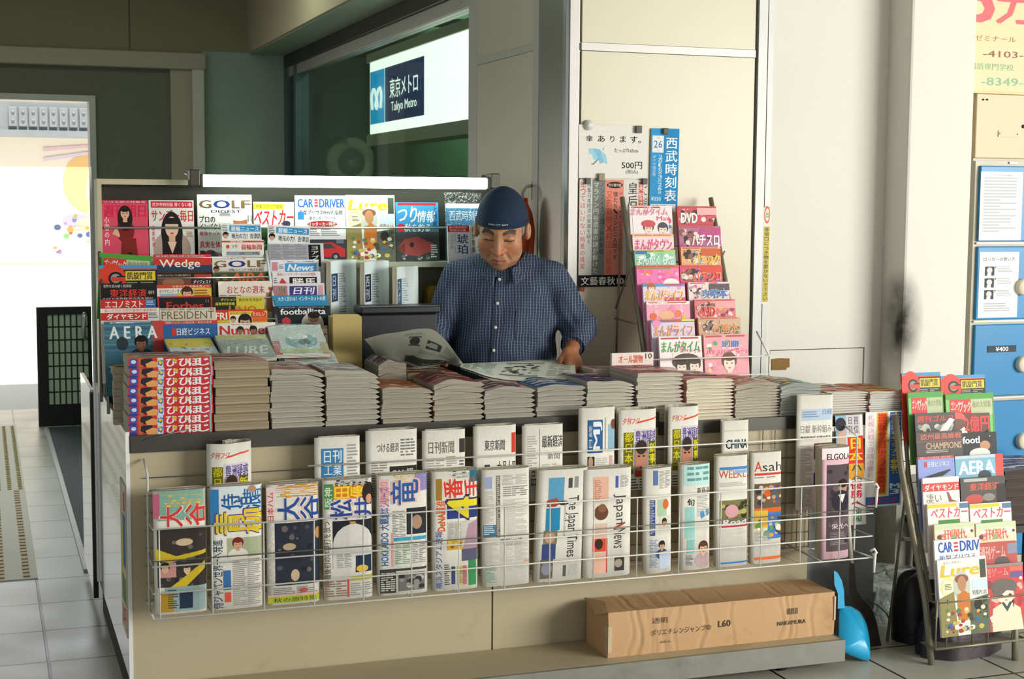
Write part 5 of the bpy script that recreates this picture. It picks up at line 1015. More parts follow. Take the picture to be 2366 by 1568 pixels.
def mj(p):
    p.R(.22, .14, .62, .52, '#2f5f94').T('MJ', .36, .16, .6, .5, '#e4e8ea', .06, rot=-1).T('日経', .25, .2, .34, .46, '#c8d4dc', .02, rot=-1).R(.68, .12, .72, .5, '#9aa0b0').R(.78, .2, 1, .5, '#8ab0c8').E(.94, .2, .08, .06, '#7a4a34').R(.22, .56, .4, .74, '#2e2c2a').E(.3, .63, .06, .07, '#b99a80').R(.82, .56, .92, .7, '#d0a0a4').body(.44, .58, .78, .9, '#b8b5ac', 2, 14).R(.84, .74, 1, .95, '#5a8a6a').T('特集', .5, .92, .8, 1, '#444', .03)
rear(1338, 1425, 940, .04, 'newspaper with two sideways white letters on a blue panel, rear row', mj, leaf=.014, bow=.01, inner='#a8a28c', h=.3)
rear(1430, 1524, 945, .075, 'evening tabloid with a man on its cover, nearer the blue-panelled paper', fuji, leaf=.005, inner='#d0cab4', h=.28)
rear(1545, 1623, 938, .08, 'evening tabloid with a man on its cover, nearer the bold capitals paper', fuji, leaf=.005, inner='#b0aa94', h=.28)
def china(p):
    p.T('CHINA', .14, .28, .9, .42, '#2c3c50', .06).R(.12, .5, 1, .9, '#d8cfb4').T('PLAY', .4, .54, .9, .64, '#b0664a', .02).R(.1, .14, .9, .16, '#c8c4b8').R(.1, .46, 1, .47, '#d0a090')
rear(1668, 1735, 970, .05, 'English newspaper with bold dark blue capitals, behind the weekly', china, leaf=.003, bow=.003, h=.24)
def veritas(p):
    p.R(.12, .12, .95, .22, '#b4c4d8').T('日経', .66, .125, .92, .17, '#6a84a8', .02).body(.14, .14, .6, .2, '#8098b8', 1, 3).T('日銀 新枠組み', .1, .26, .92, .33, '#8a8a86', .01).T('緩和新時代 市場の見方', .1, .355, .9, .38, '#44423e', .04).R(.45, .42, 1, .56, '#6a5a50').E(.62, .5, .14, .07, '#c08a68').E(.9, .5, .13, .06, '#d8d0c4').body(.1, .44, .42, .98, '#b0ada4', 1, 40).body(.48, .6, .95, .98, '#b4b1a8', 2, 26).R(.45, .68, .52, .8, '#3a4660')
rear(1843, 1931, 912, .045, 'tall grey newspaper with a pale blue heading at the right of the rear row', veritas, leaf=.003, bow=.003, h=.42, y=4.66)
# three papers bent over the black box behind the counter
G7 = 'bent newspapers behind the counter'
def bent(pl_, pr_, yt, label, ch, bx):
    y = 5.50; a = at(pl_, yt+80, 'y', y).x; b = at(pr_, yt+80, 'y', y).x; zt = at((pl_+pr_)/2, yt+12, 'y', y+.05).z
    def fn(p): p.R(.06, .10, .6, .32, bx).Vt(ch, .14, .11, .5, .31, '#a8b8c8', .05).body(.66, .1, .95, .5, '#9aa8b0', 1, 20)
    return folded(a, b, zt, .935, y, .10, label, fn, leaf=.018, bow=-.014, tilt=2, splay=.085, col='#ccd6d8', inner='#b4c2c6', group=G7, curl=-.03)
bent(755, 832, 588, 'bent newspaper with a dark blue box, nearest the stepped rack', '日刊', '#2a3a5c')
bent(832, 908, 590, 'bent newspaper with a black box, middle of the three behind the counter', '西刊', '#22262c')
bent(906, 976, 602, 'bent newspaper with a slate blue box, nearest the man', 'スポ', '#3a5468')

# ================================================================ STACKS ON THE COUNTER
ORD = ['topmost', 'second', 'third', 'fourth', 'fifth', 'sixth', 'seventh', 'eighth', 'ninth', 'tenth', 'eleventh', 'twelfth', 'thirteenth', 'fourteenth', 'fifteenth']
_se = {}
def edge_of(c, s): 
    k = (c, s)
    if k not in _se:
        f_ = lambda t, q: '#%02x%02x%02x' % tuple(max(0, min(255, int(int(t[i:i+2], 16)*q))) for i in (1, 3, 5))
        _se[k] = stripemat('stack_edge', f_(c, 1.07), f_(c, .82), s)
    return _se[k]
def stack(pl_, pr_, yt, n, desc, edge='#aba695', cols=('#b04a3a', '#c8a070', '#7a8ab0', '#d8c8b0'), yf=4.722, dep=.25, zb=None, amp=.01, seed=0, top=None, skew=0., what='magazine', ink=None):
    rd = random.Random(seed+100); zb = (ZL if fx(pr_, yf) < XS-.05 else ZR) if zb is None else zb
    a = at(pl_, 930, 'y', yf).x; b = at(pr_, 930, 'y', yf).x; zt = at((pl_+pr_)/2, yt, 'y', yf).z; t = (zt-zb)/n; w = b-a
    ph = rd.uniform(-.5, .5); m_e = edge_of(edge, 190 if t > .02 else 320)
    def wave(u, i): return amp*(i/n)**1.6*(math.sin(math.pi*(u*1.15+ph*.3))*.9+.35*math.sin(2.6*math.pi*u+ph*4)*((i/n)))
    for i in range(n):
        j = n-i     # 1 = topmost
        dx = rd.uniform(-.004, .004)+skew*i/n; dy = rd.uniform(0, .006); NU = 14; rw = t*.55 if t < .02 else .002
        lo, hi = [], []
        for k in range(NU+1):
            u = k/NU; x = w*u
            e = max(0, (x-(w-rw))/rw) if rw else 0
            pinch = t*.5*(1-math.sqrt(max(0, 1-e*e)))*.9
            if t >= .02: pinch = t*.03 if k in (0, NU) else 0
            elif k == NU: pinch = t*.38
            lo.append((x, zb+i*t+wave(u, i)+pinch+.0003)); hi.append((x, zb+(i+1)*t+wave(u, i+1)-pinch-.0004-(.0012 if t < .02 and u > .8 else 0)))
        us = [0, .3, .55, .75, .86, .92, .96, .985, 1.0]
        mb = MB(); P = []
        for y in (yf+dy, yf+dy+dep):
            P += [V3((a+dx+x, y, z)) for x, z in lo]+[V3((a+dx+x, y, z)) for x, z in hi]
        K = NU+1; F = 2*K
        for k in range(NU):
            mb.add([P[k], P[k+1], P[K+k+1], P[K+k]], [(0, 1, 2, 3)])                                # near edge
            mb.add([P[F+k], P[F+k+1], P[F+K+k+1], P[F+K+k]], [(3, 2, 1, 0)])
            mb.add([P[k], P[F+k], P[F+k+1], P[k+1]], [(0, 1, 2, 3)], C(rd.choice(cols)), 1)
        mb.add([P[0], P[K], P[F+K], P[F]], [(0, 1, 2, 3)]); mb.add([P[NU], P[F+NU], P[F+K+NU], P[K+NU]], [(0, 1, 2, 3)], C('#d0ccc0'), 1)
        cc = C(cols[seed % len(cols)])
        for k in range(NU): mb.add([P[K+k], P[K+k+1], P[F+K+k+1], P[F+K+k]], [(0, 1, 2, 3)], cc, 1)
        nm_ = 'magazine' if what == 'magazine' else 'comic'
        lab = '%s %s in the %s' % (ORD[j-1], what, desc) if j > 1 else 'topmost %s in the %s' % (what, desc)
        if j == n: lab = 'bottom %s in the %s' % (what, desc)
        o = mb.build(nm_, [m_e, GLOSS]); tag(o, lab, 'magazine' if nm_ == 'magazine' else 'comic', desc)
        if ink:
            p = Pr(w, t); ink(p); c_ = MB(); p.emit(c_, lambda x, y, h: V3((a+dx+x, yf+dy-h, zb+i*t+y+wave(x/w, i)))); c_.build('printed_spine', GLOSS, o)
        if j == 1:
            p = Pr(w, dep); p.blobs(.02, .02, .97, .97, [*cols, '#e4ddd0', '#3a3a42'], 34, seed, .03, .12)
            for q in range(5): p.R(.05, .1+.17*q, .95-rd.random()*.4, .16+.17*q, rd.choice([*cols, '#f0ebe0', '#5a2a2a']))
            c_ = MB(); p.emit(c_, lambda x, y, h: V3((a+dx+x, yf+dy+y, zb+n*t-.0003+wave(x/w, n)+h+(-.0012 if x > w*.8 else 0))), xs=[w*k/NU for k in range(1, NU)]); c_.build('printed_cover', GLOSS, o)
            if top: top(o, a+dx, yf+dy, zb+n*t, w)
def spine(p):
    p.R(0, 0, 1, 1, '#c23038').R(0, 0, .10, 1, '#c22f34').E(.06, .35, .05, .35, '#3a4aa0').E(.06, .35, .03, .2, '#c8d0e0').R(.0, .7, .1, 1, '#2f3f8a').R(.12, 0, .17, 1, '#b8603a').P([(.15, .1), (.27, .0), (.3, .5), (.2, .9), (.14, .6)], '#22242c').P([(.2, .6), (.28, .3), (.34, .4), (.33, 1), (.22, 1)], '#d89a5a').R(.34, 0, .41, 1, '#c9cfe0').blobs(.34, .1, .41, .9, ['#3a4a9a', '#d8c83a', '#4a9ad0'], 8, 2, .012, .03)
    for x, ch in ((.44, 'ひ'), (.59, 'ひ'), (.71, 'ほ'), (.83, 'じ')): p.T(ch, x, .12, x+.13, .95, '#dfe6e6', .09)
    p.E(.55, .35, .025, .2, '#c8b02a').E(.70, .35, .02, .18, '#d8b890').R(.965, 0, .985, 1, '#8ab0b8')
stack(298, 493, 826, 8, 'printed-spine stack at the left end', edge='#b8b29c', cols=('#c83a42', '#d8a060', '#5a6ab0'), dep=.182, amp=0, seed=1, what='comic', ink=spine)
# the pile behind it along the left side
stack(262, 455, 845, 8, 'stack hidden behind the printed spines', edge='#b5ad96', cols=('#c83a42', '#7a9a5a', '#c8b04a'), yf=4.94, dep=.05, zb=ZL+.001, amp=0, seed=2, what='comic')
stack(497, 622, 834, 8, 'brown-edged stack right of the printed spines', edge='#9a8a70', cols=('#a8705a', '#8a6a5a', '#b89080'), amp=.003, seed=3, what='comic')
stack(627, 750, 858, 11, 'grey stack right of the brown-edged one', edge='#a39f90', cols=('#a8605a', '#c8b0a0', '#6a8ab0', '#d0c8b8'), amp=.012, seed=4)
stack(754, 878, 862, 10, 'loosely curled grey stack beside the loop-edged pile', edge='#a5a192', cols=('#b06a6a', '#c8c0b0', '#7a9ac0', '#d8c0c8'), amp=.014, seed=5)
stack(883, 1000, 900, 7, 'stack with an orange-brown top below the open newspaper', edge='#9d9888', cols=('#b8683a', '#c87a4a', '#a85a3a'), amp=.012, seed=6)
stack(1003, 1119, 884, 7, 'stack with a red and blue top left of the paper edge', edge='#9f9a89', cols=('#b84a3a', '#3a4a7a', '#c88a3a', '#8a3a4a'), amp=.012, seed=7)
stack(1122, 1238, 898, 6, 'low grey stack under the middle of the open newspaper', edge='#9f9b8d', cols=('#a84a5a', '#5a3a4a', '#c8a8b0'), amp=.008, seed=8)
stack(1242, 1353, 892, 6, 'low grey stack under the right page of the newspaper', edge='#a09c8f', cols=('#3a6aa0', '#c84a4a', '#d0d4d8'), amp=.006, seed=9)
stack(1357, 1467, 884, 9, 'banded stack of thin magazines right of the open newspaper', edge='#b9b4a2', cols=('#8a5a70', '#5a5a8a', '#c87a7a'), amp=.01, seed=10)
stack(1472, 1578, 862, 12, 'tall stack with a pink top in front of the comic rack', edge='#bdb9a8', cols=('#d8949a', '#e0a8a0', '#c85a62'), amp=.004, seed=11)
stack(1587, 1696, 876, 12, 'cream stack with a pink top below the comic rack', edge='#d0c8b2', cols=('#d88a90', '#e8b8b0', '#b85a62'), amp=.006, seed=12)
stack(1700, 1802, 886, 12, 'many-layered stack with a red striped top', edge='#a8a391', cols=('#d87a72', '#e8c0b0', '#c8503e'), amp=.006, seed=13)
stack(1805, 1899, 890, 10, 'stack with curled yellow-pink top behind the tall newspaper', edge='#9fa39e', cols=('#e0c070', '#e8a890', '#8ab0b8'), amp=.008, seed=14)
stack(1908, 2006, 905, 9, 'pale grey stack second from the right end', edge='#c0bcb2', cols=('#e0a890', '#e8c8b8', '#d87a5a'), amp=.003, seed=15)
stack(2011, 2104, 906, 9, 'stack with orange and green top ending the counter', edge='#c4c2ba', cols=('#d8843a', '#5a8a4a', '#d8503a', '#e8d890'), amp=.007, seed=16)
# second rank
z2 = ZL+.001
stack(876, 940, 840, 8, 'narrow stack behind the orange-brown topped one', edge='#948e7e', cols=('#a85a4a', '#8a8a9a'), yf=4.985, dep=.2, zb=z2, amp=.012, seed=17)
stack(944, 1060, 862, 6, 'brown-edged stack behind, under the fold of the newspaper', edge='#98886c', cols=('#8a5a3a', '#a8784a'), yf=4.985, dep=.2, zb=z2, amp=.004, seed=18, what='comic')
stack(1368, 1560, 852, 5, 'wide pink-topped stack behind the banded stack', edge='#c0b8a8', cols=('#d8a0a8', '#e8c0c0', '#b87a8a'), yf=4.98, dep=.14, zb=z2, amp=.003, seed=19)
# price card standing on the stacks
a, b, c_ = at(1414, 816, 'y', 4.97), at(1510, 816, 'y', 4.97), at(1414, 852, 'y', 4.97)
cd = MB().box(a.x, 4.97, c_.z-.02, b.x, 4.985, a.z, C('#e6dcd4')); p = Pr(b.x-a.x, a.z-c_.z+.02)
p.T('オール讀物', .16, .1, .74, .5, '#d85a3a', .05).T('10', .8, .05, .96, .3, '#3a3230', .02).R(.14, .62, .9, .95, '#c8b4a0').R(.5, .58, .98, .7, '#d8a0a8').E(.2, .68, .03, .05, '#333')
p.emit(cd, plane((a.x, 4.97, c_.z-.02), (1, 0, 0), (0, 0, 1)))
tag(cd.build('magazine_card', GLOSS), 'small white magazine card with red title and number standing on the pink-topped stack', 'card')
# ================================================================ RIGHT: MAGAZINE STAND, POSTERS, BOX, DUSTPAN, BAGS, LOCKERS
G8 = 'magazines on the folding stand at the right'
def rrow(xl, xr, yt, k, bg, label, fn, strip, h=.27, roll=0, t=.009, full=False):
    yp = 4.71-.0405*k; a = at(xl, yt, 'y', yp); hp = a.z-at(xl, yt+strip, 'y', yp).z
    b = at(xr, yt, 'y', yp); h = min(h, a.z-.112)
    return mag(xl, xr, yt, yp, h, t, 8, bg, label, fn, G8, vs=1. if full else hp/h, roll=roll)
rrow(2083, 2172, 862, 0, '#d8402e', 'red, blue and yellow magazine, upper left on the folding stand', gred, 42)
rrow(2173, 2275, 868, 0, '#e86a60', 'red, blue and yellow magazine, upper right on the folding stand', gred, 38)
rrow(2098, 2178, 907, 1, '#7ac06a', 'green topped magazine with a red box, second row left on the folding stand', gong, 42)
rrow(2184, 2294, 911, 1, '#7ac06a', 'green topped magazine with a red box, second row right on the folding stand', gong, 42)
def golfr(p): p.R(0, 0, 1, 1.4, '#4a4744').T('週刊ゴルフ', .05, .12, .95, .48, '#d8403a', .07, sh=.2).blobs(0, .5, 1, 1.1, ['#d8d4c8', '#8a8a80', '#b8b4a8', '#3a3a38'], 18, 4, .05, .12).P([(.55, 1.1), (.85, .3), (.98, .4), (.75, 1.1)], '#e8e4dc')
def golfs(p): p.R(0, 0, 1, 1.4, '#6a3a38').E(.12, .2, .22, .3, '#e05a50').E(.14, .5, .2, .25, '#6a4a3a').P([(.0, 1.1), (.3, .7), (.4, 1.1)], '#e8e4dc').T('2億円', .3, .1, .98, 1, '#e8433a', .08).R(.3, 1.05, 1, 1.4, '#d8d0c8')
rrow(2113, 2206, 956, 2, '#4a4744', 'dark magazine with slanted red title, third row left on the folding stand', golfr, 42)
rrow(2200, 2286, 957, 2, '#6a3a38', 'magazine with a red capped player and large red lettering, third row right', golfs, 42)
def champ(p): p.R(0, 0, 1, 1.3, '#4c4542').T('欧州最高峰戦', .1, .08, .98, .36, '#d06a5a', .04).T('CHAMPIONS', .2, .5, .98, .8, '#c8a488', .05).body(.2, .85, .8, 1, '#b0a8a0', 1, 2).R(0, .42, 1, .46, '#8a4a40')
rrow(2116, 2222, 999, 3, '#4c4542', 'dark grey football magazine with pink and tan lettering, fourth row left', champ, 50)
rrow(2221, 2301, 1001, 3, '#1a1e22', 'black football magazine with white lowercase title and player, on the folding stand', lambda p: (p.R(0, 0, 1, 1.3, '#1a1e22'), p.T('football', .02, .16, .82, .48, '#e8eaea', .06), p.E(.68, .36, .17, .24, '#17110e'), p.E(.66, .6, .15, .22, '#b98a64'), p.E(.5, .95, .3, .25, '#d8d8d4')), 50)
rrow(2120, 2204, 1056, 4, '#8a98d0', 'blue business weekly with a red square, fifth row left on the folding stand', lambda p: nikkei(p) or p.R(.0, .55, 1, .56, '#7a8ac8'), 46)
rrow(2206, 2316, 1054, 4, '#5a9ab8', 'pale blue magazine with wide white letters and a red side, on the folding stand', lambda p: (p.R(0, 0, 1, 1.3, '#7ab0c8'), p.R(0, 0, 1, .14, '#b8c8d0'), p.T('AERA', .06, .25, .82, .9, '#eef2f2', .08), p.R(.84, 0, 1, 1.3, '#d04a40'), p.E(.6, .98, .14, .26, '#2a3a48')), 48)
rrow(2131, 2215, 1105, 5, '#ece4de', 'white weekly with a red title band, sixth row left on the folding stand', lambda p: (p.R(0, 0, 1, .14, '#ece4de'), p.R(0, .2, 1, .5, '#d0403c'), p.T('ダイヤモンド', .04, .25, .97, .47, '#f6ece8', .06), p.T('凄い', .08, .58, .5, .92, '#8a8478', .01), p.P([(.64, .55), (.7, .56), (.78, .84), (.95, .92), (.7, .92)], '#8a5a4a')), 62)
rrow(2218, 2321, 1105, 5, '#3a3534', 'dark magazine with red lettering, sixth row right on the folding stand', lambda p: (p.R(0, 0, 1, 1.2, '#4c4844'), p.R(.08, .04, .6, .16, '#b0b0aa'), p.T('東洋経済', .2, .22, .86, .52, '#e0503e', .08), p.E(.3, .85, .2, .2, '#c04a40'), p.R(.8, .3, 1, 1.2, '#1e1a1a'), p.E(.62, .8, .14, .15, '#8a8478')), 58)
bc = lambda p: (p.R(0, 0, 1, 1.3, '#ece2e0'), p.R(0, .03, .72, .2, '#e0c43a'), p.T('ベストカー', .08, .22, .98, .72, '#e04a52', .06, sh=.15), p.R(.25, .82, .78, 1.2, '#4a8a3c'), p.R(.78, .05, 1, .3, '#5a7a9a'))
rrow(2142, 2236, 1165, 6, '#ece2e0', 'car magazine with red slanted title, seventh row left on the folding stand', bc, 46)
rrow(2240, 2335, 1165, 6, '#ece2e0', 'car magazine with red slanted title, seventh row right on the folding stand', bc, 46)
cm_ = lambda p: (p.R(0, 0, 1, 1.4, '#ecd8b8'), p.R(.0, .0, 1, .3, '#c8d4b0'), p.T('週刊現代', .12, .35, .8, .95, '#e04a5a', .07), p.blobs(0, .05, 1, 1.1, ['#e0a04a', '#8ab06a', '#5a4a4a', '#f0e8d8'], 10, 3, .03, .07))
rrow(2158, 2250, 1212, 7, '#ecd8b8', 'cream and green magazine with red title, eighth row left on the folding stand', cm_, 38)
rrow(2254, 2346, 1210, 7, '#ecd8b8', 'cream and green magazine with red title, eighth row right on the folding stand', cm_, 40)
def famitsu(p, full=True): 
    p.R(0, 0, 1, 1, '#c84a4a').R(0, 0, 1, .04, '#8a8a84').T('週刊ゲーム', .03, .06, .66, .18, '#f0e4e0', .08).T('週刊ゲーム', .04, .065, .65, .175, '#e05a52', .04).R(.7, .05, .98, .12, '#d86a5a').R(.7, .13, .98, .22, '#6a5a8a').blobs(0, .2, 1, .98, ['#d8605a', '#e8d8d0', '#b03a3a', '#e0b0a0', '#8a3a4a'], 30, 5, .03, .08)
    p.E(.55, .34, .3, .12, '#6a625e').E(.58, .47, .19, .13, '#f0d8c4').P([(.3, .32), (.72, .28), (.82, .42), (.6, .4), (.42, .5), (.3, .46)], '#6a625e').E(.5, .48, .035, .02, '#4a3a3a').E(.68, .47, .035, .02, '#4a3a3a').E(.59, .545, .03, .008, '#c86a60')
    p.P([(.28, .66), (.5, .58), (.7, .58), (.9, .68), (.95, 1), (.25, 1)], '#ecd9bc').P([(.48, .58), (.6, .72), (.72, .58), (.66, .57), (.6, .64), (.53, .57)], '#3a4a5a').P([(.2, .78), (.38, .7), (.5, .84), (.42, .88), (.24, .86)], '#f0d8c4')
rrow(2158, 2262, 1249, 8, '#e4e6ea', 'white car magazine with blue title behind the fishing one, on the folding stand', lambda p: (p.T('CAR', .08, .1, .4, .62, '#1a56a8', .06), p.R(.43, .14, .52, .24, '#d2403c'), p.R(.43, .32, .52, .42, '#d2403c'), p.R(.43, .5, .52, .6, '#d2403c'), p.T('DRIV', .56, .1, 1, .62, '#1a56a8', .06), p.T('新型プリウス', .1, .75, .9, .98, '#3a5a9a')), 46, full=False)
rrow(2259, 2348, 1256, 8, '#b84a4a', 'red game magazine half hidden behind another copy, on the folding stand', lambda p: (p.R(0, 0, 1, 1.2, '#b85450'), p.T('週刊ゲーム', .05, .15, .7, .8, '#e8b0a8', .08), p.E(.6, 1.0, .2, .3, '#5a524e'), p.R(.75, .1, 1, .6, '#8a8a9a')), 46)
rrow(2165, 2277, 1295, 9, '#e8e6dc', 'white fishing magazine with yellow title in the basket of the folding stand', lure, 180, h=.29, roll=-1, full=True)
rrow(2259, 2362, 1307, 9, '#c84a4a', 'red game magazine with a drawn grey-haired figure in the stand basket', famitsu, 175, h=.28, full=True)
st = thing('folding_magazine_stand', (3.3, 4.5, 0), 'folding metal magazine stand with overlapping magazines and a wire basket at the right', 'stand')
def leg(pt, pb, r=.011): return MB().tube([at(*pt[:2], 'y', pt[2]), at(*pb[:2], 'y', pb[2])], r, 8)
foot1 = at(2152, 1535, 'z', 0.0); foot2 = at(2345, 1525, 'z', 0)
Fx = lambda px, py, y: at(px, py, 'y', y)
MB().tube([foot1, Fx(2138, 1390, 4.40), Fx(2082, 1080, 4.58), Fx(2068, 960, 4.68)], .012, 8).build('front_leg', m_stand, st)
MB().tube([foot2, Fx(2346, 1420, 4.36), Fx(2330, 1250, 4.46), Fx(2282, 1000, 4.62), Fx(2262, 900, 4.74)], .012, 8).build('front_leg', m_stand, st)
MB().tube([Fx(2152, 1390, 4.46), Fx(2100, 1100, 4.64), Fx(2082, 900, 4.74)], .008, 8).build('side_rail', m_stand, st)
fr_ = at(2050, 1480, 'z', 0); MB().tube([fr_, Fx(2094, 1130, 4.8), Fx(2098, 1000, 4.76)], .006, 8).build('rear_leg', m_stand, st)
MB().tube([fr_+V3((.36, .02, 0)), Fx(2290, 1000, 4.78)], .006, 8).build('rear_leg', m_stand, st)
p_, q_ = Fx(2080, 1245, 4.62), Fx(2105, 1245, 4.72)
MB().tube([p_, q_], .007, 8).build('hinge', m_stand, st)
bw_ = .0035; yb_ = 4.325
zA, zB = at(2250, 1385, 'y', yb_).z, at(2250, 1490, 'y', yb_).z
xA, xB = at(2165, 1440, 'y', yb_).x, at(2372, 1440, 'y', yb_).x
MB().tube([(xA-.01, 4.37, zA), (xA, yb_, zA), (xB, yb_, zA), (xB, 4.37, zA)], bw_, 6).build('basket_rail', m_stand, st)
MB().tube([(xA-.01, 4.37, zB), (xA, yb_, zB), (xB, yb_, zB), (xB, 4.37, zB)], .005, 6).build('basket_rail', m_stand, st)
for u in (2165, 2190, 2250, 2285, 2342): MB().tube([at(u, 1385, 'y', yb_), (at(u, 1385, 'y', yb_).x, yb_, zB)], bw_, 6).build('basket_wire', m_stand, st)
MB().box(xA, yb_+.005, zB-.004, xB, 4.42, zB).build('basket_floor', m_stand, st)
for k in range(9):
    y = 4.69-.0405*k; MB().tube([(3.17+.0*k, y, .76-.0735*k), (3.58, y, .76-.0735*k)], .002, 6).build('tier_wire', m_stand, st)

# hanging sports front pages between stand and counter
def sheet(pts, y, label, fn, name='poster', cat='poster', m=None, group=None, curve=.0):
    a, b, c_ = (at(*p, 'y', y) for p in pts); w, h = (b.x-a.x), a.z-c_.z
    mb = MB(); n = 12
    S = lambda x, z, hh: V3((c_.x+(a.x-c_.x)*z/h+x, y-hh-curve*math.sin(math.pi*x/w), c_.z+z))
    for k in range(n):
        x0, x1 = w*k/n, w*(k+1)/n
        mb.add([S(x0, 0, 0), S(x1, 0, 0), S(x1, h, 0), S(x0, h, 0), S(x0, 0, -.0012), S(x1, 0, -.0012), S(x1, h, -.0012), S(x0, h, -.0012)], [(0, 1, 2, 3), (7, 6, 5, 4), (0, 4, 5, 1), (2, 6, 7, 3)]+([(0, 3, 7, 4)] if k == 0 else [])+([(1, 5, 6, 2)] if k == n-1 else []), C('#e4e2da'))
    p = Pr(w, h); fn(p); p.emit(mb, S, xs=[w*k/n for k in range(1, n)] if curve else None)
    o = mb.build(name, m or PAPER); return tag(o, label, cat, group)
def f(p):
    p.R(0, 0, .38, .42, '#8ab4d0').E(.2, .2, .16, .12, '#c8a898').E(.18, .08, .2, .06, '#3a3a42').R(.05, .3, .35, .5, '#dfe6ea').R(.4, 0, .9, .18, '#cfc8cc').Vt('日刊', .45, .01, .62, .17, '#4a4a58', .02).Vt('首位', .66, .01, .85, .17, '#4a4a58', .02)
    p.R(.42, .19, 1, .5, '#d83a30').Vt('日本', .46, .2, .96, .44, '#f0d02e', .09).R(.42, .44, .98, .58, '#e0a43a').Vt('ハム', .5, .44, .92, .6, '#3a5a3a', .06).R(.42, .6, .95, .84, '#f0ecec').Vt('優勝へ', .46, .6, .9, .84, '#d8303a', .09).Vt('速報', .5, .85, .86, .98, '#3a8a5a', .06).body(.02, .5, .38, .98, '#8a8a90', 1, 24)
sheet(((1930, 960), (1992, 960), (1940, 1215)), 4.69, 'sports front page with a red panel hanging beside the tall grey newspaper', f)
def f(p):
    p.R(0, 0, 1, 1, '#e6e4e0').R(.66, .01, .96, .9, '#2f66b0').Vt('大谷からサヨナラ!!ハムM3', .68, .015, .95, .88, '#e0c83a', .05).R(.3, .01, .6, .88, '#d8b43a').R(.34, .02, .56, .86, '#d8602e').Vt('逆転サヨナラ本塁打', .33, .02, .58, .86, '#d0381e', .09).Vt('札幌決戦で奇跡の勝利', .06, .03, .24, .7, '#d8a0aa', .02)
    p.R(.04, .895, .96, .98, '#3a6ab0').T('スポニチ', .1, .905, .9, .97, '#d83a4a', .08).R(.66, .66, .96, .89, '#3a6ab0').Vt('M3', .68, .76, .95, .88, '#e8ecf0', .07)
sheet(((2000, 952), (2086, 950), (1996, 1172)), 4.70, 'sports poster with blue and orange columns of lettering at the right end of the counter', f)
# notices on the panelled wall
y_ = YW-.006
def f(p):
    p.T('傘', .10, .2, .2, .32, '#33332f', .02).T('あ', .27, .2, .37, .32, '#33332f', .02).T('り', .45, .2, .51, .32, '#33332f', .02).T('ま', .59, .2, .68, .32, '#33332f', .02).T('す。', .74, .2, .9, .33, '#33332f', .02)
    p.T('たっぷり65cm', .51, .435, .86, .51, '#3a3a38', .01).T('500円', .62, .68, .92, .82, '#3a3a38', .02).T('(税込)', .68, .83, .86, .92, '#4a4a48')
    p.P([(.14, .45), (.2, .44), (.3, .46), (.39, .56), (.41, .74), (.36, .7), (.31, .73), (.28, .65), (.22, .66), (.19, .56), (.15, .53)], '#9cd0e4').P([(.2, .44), (.3, .46), (.36, .7), (.31, .73), (.28, .65)], '#86c0d8').P([(.27, .64), (.285, .645), (.21, .75), (.18, .74), (.18, .725), (.2, .73)], '#7a8a90').R(.345, .42, .352, .48, '#7a8a90')
sheet(((1338, 287), (1497, 291), (1337, 411)), y_, 'white notice with a pale blue umbrella and a price on the panelled wall', f, 'notice', 'notice', curve=.001)
def f(p):
    p.R(0, 0, 1, 1, '#2f8ac4').R(0, 0, .42, 1, '#3a98d0').R(.05, .09, .45, .3, '#e2e8ea').T('26', .1, .15, .4, .24, '#4a70a0', -.005).T('平成', .2, .105, .3, .13, '#8aa0b8').T('年', .22, .265, .29, .285, '#8aa0b8').Vt('西武時刻表', .52, .1, .95, .92, '#eaf2f4', .05).Vt('ダイヤ改正号', .07, .33, .2, .6, '#cfe0ea').Vt('2016年3月26日', .28, .33, .42, .82, '#cfe0ea', .01).T('¥350', .05, .85, .4, .9, '#e0eaf0', .02).R(.04, .94, .93, 1, '#d8e6ec').T('全線 全駅', .08, .95, .6, .99, '#2f8ac4', .03)
sheet(((1505, 296), (1570, 300), (1500, 482)), y_-.002, 'tall blue timetable poster with white column lettering on the panelled wall', f)
def f(p):
    p.R(0, 0, .27, .89, '#d0d0cc').Vt('知ってはいけない格差の真実', .02, .02, .13, .84, '#d0584a', .01).Vt('特集日本経済の常識を疑え', .16, .03, .25, .6, '#4a4a46')
    p.R(.27, 0, .54, .89, '#7e827e').Vt('マラソン円谷遺書の謎が解けた', .29, .02, .41, .88, '#d8dad6', .02).Vt('ノンフィクション特別寄稿', .43, .02, .52, .7, '#3a3c3a')
    p.R(.54, 0, .93, .89, '#e09080').E(.74, .05, .17, .03, '#2e2622').T('芥川賞対談', .6, .035, .88, .065, '#e8e0d8', .03).Vt('又吉直樹×村田沙耶香', .56, .1, .7, .88, '#dc5a3a', .03).Vt('僕たち、コンビニ人間です', .71, .11, .81, .75, '#3c2a26', .02).Vt('バイトをする二人のまさに話', .83, .11, .91, .66, '#4c3530')
    p.R(.93, 0, 1, .89, '#d8d6cf').R(0, .89, 1, 1, '#1c1b1b').T('文藝春秋10', .05, .905, .96, .985, '#eae8e2', .04)
sheet(((1339, 414), (1449, 414), (1336, 663)), y_-.001, 'vertical lettered poster with grey and salmon columns and a black bottom band', f)
def f(p): p.R(0, 0, 1, 1, '#dcdad2').Vt('皇后', .04, .05, .5, 1.9, '#2e2c2a', .02).R(.56, .05, .78, .9, '#d0584a').Vt('美智子', .58, .06, .76, .88, '#f0e0dc', .03).Vt('ご結婚', .8, .1, .98, .9, '#3a3836')
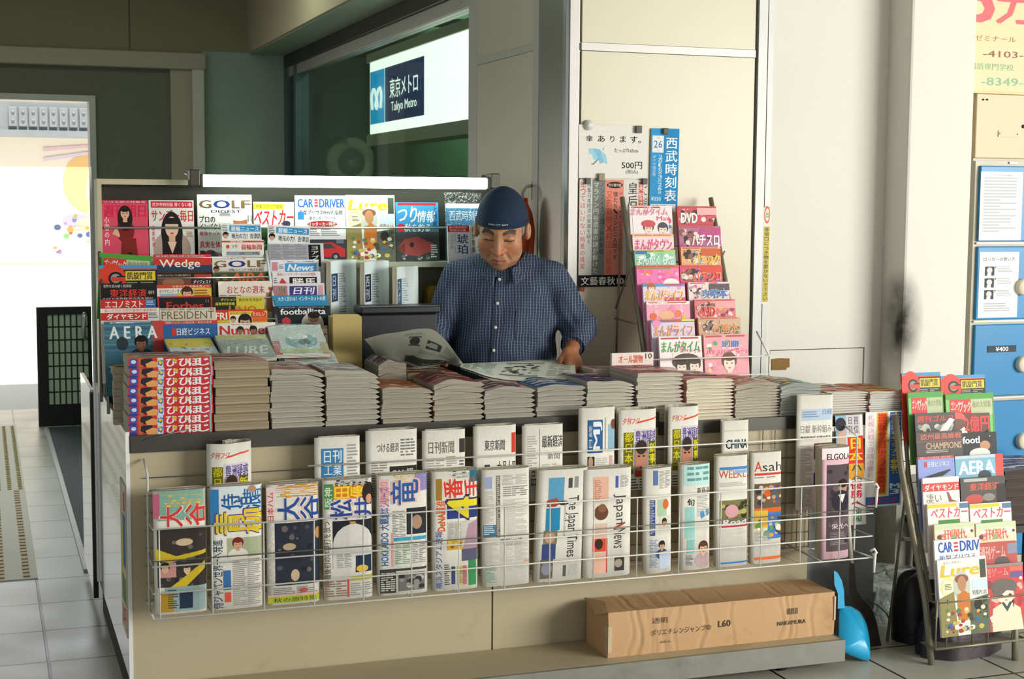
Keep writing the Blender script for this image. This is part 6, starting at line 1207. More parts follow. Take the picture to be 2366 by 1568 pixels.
def f2(p): p.R(0, 0, 1, 1, '#dcdad2').Vt('皇后', .04, .05, .52, .62, '#2e2c2a', .02).R(.56, .05, .78, .9, '#d0584a').Vt('美智子の', .58, .06, .76, .88, '#f0e0dc', .03).Vt('ご結婚', .8, .1, .98, .9, '#3a3836')
sheet(((1449, 415), (1497, 417), (1447, 520)), y_, 'white lettered strip with two large black characters beside the salmon poster', f2)
MGL = [(1360, 289, .013, 'round clear magnet holding the upper left corner of the umbrella notice', 1), (1474, 299, .013, 'grey magnet tilted on the upper right corner of the umbrella notice', 0), (1536, 303, .011, 'dark magnet on the top edge of the blue timetable poster', 0), (1357, 418, .011, 'black magnet over the left column of the lettered poster', 0), (1388, 409, .013, 'brass coloured magnet between the notice and the lettered poster', 2), (1488, 419, .011, 'black magnet on the strip beside the salmon poster', 0)]
for x, y, r, lb, k in MGL:
    q = at(x, y, 'y', y_-.003); mb = MB()
    if k == 1: mb.lathe(q, (0, -1, 0), [(0, 0), (.020, 0), (.02, .006), (.013, .008), (.012, .014), (0, .014)], 20, C('#d8d8d0'))
    else: mb.box(q.x-r, q.y-.012, q.z-r*1.1, q.x+r, q.y, q.z+r*1.1, C(('#4a4a44', '', '#8a8468')[k]), bev=.002)
    tag(mb.build('magnet', FLATP), lb, 'magnet', 'magnets on the panelled wall')
q = at(1342, 668, 'y', y_); tag(MB().prism([(q.x-.004, q.z-.006), (q.x+.014, q.z-.01), (q.x+.018, q.z+.012), (q.x, q.z+.008)], lambda a, b, d: (a, d, b), y_-.001, y_, C('#b8382e')).build('red_tape', FLATP), 'scrap of red tape under the black band of the lettered poster', 'tape')
def f(p):
    p.R(0, 0, 1, .01, '#d8c83a').E(.5, .08, .42, .09, '#d85a3a').E(.5, .08, .3, .065, '#e8e0d0').T('出', .3, .05, .7, .11, '#4a4440', .03).R(.08, .2, .92, .98, '#c8b43a').Vt('非常口につき物を置かないで下さい', .15, .21, .85, .97, '#3a3424', .05)
q0, q1 = at(1766, 480, 'y', YW-.012), at(1780, 480, 'y', YW-.012)
sheet(((1765, 478), (1781, 478), (1759, 702)), YW-.0125, 'narrow yellow and red warning sticker on the steel strip right of the panelled wall', f, 'warning_sticker', 'sticker', GLOSS)

# cardboard box on the deck
zd = .1035
b0, b1 = at(1404, 1520, 'z', zd), at(1932, 1468, 'z', zd)
bz = at(1935, 1372, 'y', b1.y).z; bz0 = at(1412, 1412, 'y', b0.y).z
bxr = thing('cardboard_box', ((b0.x+b1.x)/2, b0.y+.12, zd), 'long creased brown cardboard carton with printed characters lying on the deck', 'box')
m_card = mat('corrugated_card', '#c29c72', .8, noise=.08, nscale=4, bump=.1, bscale=30, dirt='#96704a', dscale=3, dmin=.6)
yfb = b0.y; L_ = b1.x-b0.x; hB = (bz+bz0)/2-zd; dB = YF-.03-yfb
rd = random.Random(4)
crs = sorted([rd.uniform(.03, .97) for _ in range(18)])
def crease(u): 
    return sum(-.0026*math.exp(-((u-c_)/.006)**2)+.0012*math.exp(-((u-c_-.012)/.006)**2) for c_ in crs)
bb = MB()
NU = 150
bb.grid(lambda i, j: V3((b0.x+L_*i, yfb-crease(i+.012*math.sin(5*j+i*20))*1.0+(b1.y-b0.y)*i*.0-.004*math.sin(math.pi*j), zd+hB*j)), NU, 10)
bb.grid(lambda i, j: V3((b0.x+L_*i, yfb+dB*j-crease(i+.012*math.sin(5+i*20))*(1-j), zd+hB+crease(i+.01*math.sin(6*j))*.45-.006*math.sin(math.pi*j)*math.sin(3*i))), NU, 10)
bb.grid(lambda i, j: V3((b0.x+L_*i, yfb+dB, zd+hB*(1-j))), 10, 4)
bb.grid(lambda i, j: V3((b0.x-.0, yfb+dB*(1-i), zd+hB*j)), 6, 6); bb.grid(lambda i, j: V3((b0.x+L_, yfb+dB*i, zd+hB*j)), 6, 6); bb.grid(lambda i, j: V3((b0.x+L_*i, yfb+dB*(1-j), zd)), 10, 4)
p = Pr(L_, hB)
p.T('透明', .185, .20, .25, .33, '#4a3a2a', .0).T('ポリエチレンジャンプ傘', .18, .46, .44, .6, '#4a3a2a', .0).T('L60', .47, .40, .525, .55, '#3a2c20', .03).T('60本入', .22, .72, .265, .79, '#4a3a2a').T('NAKAMURA', .735, .56, .865, .655, '#3a2c20', .03)
for k in range(6): p.R(.78+k*.0085, .28, .7845+k*.0085, .42, '#5a4632')
p.emit(bb, lambda x, y, h: V3((b0.x+x, yfb-.0012-h-.004*math.sin(math.pi*y/hB), zd+y)), m=1)
bb.build('carton', [m_card, FLATP], bxr)
fl_ = MB().quad((b0.x+.0, yfb+.002, zd+hB), (b0.x+.03, yfb+.10, zd+hB+.012), (b0.x-.01, yfb+dB, zd+hB+.006), (b0.x-.035, yfb+.03, zd+hB-.01))
fl_.quad((b0.x-.035, yfb+.03, zd+hB-.012), (b0.x-.01, yfb+dB, zd+hB+.004), (b0.x+.03, yfb+.10, zd+hB+.01), (b0.x+.0, yfb+.002, zd+hB-.002))
fl_.build('open_flap', m_card, bxr)
MB().box(b0.x+L_*.995, yfb-.0075, zd+hB*.35, b0.x+L_*1.002, yfb+.1, zd+hB*.9).box(b0.x-.002, yfb-.007, zd+.02, b0.x+.012, yfb+.02, zd+hB*.7).build('packing_tape', mat('old_tape', '#c8b294', .3), bxr)

# dustpan and broom leaning at the end of the deck
dpn = thing('dustpan', at(1990, 1530, 'z', 0), 'bright blue plastic dustpan standing upright against the end of the deck', 'dustpan')
yd = 4.56
D = lambda a, b, y=yd: at(a, b, 'y', y)
out = [(1938, 1398), (1965, 1400), (1985, 1412), (1998, 1436), (2006, 1480), (2007, 1526), (1990, 1523), (1962, 1512), (1936, 1498)]
bl = MB(); P = [D(*p) for p in out]; P[5:9] = [at(out[i][0], out[i][1], 'y', 4.47) for i in range(5, 9)]; P = [P[i].lerp(P[(i+1) % len(P)], t) for i in range(len(P)) for t in (0, .18, .5, .82)]
cen = sum(P, V3((0, 0, 0)))/len(P)+V3((.0, .055, .01)); n = len(P)
R1 = [p.lerp(cen, .35)+V3((0, .03, 0)) for p in P]
vs = P+R1+[cen]; fs = [(i, (i+1) % n, n+(i+1) % n, n+i) for i in range(n)]+[(n+i, n+(i+1) % n, 2*n) for i in range(n)]
m_blue = mat('blue_plastic', '#1f9fd0', .3, noise=.03)
# pan with its convex back towards the viewer
cen2 = sum(P, V3((0, 0, 0)))/n
R2 = [p.lerp(cen2, .25)+V3((0, -.028, 0)) for p in P]; R3 = [p.lerp(cen2, .62)+V3((0, -.045, 0)) for p in P]
vs = P+R2+R3+[cen2+V3((0, -.05, 0))]
fs = [(i, (i+1) % n, n+(i+1) % n, n+i) for i in range(n)]+[(n+i, n+(i+1) % n, 2*n+(i+1) % n, 2*n+i) for i in range(n)]+[(2*n+i, 2*n+(i+1) % n, 3*n) for i in range(n)]
bl.add(vs, fs, None, 0, True); ob_ = bl.build('pan', m_blue, dpn)
ob_.modifiers.new('thick', 'SOLIDIFY').thickness = .004; s_ = ob_.modifiers.new('smooth', 'SUBSURF'); s_.levels = s_.render_levels = 2
MB().prism([(1927, 1318), (1935, 1322), (1945, 1340), (1950, 1362), (1952, 1404), (1936, 1406), (1936, 1370), (1928, 1350)], lambda a, b, d: at(a, b, 'y', yd+d), -.03, .0).build('handle', m_blue, dpn)
br = thing('broom', at(2015, 1525, 'z', 0), 'dark brown broom standing on its bristles behind the blue dustpan', 'broom')
yb2 = 4.66
hb = MB().prism([(1962, 1300), (1974, 1302), (1978, 1360), (1990, 1380), (2004, 1395), (2018, 1412), (2026, 1440), (2034, 1480), (2042, 1512), (2018, 1521), (2012, 1500), (2008, 1460), (1996, 1420), (1972, 1395), (1962, 1370)], lambda a, b, d: at(a, b, 'y', yb2+d), -.04, .02)
hb.build('bristles', mat('dark_bristle', '#2a2019', .9, noise=.4, nscale=150, bump=.6, bscale=200), br)
MB().tube([at(1967, 1302, 'y', yb2-.01), at(1958, 1180, 'y', yb2-.01)], .009, 8).build('stick', mat('white_stick', '#c9c6ba', .4), br)
# second stick handle seen against the pillar
sk = MB().tube([at(2008, 1370, 'y', 4.9), at(1996, 1290, 'y', 4.9), at(1990, 1195, 'y', 4.9)], .006, 8)
sk.tube([at(2012, 1368, 'y', 4.9), at(2020, 1445, 'y', 4.9)+V3((0, 0, -.05))], .02, 8)
tag(sk.build('umbrella', m_black), 'thin dark umbrella standing between the counter and the pillar', 'umbrella')
# film bundles on the floor behind the stand
fb = MB()
q0 = at(2010, 1480, 'z', 0); rd = random.Random(9)
def lump(cx, cy, w, d, h, seed, n=26, c=None, m=0, top=.55):
    ph = [random.Random(seed+i).uniform(0, 6) for i in range(6)]
    def fn(i, j):
        a = 2*math.pi*i; v = j; r = (math.sin(math.pi*min(1, v*.5+.02)) if v < 1 else 1)
        el = v*math.pi/2; rr = math.cos(el)**top; z = math.sin(el)**.7
        k = 1+.05*math.sin(3*a+ph[0])+.035*math.sin(7*a+ph[1]+5*v)+.02*math.sin(13*a+ph[2]+9*v)
        return V3((cx+w/2*rr*math.cos(a)*k, cy+d/2*rr*math.sin(a)*k, max(0.001, h*z*(1+.05*math.sin(5*a+ph[3])))))
    return fn
m_film = mat('crumpled_film', '#8f9a95', .12, noise=.6, nscale=30, bump=1.0, bscale=38, coat=.8)
x_, y_2 = at(2040, 1450, 'z', 0).x, at(2040, 1450, 'z', 0).y
bg1 = MB().grid(lump(x_+.17, y_2+.24, .62, .42, .15, 1, top=.25), 72, 26)
tag(bg1.build('plastic_bundle', m_film), 'crumpled clear plastic bundle on the floor beside the pillar base', 'plastic bundle')
kb1 = MB().grid(lump(at(2118, 1440, 'y', 4.66).x, 4.66, .19, .2, .25, 5, top=.45), 30, 12)
tag(kb1.build('black_bag', mat('black_bag_film', '#1c1718', .5, bump=.6, bscale=14)), 'black bag standing on the floor left of the folding stand leg', 'bag')
kb2 = MB().grid(lump(at(2250, 1530, 'z', 0).x+.02, 4.46, .34, .18, .17, 8, top=.5), 40, 12)
tag(kb2.build('dark_bag', mat('purple_black_bag', '#33292f', .4, bump=.6, bscale=12)), 'dark purplish bag on the floor under the folding stand', 'bag')
gs = MB().tube([at(2000, 1384, 'y', 4.78), at(2028, 1398, 'y', 4.75), at(2048, 1416, 'y', 4.72), at(2056, 1432, 'y', 4.72)], .003, 6)
tag(gs.build('green_string', mat('green_cord', '#3f8a6a', .6)), 'green string lying over the crumpled plastic bundle', 'string')
# stack of magazines beyond the stand, at the right edge
stack(2330, 2480, 1082, 6, 'dark brown stack on the low table at the right edge', edge='#4e423c', cols=('#6a6a8a', '#8a8aa8', '#3a3434'), yf=4.95, zb=.33, dep=.3, amp=.004, seed=21, what='comic')
tb_ = thing('low_table', (3.95, 5.1, 0), 'dark low table carrying the brown stack at the right edge', 'table')
MB().box(3.66, 4.93, .30, 4.3, 5.26, .33).build('top', m_black, tb_)
for x, y in ((3.7, 4.96), (4.26, 4.96), (3.7, 5.22), (4.26, 5.22)): MB().box(x-.015, y-.015, 0, x+.015, y+.015, .30).build('leg', m_black, tb_)

# blue coin lockers beyond the pillar
LY = 5.32
lx0 = at(2261, 460, 'y', LY).x
lk = thing('coin_lockers', (lx0+.35, LY+.2, 0), 'bank of bright blue coin lockers with pale notices beyond the white pillar', 'lockers')
zt2 = at(2300, 372, 'y', LY).z
m_lock = mat('locker_blue', '#0f7db6', .35, noise=.03); m_lframe = mat('locker_frame_cream', '#bdb7a4', .45)
MB().box(lx0-.012, LY+.012, 0, lx0+.75, LY+.45, zt2).build('carcass', m_lframe, lk)
rows = [379, 565, 745, 922, 1100, 1290]
rows_z = [at(2300, r+2, 'y', LY).z for r in rows]; rows_z[-1] = .08
for k in range(5):
    z1, z0 = rows_z[k]-.004, rows_z[k+1]+.018
    d = MB().box(lx0+.004, LY-.004, z0, lx0+.34, LY+.012, z1, bev=.004).build('door', m_lock, lk)
    MB().box(lx0, LY+.002, z0-.012, lx0+.34, LY+.014, z0-.004).build('shelf_edge', m_alu, lk)
    if k >= 1:
        c_ = at(2363, (rows[k]+rows[k+1])/2+8, 'y', LY-.02); MB().lathe((c_.x+.008, LY-.004, c_.z), (0, -1, 0), [(.036, 0), (.036, .02), (.03, .028), (0, .028)], 24).build('key_knob', mat('knob_ivory', '#e4dcc4', .35), d)
    if k == 2:
        c0_, c1_ = at(2282, 799, 'y', LY-.005), at(2347, 812, 'y', LY-.005)
        pb = MB().box(c0_.x, LY-.007, c1_.z, c1_.x, LY-.004, c0_.z, C('#2c3a42')); p = Pr(c1_.x-c0_.x, c0_.z-c1_.z); p.T('¥400', .27, .15, .72, .85, '#e8eef0', .04); p.emit(pb, plane((c0_.x, LY-.007, c1_.z), (1, 0, 0), (0, 0, 1))); pb.build('price_plate', GLOSS, d)
    if k < 2:
        c0_, c1_ = at(2267 if k == 0 else 2264, 396 if k == 0 else 582, 'y', LY-.005), at(2358 if k == 0 else 2349, 555 if k == 0 else 732, 'y', LY-.005)
        pb = MB().box(c0_.x, LY-.006, c1_.z, c1_.x, LY-.004, c0_.z, C('#e8eaea')); p = Pr(c1_.x-c0_.x, c0_.z-c1_.z)
        if k == 0: p.body(.08, .08, .92, .9, '#b8bcc0', 1, 18, 2).R(.06, .04, .94, .05, '#c8ccd0').T('コインロッカー約款', .3, .045, .7, .065, '#888')
        else:
            p.T('ロッカーの使い方', .1, .08, .9, .14, '#3a3e44', .0)
            for q in range(3): p.R(.14, .22+q*.18, .38, .36+q*.18, '#3a3a3e').E(.26, .28+q*.18, .07, .045, '#d0d0d0').R(.2, .32+q*.18, .3, .36+q*.18, '#e0e0e0').body(.46, .22+q*.18, .85, .32+q*.18, '#b0b4b8', 1, 4).P([(.4, .22+q*.18), (.44, .22+q*.18), (.4, .25+q*.18)], '#222')
            p.body(.14, .78, .85, .92, '#b0b4b8', 1, 4)
        p.emit(pb, plane((c0_.x, LY-.006, c1_.z), (1, 0, 0), (0, 0, 1))); pb.build('notice', GLOSS, d)
c0_ = at(2345, 376, 'y', LY-.004); MB().box(c0_.x-.02, LY+.004, c0_.z-.004, c0_.x+.02, LY+.012, c0_.z+.004).build('number_plate', m_alu, lk)
# cream cabinet front above the lockers and the lettered poster over it
za, zb_ = at(2300, 366, 'y', LY).z, at(2300, 216, 'y', LY).z
cab = thing('cream_wall_cabinet', (lx0+.35, LY+.2, za), 'cream metal cabinet with screw holes above the blue lockers', 'cabinet')
MB().box(lx0-.012, LY+.03, zt2, lx0+.75, LY+.45, zt2+.012).build('plinth', m_lframe, cab)
MB().box(lx0-.012, LY+.02, zt2+.012, lx0+.75, LY+.45, zb_, bev=.004).build('body', mat('warm_cream_metal', '#c6b08a', .4, noise=.03), cab)
def hole(px, py, r): q = at(px, py, 'y', LY+.018); return MB().lathe(q, (0, -1, 0), [(r, -.004), (r, .0025), (0, .0025)], 12)
for px, py, r in ((2272, 230, .004), (2281, 230, .004), (2309, 308, .003), (2350, 310, .003), (2365, 292, .008)): hole(px, py, r).build('screw', m_dark, cab)
q0, q1 = at(2307, 301, 'y', LY+.018), at(2352, 317, 'y', LY+.018)
MB().box(q0.x, LY+.016, q1.z, q1.x, LY+.02, q0.z).build('cover_plate', mat('warm_cream_metal', '#c6b08a', .4), cab)
pz0 = zb_+.001; ppx0 = at(2250, 100, 'y', LY+.02).x
pm = MB().box(ppx0, LY+.02, pz0, lx0+.75, LY+.03, pz0+1.0, C('#d6cea4')); Wp = lx0+.75-ppx0
p = Pr(Wp, 1.0)
def pb(px0, py0, px1, py1): a_, b_ = at(px0, py0, 'y', LY+.02), at(px1, py1, 'y', LY+.02); return ((a_.x-ppx0)/Wp, 1-(a_.z-pz0), (b_.x-ppx0)/Wp, 1-(b_.z-pz0))
p.T('5', *pb(2236, -60, 2298, 54), '#e8626a', .07).T('分', *pb(2302, -46, 2400, 60), '#e8626a', .06).T('ゼミナール', *pb(2253, 80, 2347, 98), '#b0684a', .0).T('-4103-', *pb(2272, 116, 2364, 135), '#8a4a3a', .01).T('国語専門学校', *pb(2240, 144, 2342, 164), '#86b486', .01).T('-8349-', *pb(2268, 178, 2364, 200), '#7ab08a', .01)
x_0, y_0, x_1, y_1 = pb(2250, 195, 2390, 214); p.R(x_0, y_0+.03, x_1, y_1, '#cfc47e')
p.emit(pm, plane((ppx0, LY+.02, pz0), (1, 0, 0), (0, 0, 1)))
MB_p = pm.build('school_poster', GLOSS); tag(MB_p, 'pale yellow advertising poster with red characters and phone digits above the cream cabinet', 'poster')
struct('wall_locker_back', MB().box(3.94, YW+.1, 0, 5.2, YW+.5, 3.35), m_white)
# ================================================================ THE MAN READING
def smin(a, b, k):
    h = np.maximum(k-np.abs(a-b), 0)/k; return np.minimum(a, b)-h*h*k*.25
def smax(a, b, k): return -smin(-a, -b, k)
def s_ell(P, c, r, R=None):
    q = P-np.array(c); q = q@R if R is not None else q; r = np.array(r)
    k0 = np.linalg.norm(q/r, axis=1); k1 = np.linalg.norm(q/(r*r), axis=1)+1e-9; return k0*(k0-1)/k1
def s_cone(P, a, b, ra, rb):
    a = np.array(a, float); b = np.array(b, float); d = b-a; t = np.clip((P-a)@d/(d@d+1e-12), 0, 1)
    return np.linalg.norm(P-a-t[:, None]*d, axis=1)-(ra+t*(rb-ra))
def surface_nets(F, lo, hi, h):
    lo = np.array(lo, float); n = np.ceil((np.array(hi)-lo)/h/8).astype(int)*8; nb = n//8
    bc = np.stack(np.meshgrid(*[np.arange(k) for k in nb], indexing='ij'), -1).reshape(-1, 3)
    dc = F(lo+(bc*8+3.5)*h); D = np.repeat(np.repeat(np.repeat(np.where(dc > 0, 1., -1.).reshape(nb), 8, 0), 8, 1), 8, 2).astype(np.float32)
    act = bc[np.abs(dc) < 8*h*1.5]; loc = np.stack(np.meshgrid(*[np.arange(8)]*3, indexing='ij'), -1).reshape(-1, 3)
    for s in range(0, len(act), 400):
        idx = (act[s:s+400, None]*8+loc[None]).reshape(-1, 3); D[idx[:, 0], idx[:, 1], idx[:, 2]] = F(lo+idx*h)
    S = D < 0; cnt = np.zeros(tuple(n-1), np.int8)
    for a in (0, 1):
        for b in (0, 1):
            for c in (0, 1): cnt += S[a:n[0]-1+a, b:n[1]-1+b, c:n[2]-1+c]
    cells = np.argwhere((cnt > 0) & (cnt < 8)); vid = -np.ones(tuple(n-1), np.int64); vid[tuple(cells.T)] = np.arange(len(cells))
    acc = np.zeros((len(cells), 3)); num = np.zeros(len(cells))
    for ax in range(3):
        for p in (0, 1):
            for q in (0, 1):
                o = np.zeros(3, int); o[(ax+1) % 3] = p; o[(ax+2) % 3] = q; e = np.zeros(3, int); e[ax] = 1
                A = cells+o; B = A+e; da = D[tuple(A.T)].astype(float); db = D[tuple(B.T)].astype(float); m = (da < 0) != (db < 0)
                t = np.where(m, da/np.where(m, da-db, 1), 0); acc[m] += (o+t[:, None]*e)[m]; num[m] += 1
    V = lo+(cells+acc/num[:, None])*h; faces = []
    for ax in range(3):
        u, v = (ax+1) % 3, (ax+2) % 3; sl = [slice(1, k-1) for k in n]; sl[ax] = slice(0, n[ax]-1)
        s0 = S[tuple(sl)]; sl2 = list(sl); sl2[ax] = slice(1, n[ax]); s1 = S[tuple(sl2)]
        E_ = np.argwhere(s0 != s1); off = np.ones(3, int); off[ax] = 0; G = E_+off; fl = S[tuple(G.T)]
        eu = np.zeros(3, int); eu[u] = 1; ev = np.zeros(3, int); ev[v] = 1
        Q = np.stack([vid[tuple((G-eu-ev).T)], vid[tuple((G-ev).T)], vid[tuple(G.T)], vid[tuple((G-eu).T)]], 1)
        Q[~fl] = Q[~fl][:, ::-1]; faces.append(Q[(Q >= 0).all(1)])
    return V, np.vstack(faces)
MO = at(1166, 700, 'y', 5.41); MO = V3((MO.x, 5.41, 0)); MY = math.radians(22)
MRt = np.array([[math.cos(MY), -math.sin(MY), 0], [math.sin(MY), math.cos(MY), 0], [0, 0, 1.]])   # rows: right, back, up
def toW(L): return np.asarray(L)@MRt+np.array(MO)
def toL(p): return (np.asarray(tuple(p))-np.array(MO))@MRt.T
def sdf_obj(name, F, lo, hi, h, mats, parent, colour=None, midx=None):
    V, Q = surface_nets(F, lo, hi, h); W = toW(V); o = wloc(parent); W = W-np.array(o)
    me = bpy.data.meshes.new(name); me.from_pydata(W.tolist(), [], Q.tolist())
    for m in (mats if isinstance(mats, (list, tuple)) else [mats]): me.materials.append(m)
    me.polygons.foreach_set('use_smooth', [True]*len(Q))
    cc = V[Q].mean(1); col = colour(cc) if colour else np.ones((len(Q), 4)); 
    me.attributes.new('ink', 'FLOAT_COLOR', 'FACE').data.foreach_set('color', col.astype(np.float32).ravel())
    me.update(); ob = bpy.data.objects.new(name, me); COL.objects.link(ob); ob.parent = parent; return ob
# head frame
HS, HC = 1.15, np.array([-.010, -.055, 1.545]); th, ey, rl = math.radians(27), math.radians(5), math.radians(3)
f0 = np.array([-math.sin(ey), -math.cos(ey), 0]); r0 = np.array([math.cos(ey), -math.sin(ey), 0]); z0 = np.array([0, 0, 1.])
hf = math.cos(th)*f0-math.sin(th)*z0; hu = math.cos(th)*z0+math.sin(th)*f0
hr = math.cos(rl)*r0-math.sin(rl)*hu; hu = math.cos(rl)*hu+math.sin(rl)*r0
HA = np.stack([hr, hf, hu], 1)
def toH(P): return (P-HC)@HA/HS
def fromH(q): return np.asarray(q)*HS@HA.T+HC
def head_sdf(P):
    p = toH(P); pm = p.copy(); pm[:, 0] = np.abs(pm[:, 0])
    d = s_ell(p, (0, -.012, .03), (.077, .097, .088))
    d = smin(d, s_ell(p, (0, .035, -.03), (.066, .06, .085)), .03)
    d = smin(d, s_ell(pm, (.03, .03, -.075), (.038, .05, .035)), .03)
    d = smin(d, s_ell(p, (0, .072, -.106), (.024, .02, .018)), .025)
    d = smin(d, s_ell(pm, (.043, .058, -.036), (.028, .026, .026)), .02)
    d = smin(d, s_ell(p, (0, .07, -.07), (.036, .03, .03)), .02)
    d = smin(d, s_cone(pm, (0, .09, .022), (.048, .074, .02), .011, .009), .014)
    d = smax(d, -s_ell(pm, (.034, .100, .0), (.020, .017, .0115)), .012)
    d = smin(d, s_ell(pm, (.034, .077, -.001), (.0165, .0145, .0135)), .005)
    d = smin(d, s_cone(pm, (.019, .086, .006), (.049, .074, .001), .0045, .003), .005)
    d = smin(d, s_cone(pm, (.02, .084, -.012), (.047, .073, -.012), .004, .003), .008)
    d = smin(d, s_cone(p, (0, .094, .008), (0, .113, -.038), .0075, .0125), .014)
    d = smin(d, s_ell(pm, (.0145, .097, -.042), (.010, .011, .009)), .008)
    d = smax(d, -s_ell(pm, (.008, .106, -.052), (.005, .005, .004)), .004)
    d = smin(d, s_cone(pm, (0, .098, -.071), (.022, .086, -.074), .006, .003), .006)
    d = smin(d, s_cone(pm, (0, .096, -.083), (.018, .087, -.081), .007, .003), .006)
    d = smax(d, -s_cone(pm, (0, .105, -.077), (.026, .090, -.0775), .0022, .0015), .004)
    d = smax(d, -s_cone(pm, (.024, .10, -.045), (.036, .088, -.075), .0035, .003), .010)      # folds beside the nose
    ear = s_ell(pm, (.086, -.004, -.014), (.012, .019, .031)); ear = smax(ear, -s_ell(pm, (.098, .004, -.010), (.008, .011, .02)), .006)
    d = smin(d, ear, .008)
    return d*HS
# limbs
SHL, ELL, WRL = (-.178, .02, 1.345), (-.268, -.02, 1.125), (-.285, -.205, 1.115)
SHR, ELR, WRR = (.178, .02, 1.345), (.288, .0, 1.155), (.262, -.135, 1.085)
def nrm_(v): v = np.array(v, float); return v/np.linalg.norm(v)
def hand_prims(W, d, a, back, curls, lens, thumb, S=1.08):
    d = nrm_(d); a = nrm_(np.array(a)-d*np.dot(a, d)); n = np.cross(d, a); n = n*np.sign(n@np.array(back)); W = np.array(W); out = []
    for i in range(4):
        b = W+d*(.088-.004*abs(i-1.2))*S+a*(-.031+.0205*i)*S; dr = d.copy(); an = 0; r = (.0098-.0006*(i == 3))*S
        k0 = W+d*.03*S+a*(-.018+.012*i)*S; out.append((k0, b, .0125*S, .0108*S, .012))
        for s, (l, c) in enumerate(zip((.043, .026, .020), curls[i])):
            an += math.radians(c); dr = d*math.cos(an)-n*math.sin(an); e = b+dr*l*lens[i]*S; out.append((b, e, r, r*.9, .004)); b = e; r *= .9
    R = np.stack([a, d, n], 1)
    t0 = W+d*.022*S-a*.026*S; td = nrm_(np.array(thumb[0])); t1 = t0+td*.042*S; td2 = nrm_(np.array(thumb[1])); t2 = t1+td2*.032*S; t3 = t2+td2*.024*S
    out += [(W+d*.012*S-a*.012*S, t0, .015*S, .0135*S, .014), (t0, t1, .0138*S, .0115*S, .01), (t1, t2, .0112*S, .0105*S, .004), (t2, t3, .0105*S, .0085*S, .004)]
    return out, (W+d*.052*S, (.040*S, .052*S, .0165*S), R)
HR, PR_ = hand_prims(WRR, (.10, -.62, -.62), (.62, .55, -.35), (.45, -.6, .75), [(12, 18, 10), (20, 28, 18), (26, 34, 22), (30, 40, 26)], (.95, 1.05, 1., .8), ((-.45, -.5, -.6), (-.1, -.5, -.8)))
HL, PL_ = hand_prims(WRL, (.12, -.35, -.75), (-.7, -.45, .1), (-.1, .6, .6), [(20, 30, 20), (24, 34, 20), (26, 36, 22), (30, 40, 26)], (.95, 1.05, 1., .8), ((.6, -.5, -.3), (.3, -.6, -.6)))
def body_sdf(P):
    d = s_ell(P, (0, .01, 1.17), (.165, .105, .19)); d = smin(d, s_ell(P, (0, -.015, .99), (.16, .115, .16)), .08)
    d = smin(d, s_cone(P, (-.13, .02, 1.33), (.13, .02, 1.33), .06, .06), .06)
    d = smin(d, s_cone(P, (0, .025, 1.34), fromH((0, -.02, -.05)), .068, .06), .05)
    d = smin(d, head_sdf(P), .02)
    for sh, el, wr, fing, palm in ((SHL, ELL, WRL, HL, PL_), (SHR, ELR, WRR, HR, PR_)):
        d = smin(d, s_cone(P, sh, el, .052, .043), .04); d = smin(d, s_cone(P, el, wr, .041, .027), .02)
        h = s_ell(P, *palm)
        for a, b, ra, rb, k in fing: h = smin(h, s_cone(P, a, b, ra, rb), k)
        d = smin(d, h, .014)
    return d
def skin_col(c):
    p = toH(c); x = np.abs(p[:, 0]); n = len(c); base = np.tile(np.array(C('#b08160')), (n, 1))
    def paint(m, col, f=1.): base[m] = base[m]*(1-f)+np.array(C(col))*f
    face = (p[:, 1] > .03) & (np.abs(p[:, 2]) < .14) & (x < .09)
    paint(face & (((x-.045)/.03)**2+((p[:, 2]+.035)/.026)**2 < 1), '#b06a4a', .5)
    paint(face & (p[:, 1] > .088) & (((x)/.022)**2+((p[:, 2]+.04)/.016)**2 < 1), '#b26848', .6)
    brow = (x > .014) & (x < .056) & (np.abs(p[:, 2]-(.021+.012*np.sin((x-.012)/.046*3.1)*.6)) < .0058-.05*np.abs(x-.034)*.08)
    paint(face & brow, '#2b211b', .9)
    lid = (x > .018) & (x < .051) & (np.abs(p[:, 2]-(-.0062+.003*np.cos((x-.034)*90))) < .0024) & (p[:, 1] > .06)
    paint(face & lid, '#20150f', .92)
    paint(face & (np.abs(p[:, 2]+.077) < .0024) & (x < .026) & (p[:, 1] > .08), '#5e2c20', .9)
    paint(face & (np.abs(p[:, 2]+.078) < .010) & (x < .021) & (p[:, 1] > .085), '#a05a44', .55)
    stub = face & (p[:, 2] < -.06) & (np.abs(p[:, 2]+.078) > .012); paint(stub, '#8f6a50', .35)
    hand = c[:, 2] < 1.2; paint(hand, '#985c3c', .8)
    return base
man = thing('person', V3((MO.x, MO.y, 0)), 'man in a navy beanie and blue checked shirt reading a newspaper behind the counter', 'person')
m_skin = printmat('skin', .5, .4, .10); m_skin.node_tree.nodes['Principled BSDF'].inputs['Subsurface Weight'].default_value = .08; m_skin.node_tree.nodes['Principled BSDF'].inputs['Subsurface Radius'].default_value = (.012, .005, .003)
sdf_obj('body', body_sdf, (-.4, -.42, .86), (.42, .22, 1.72), .0028, m_skin, man, skin_col)
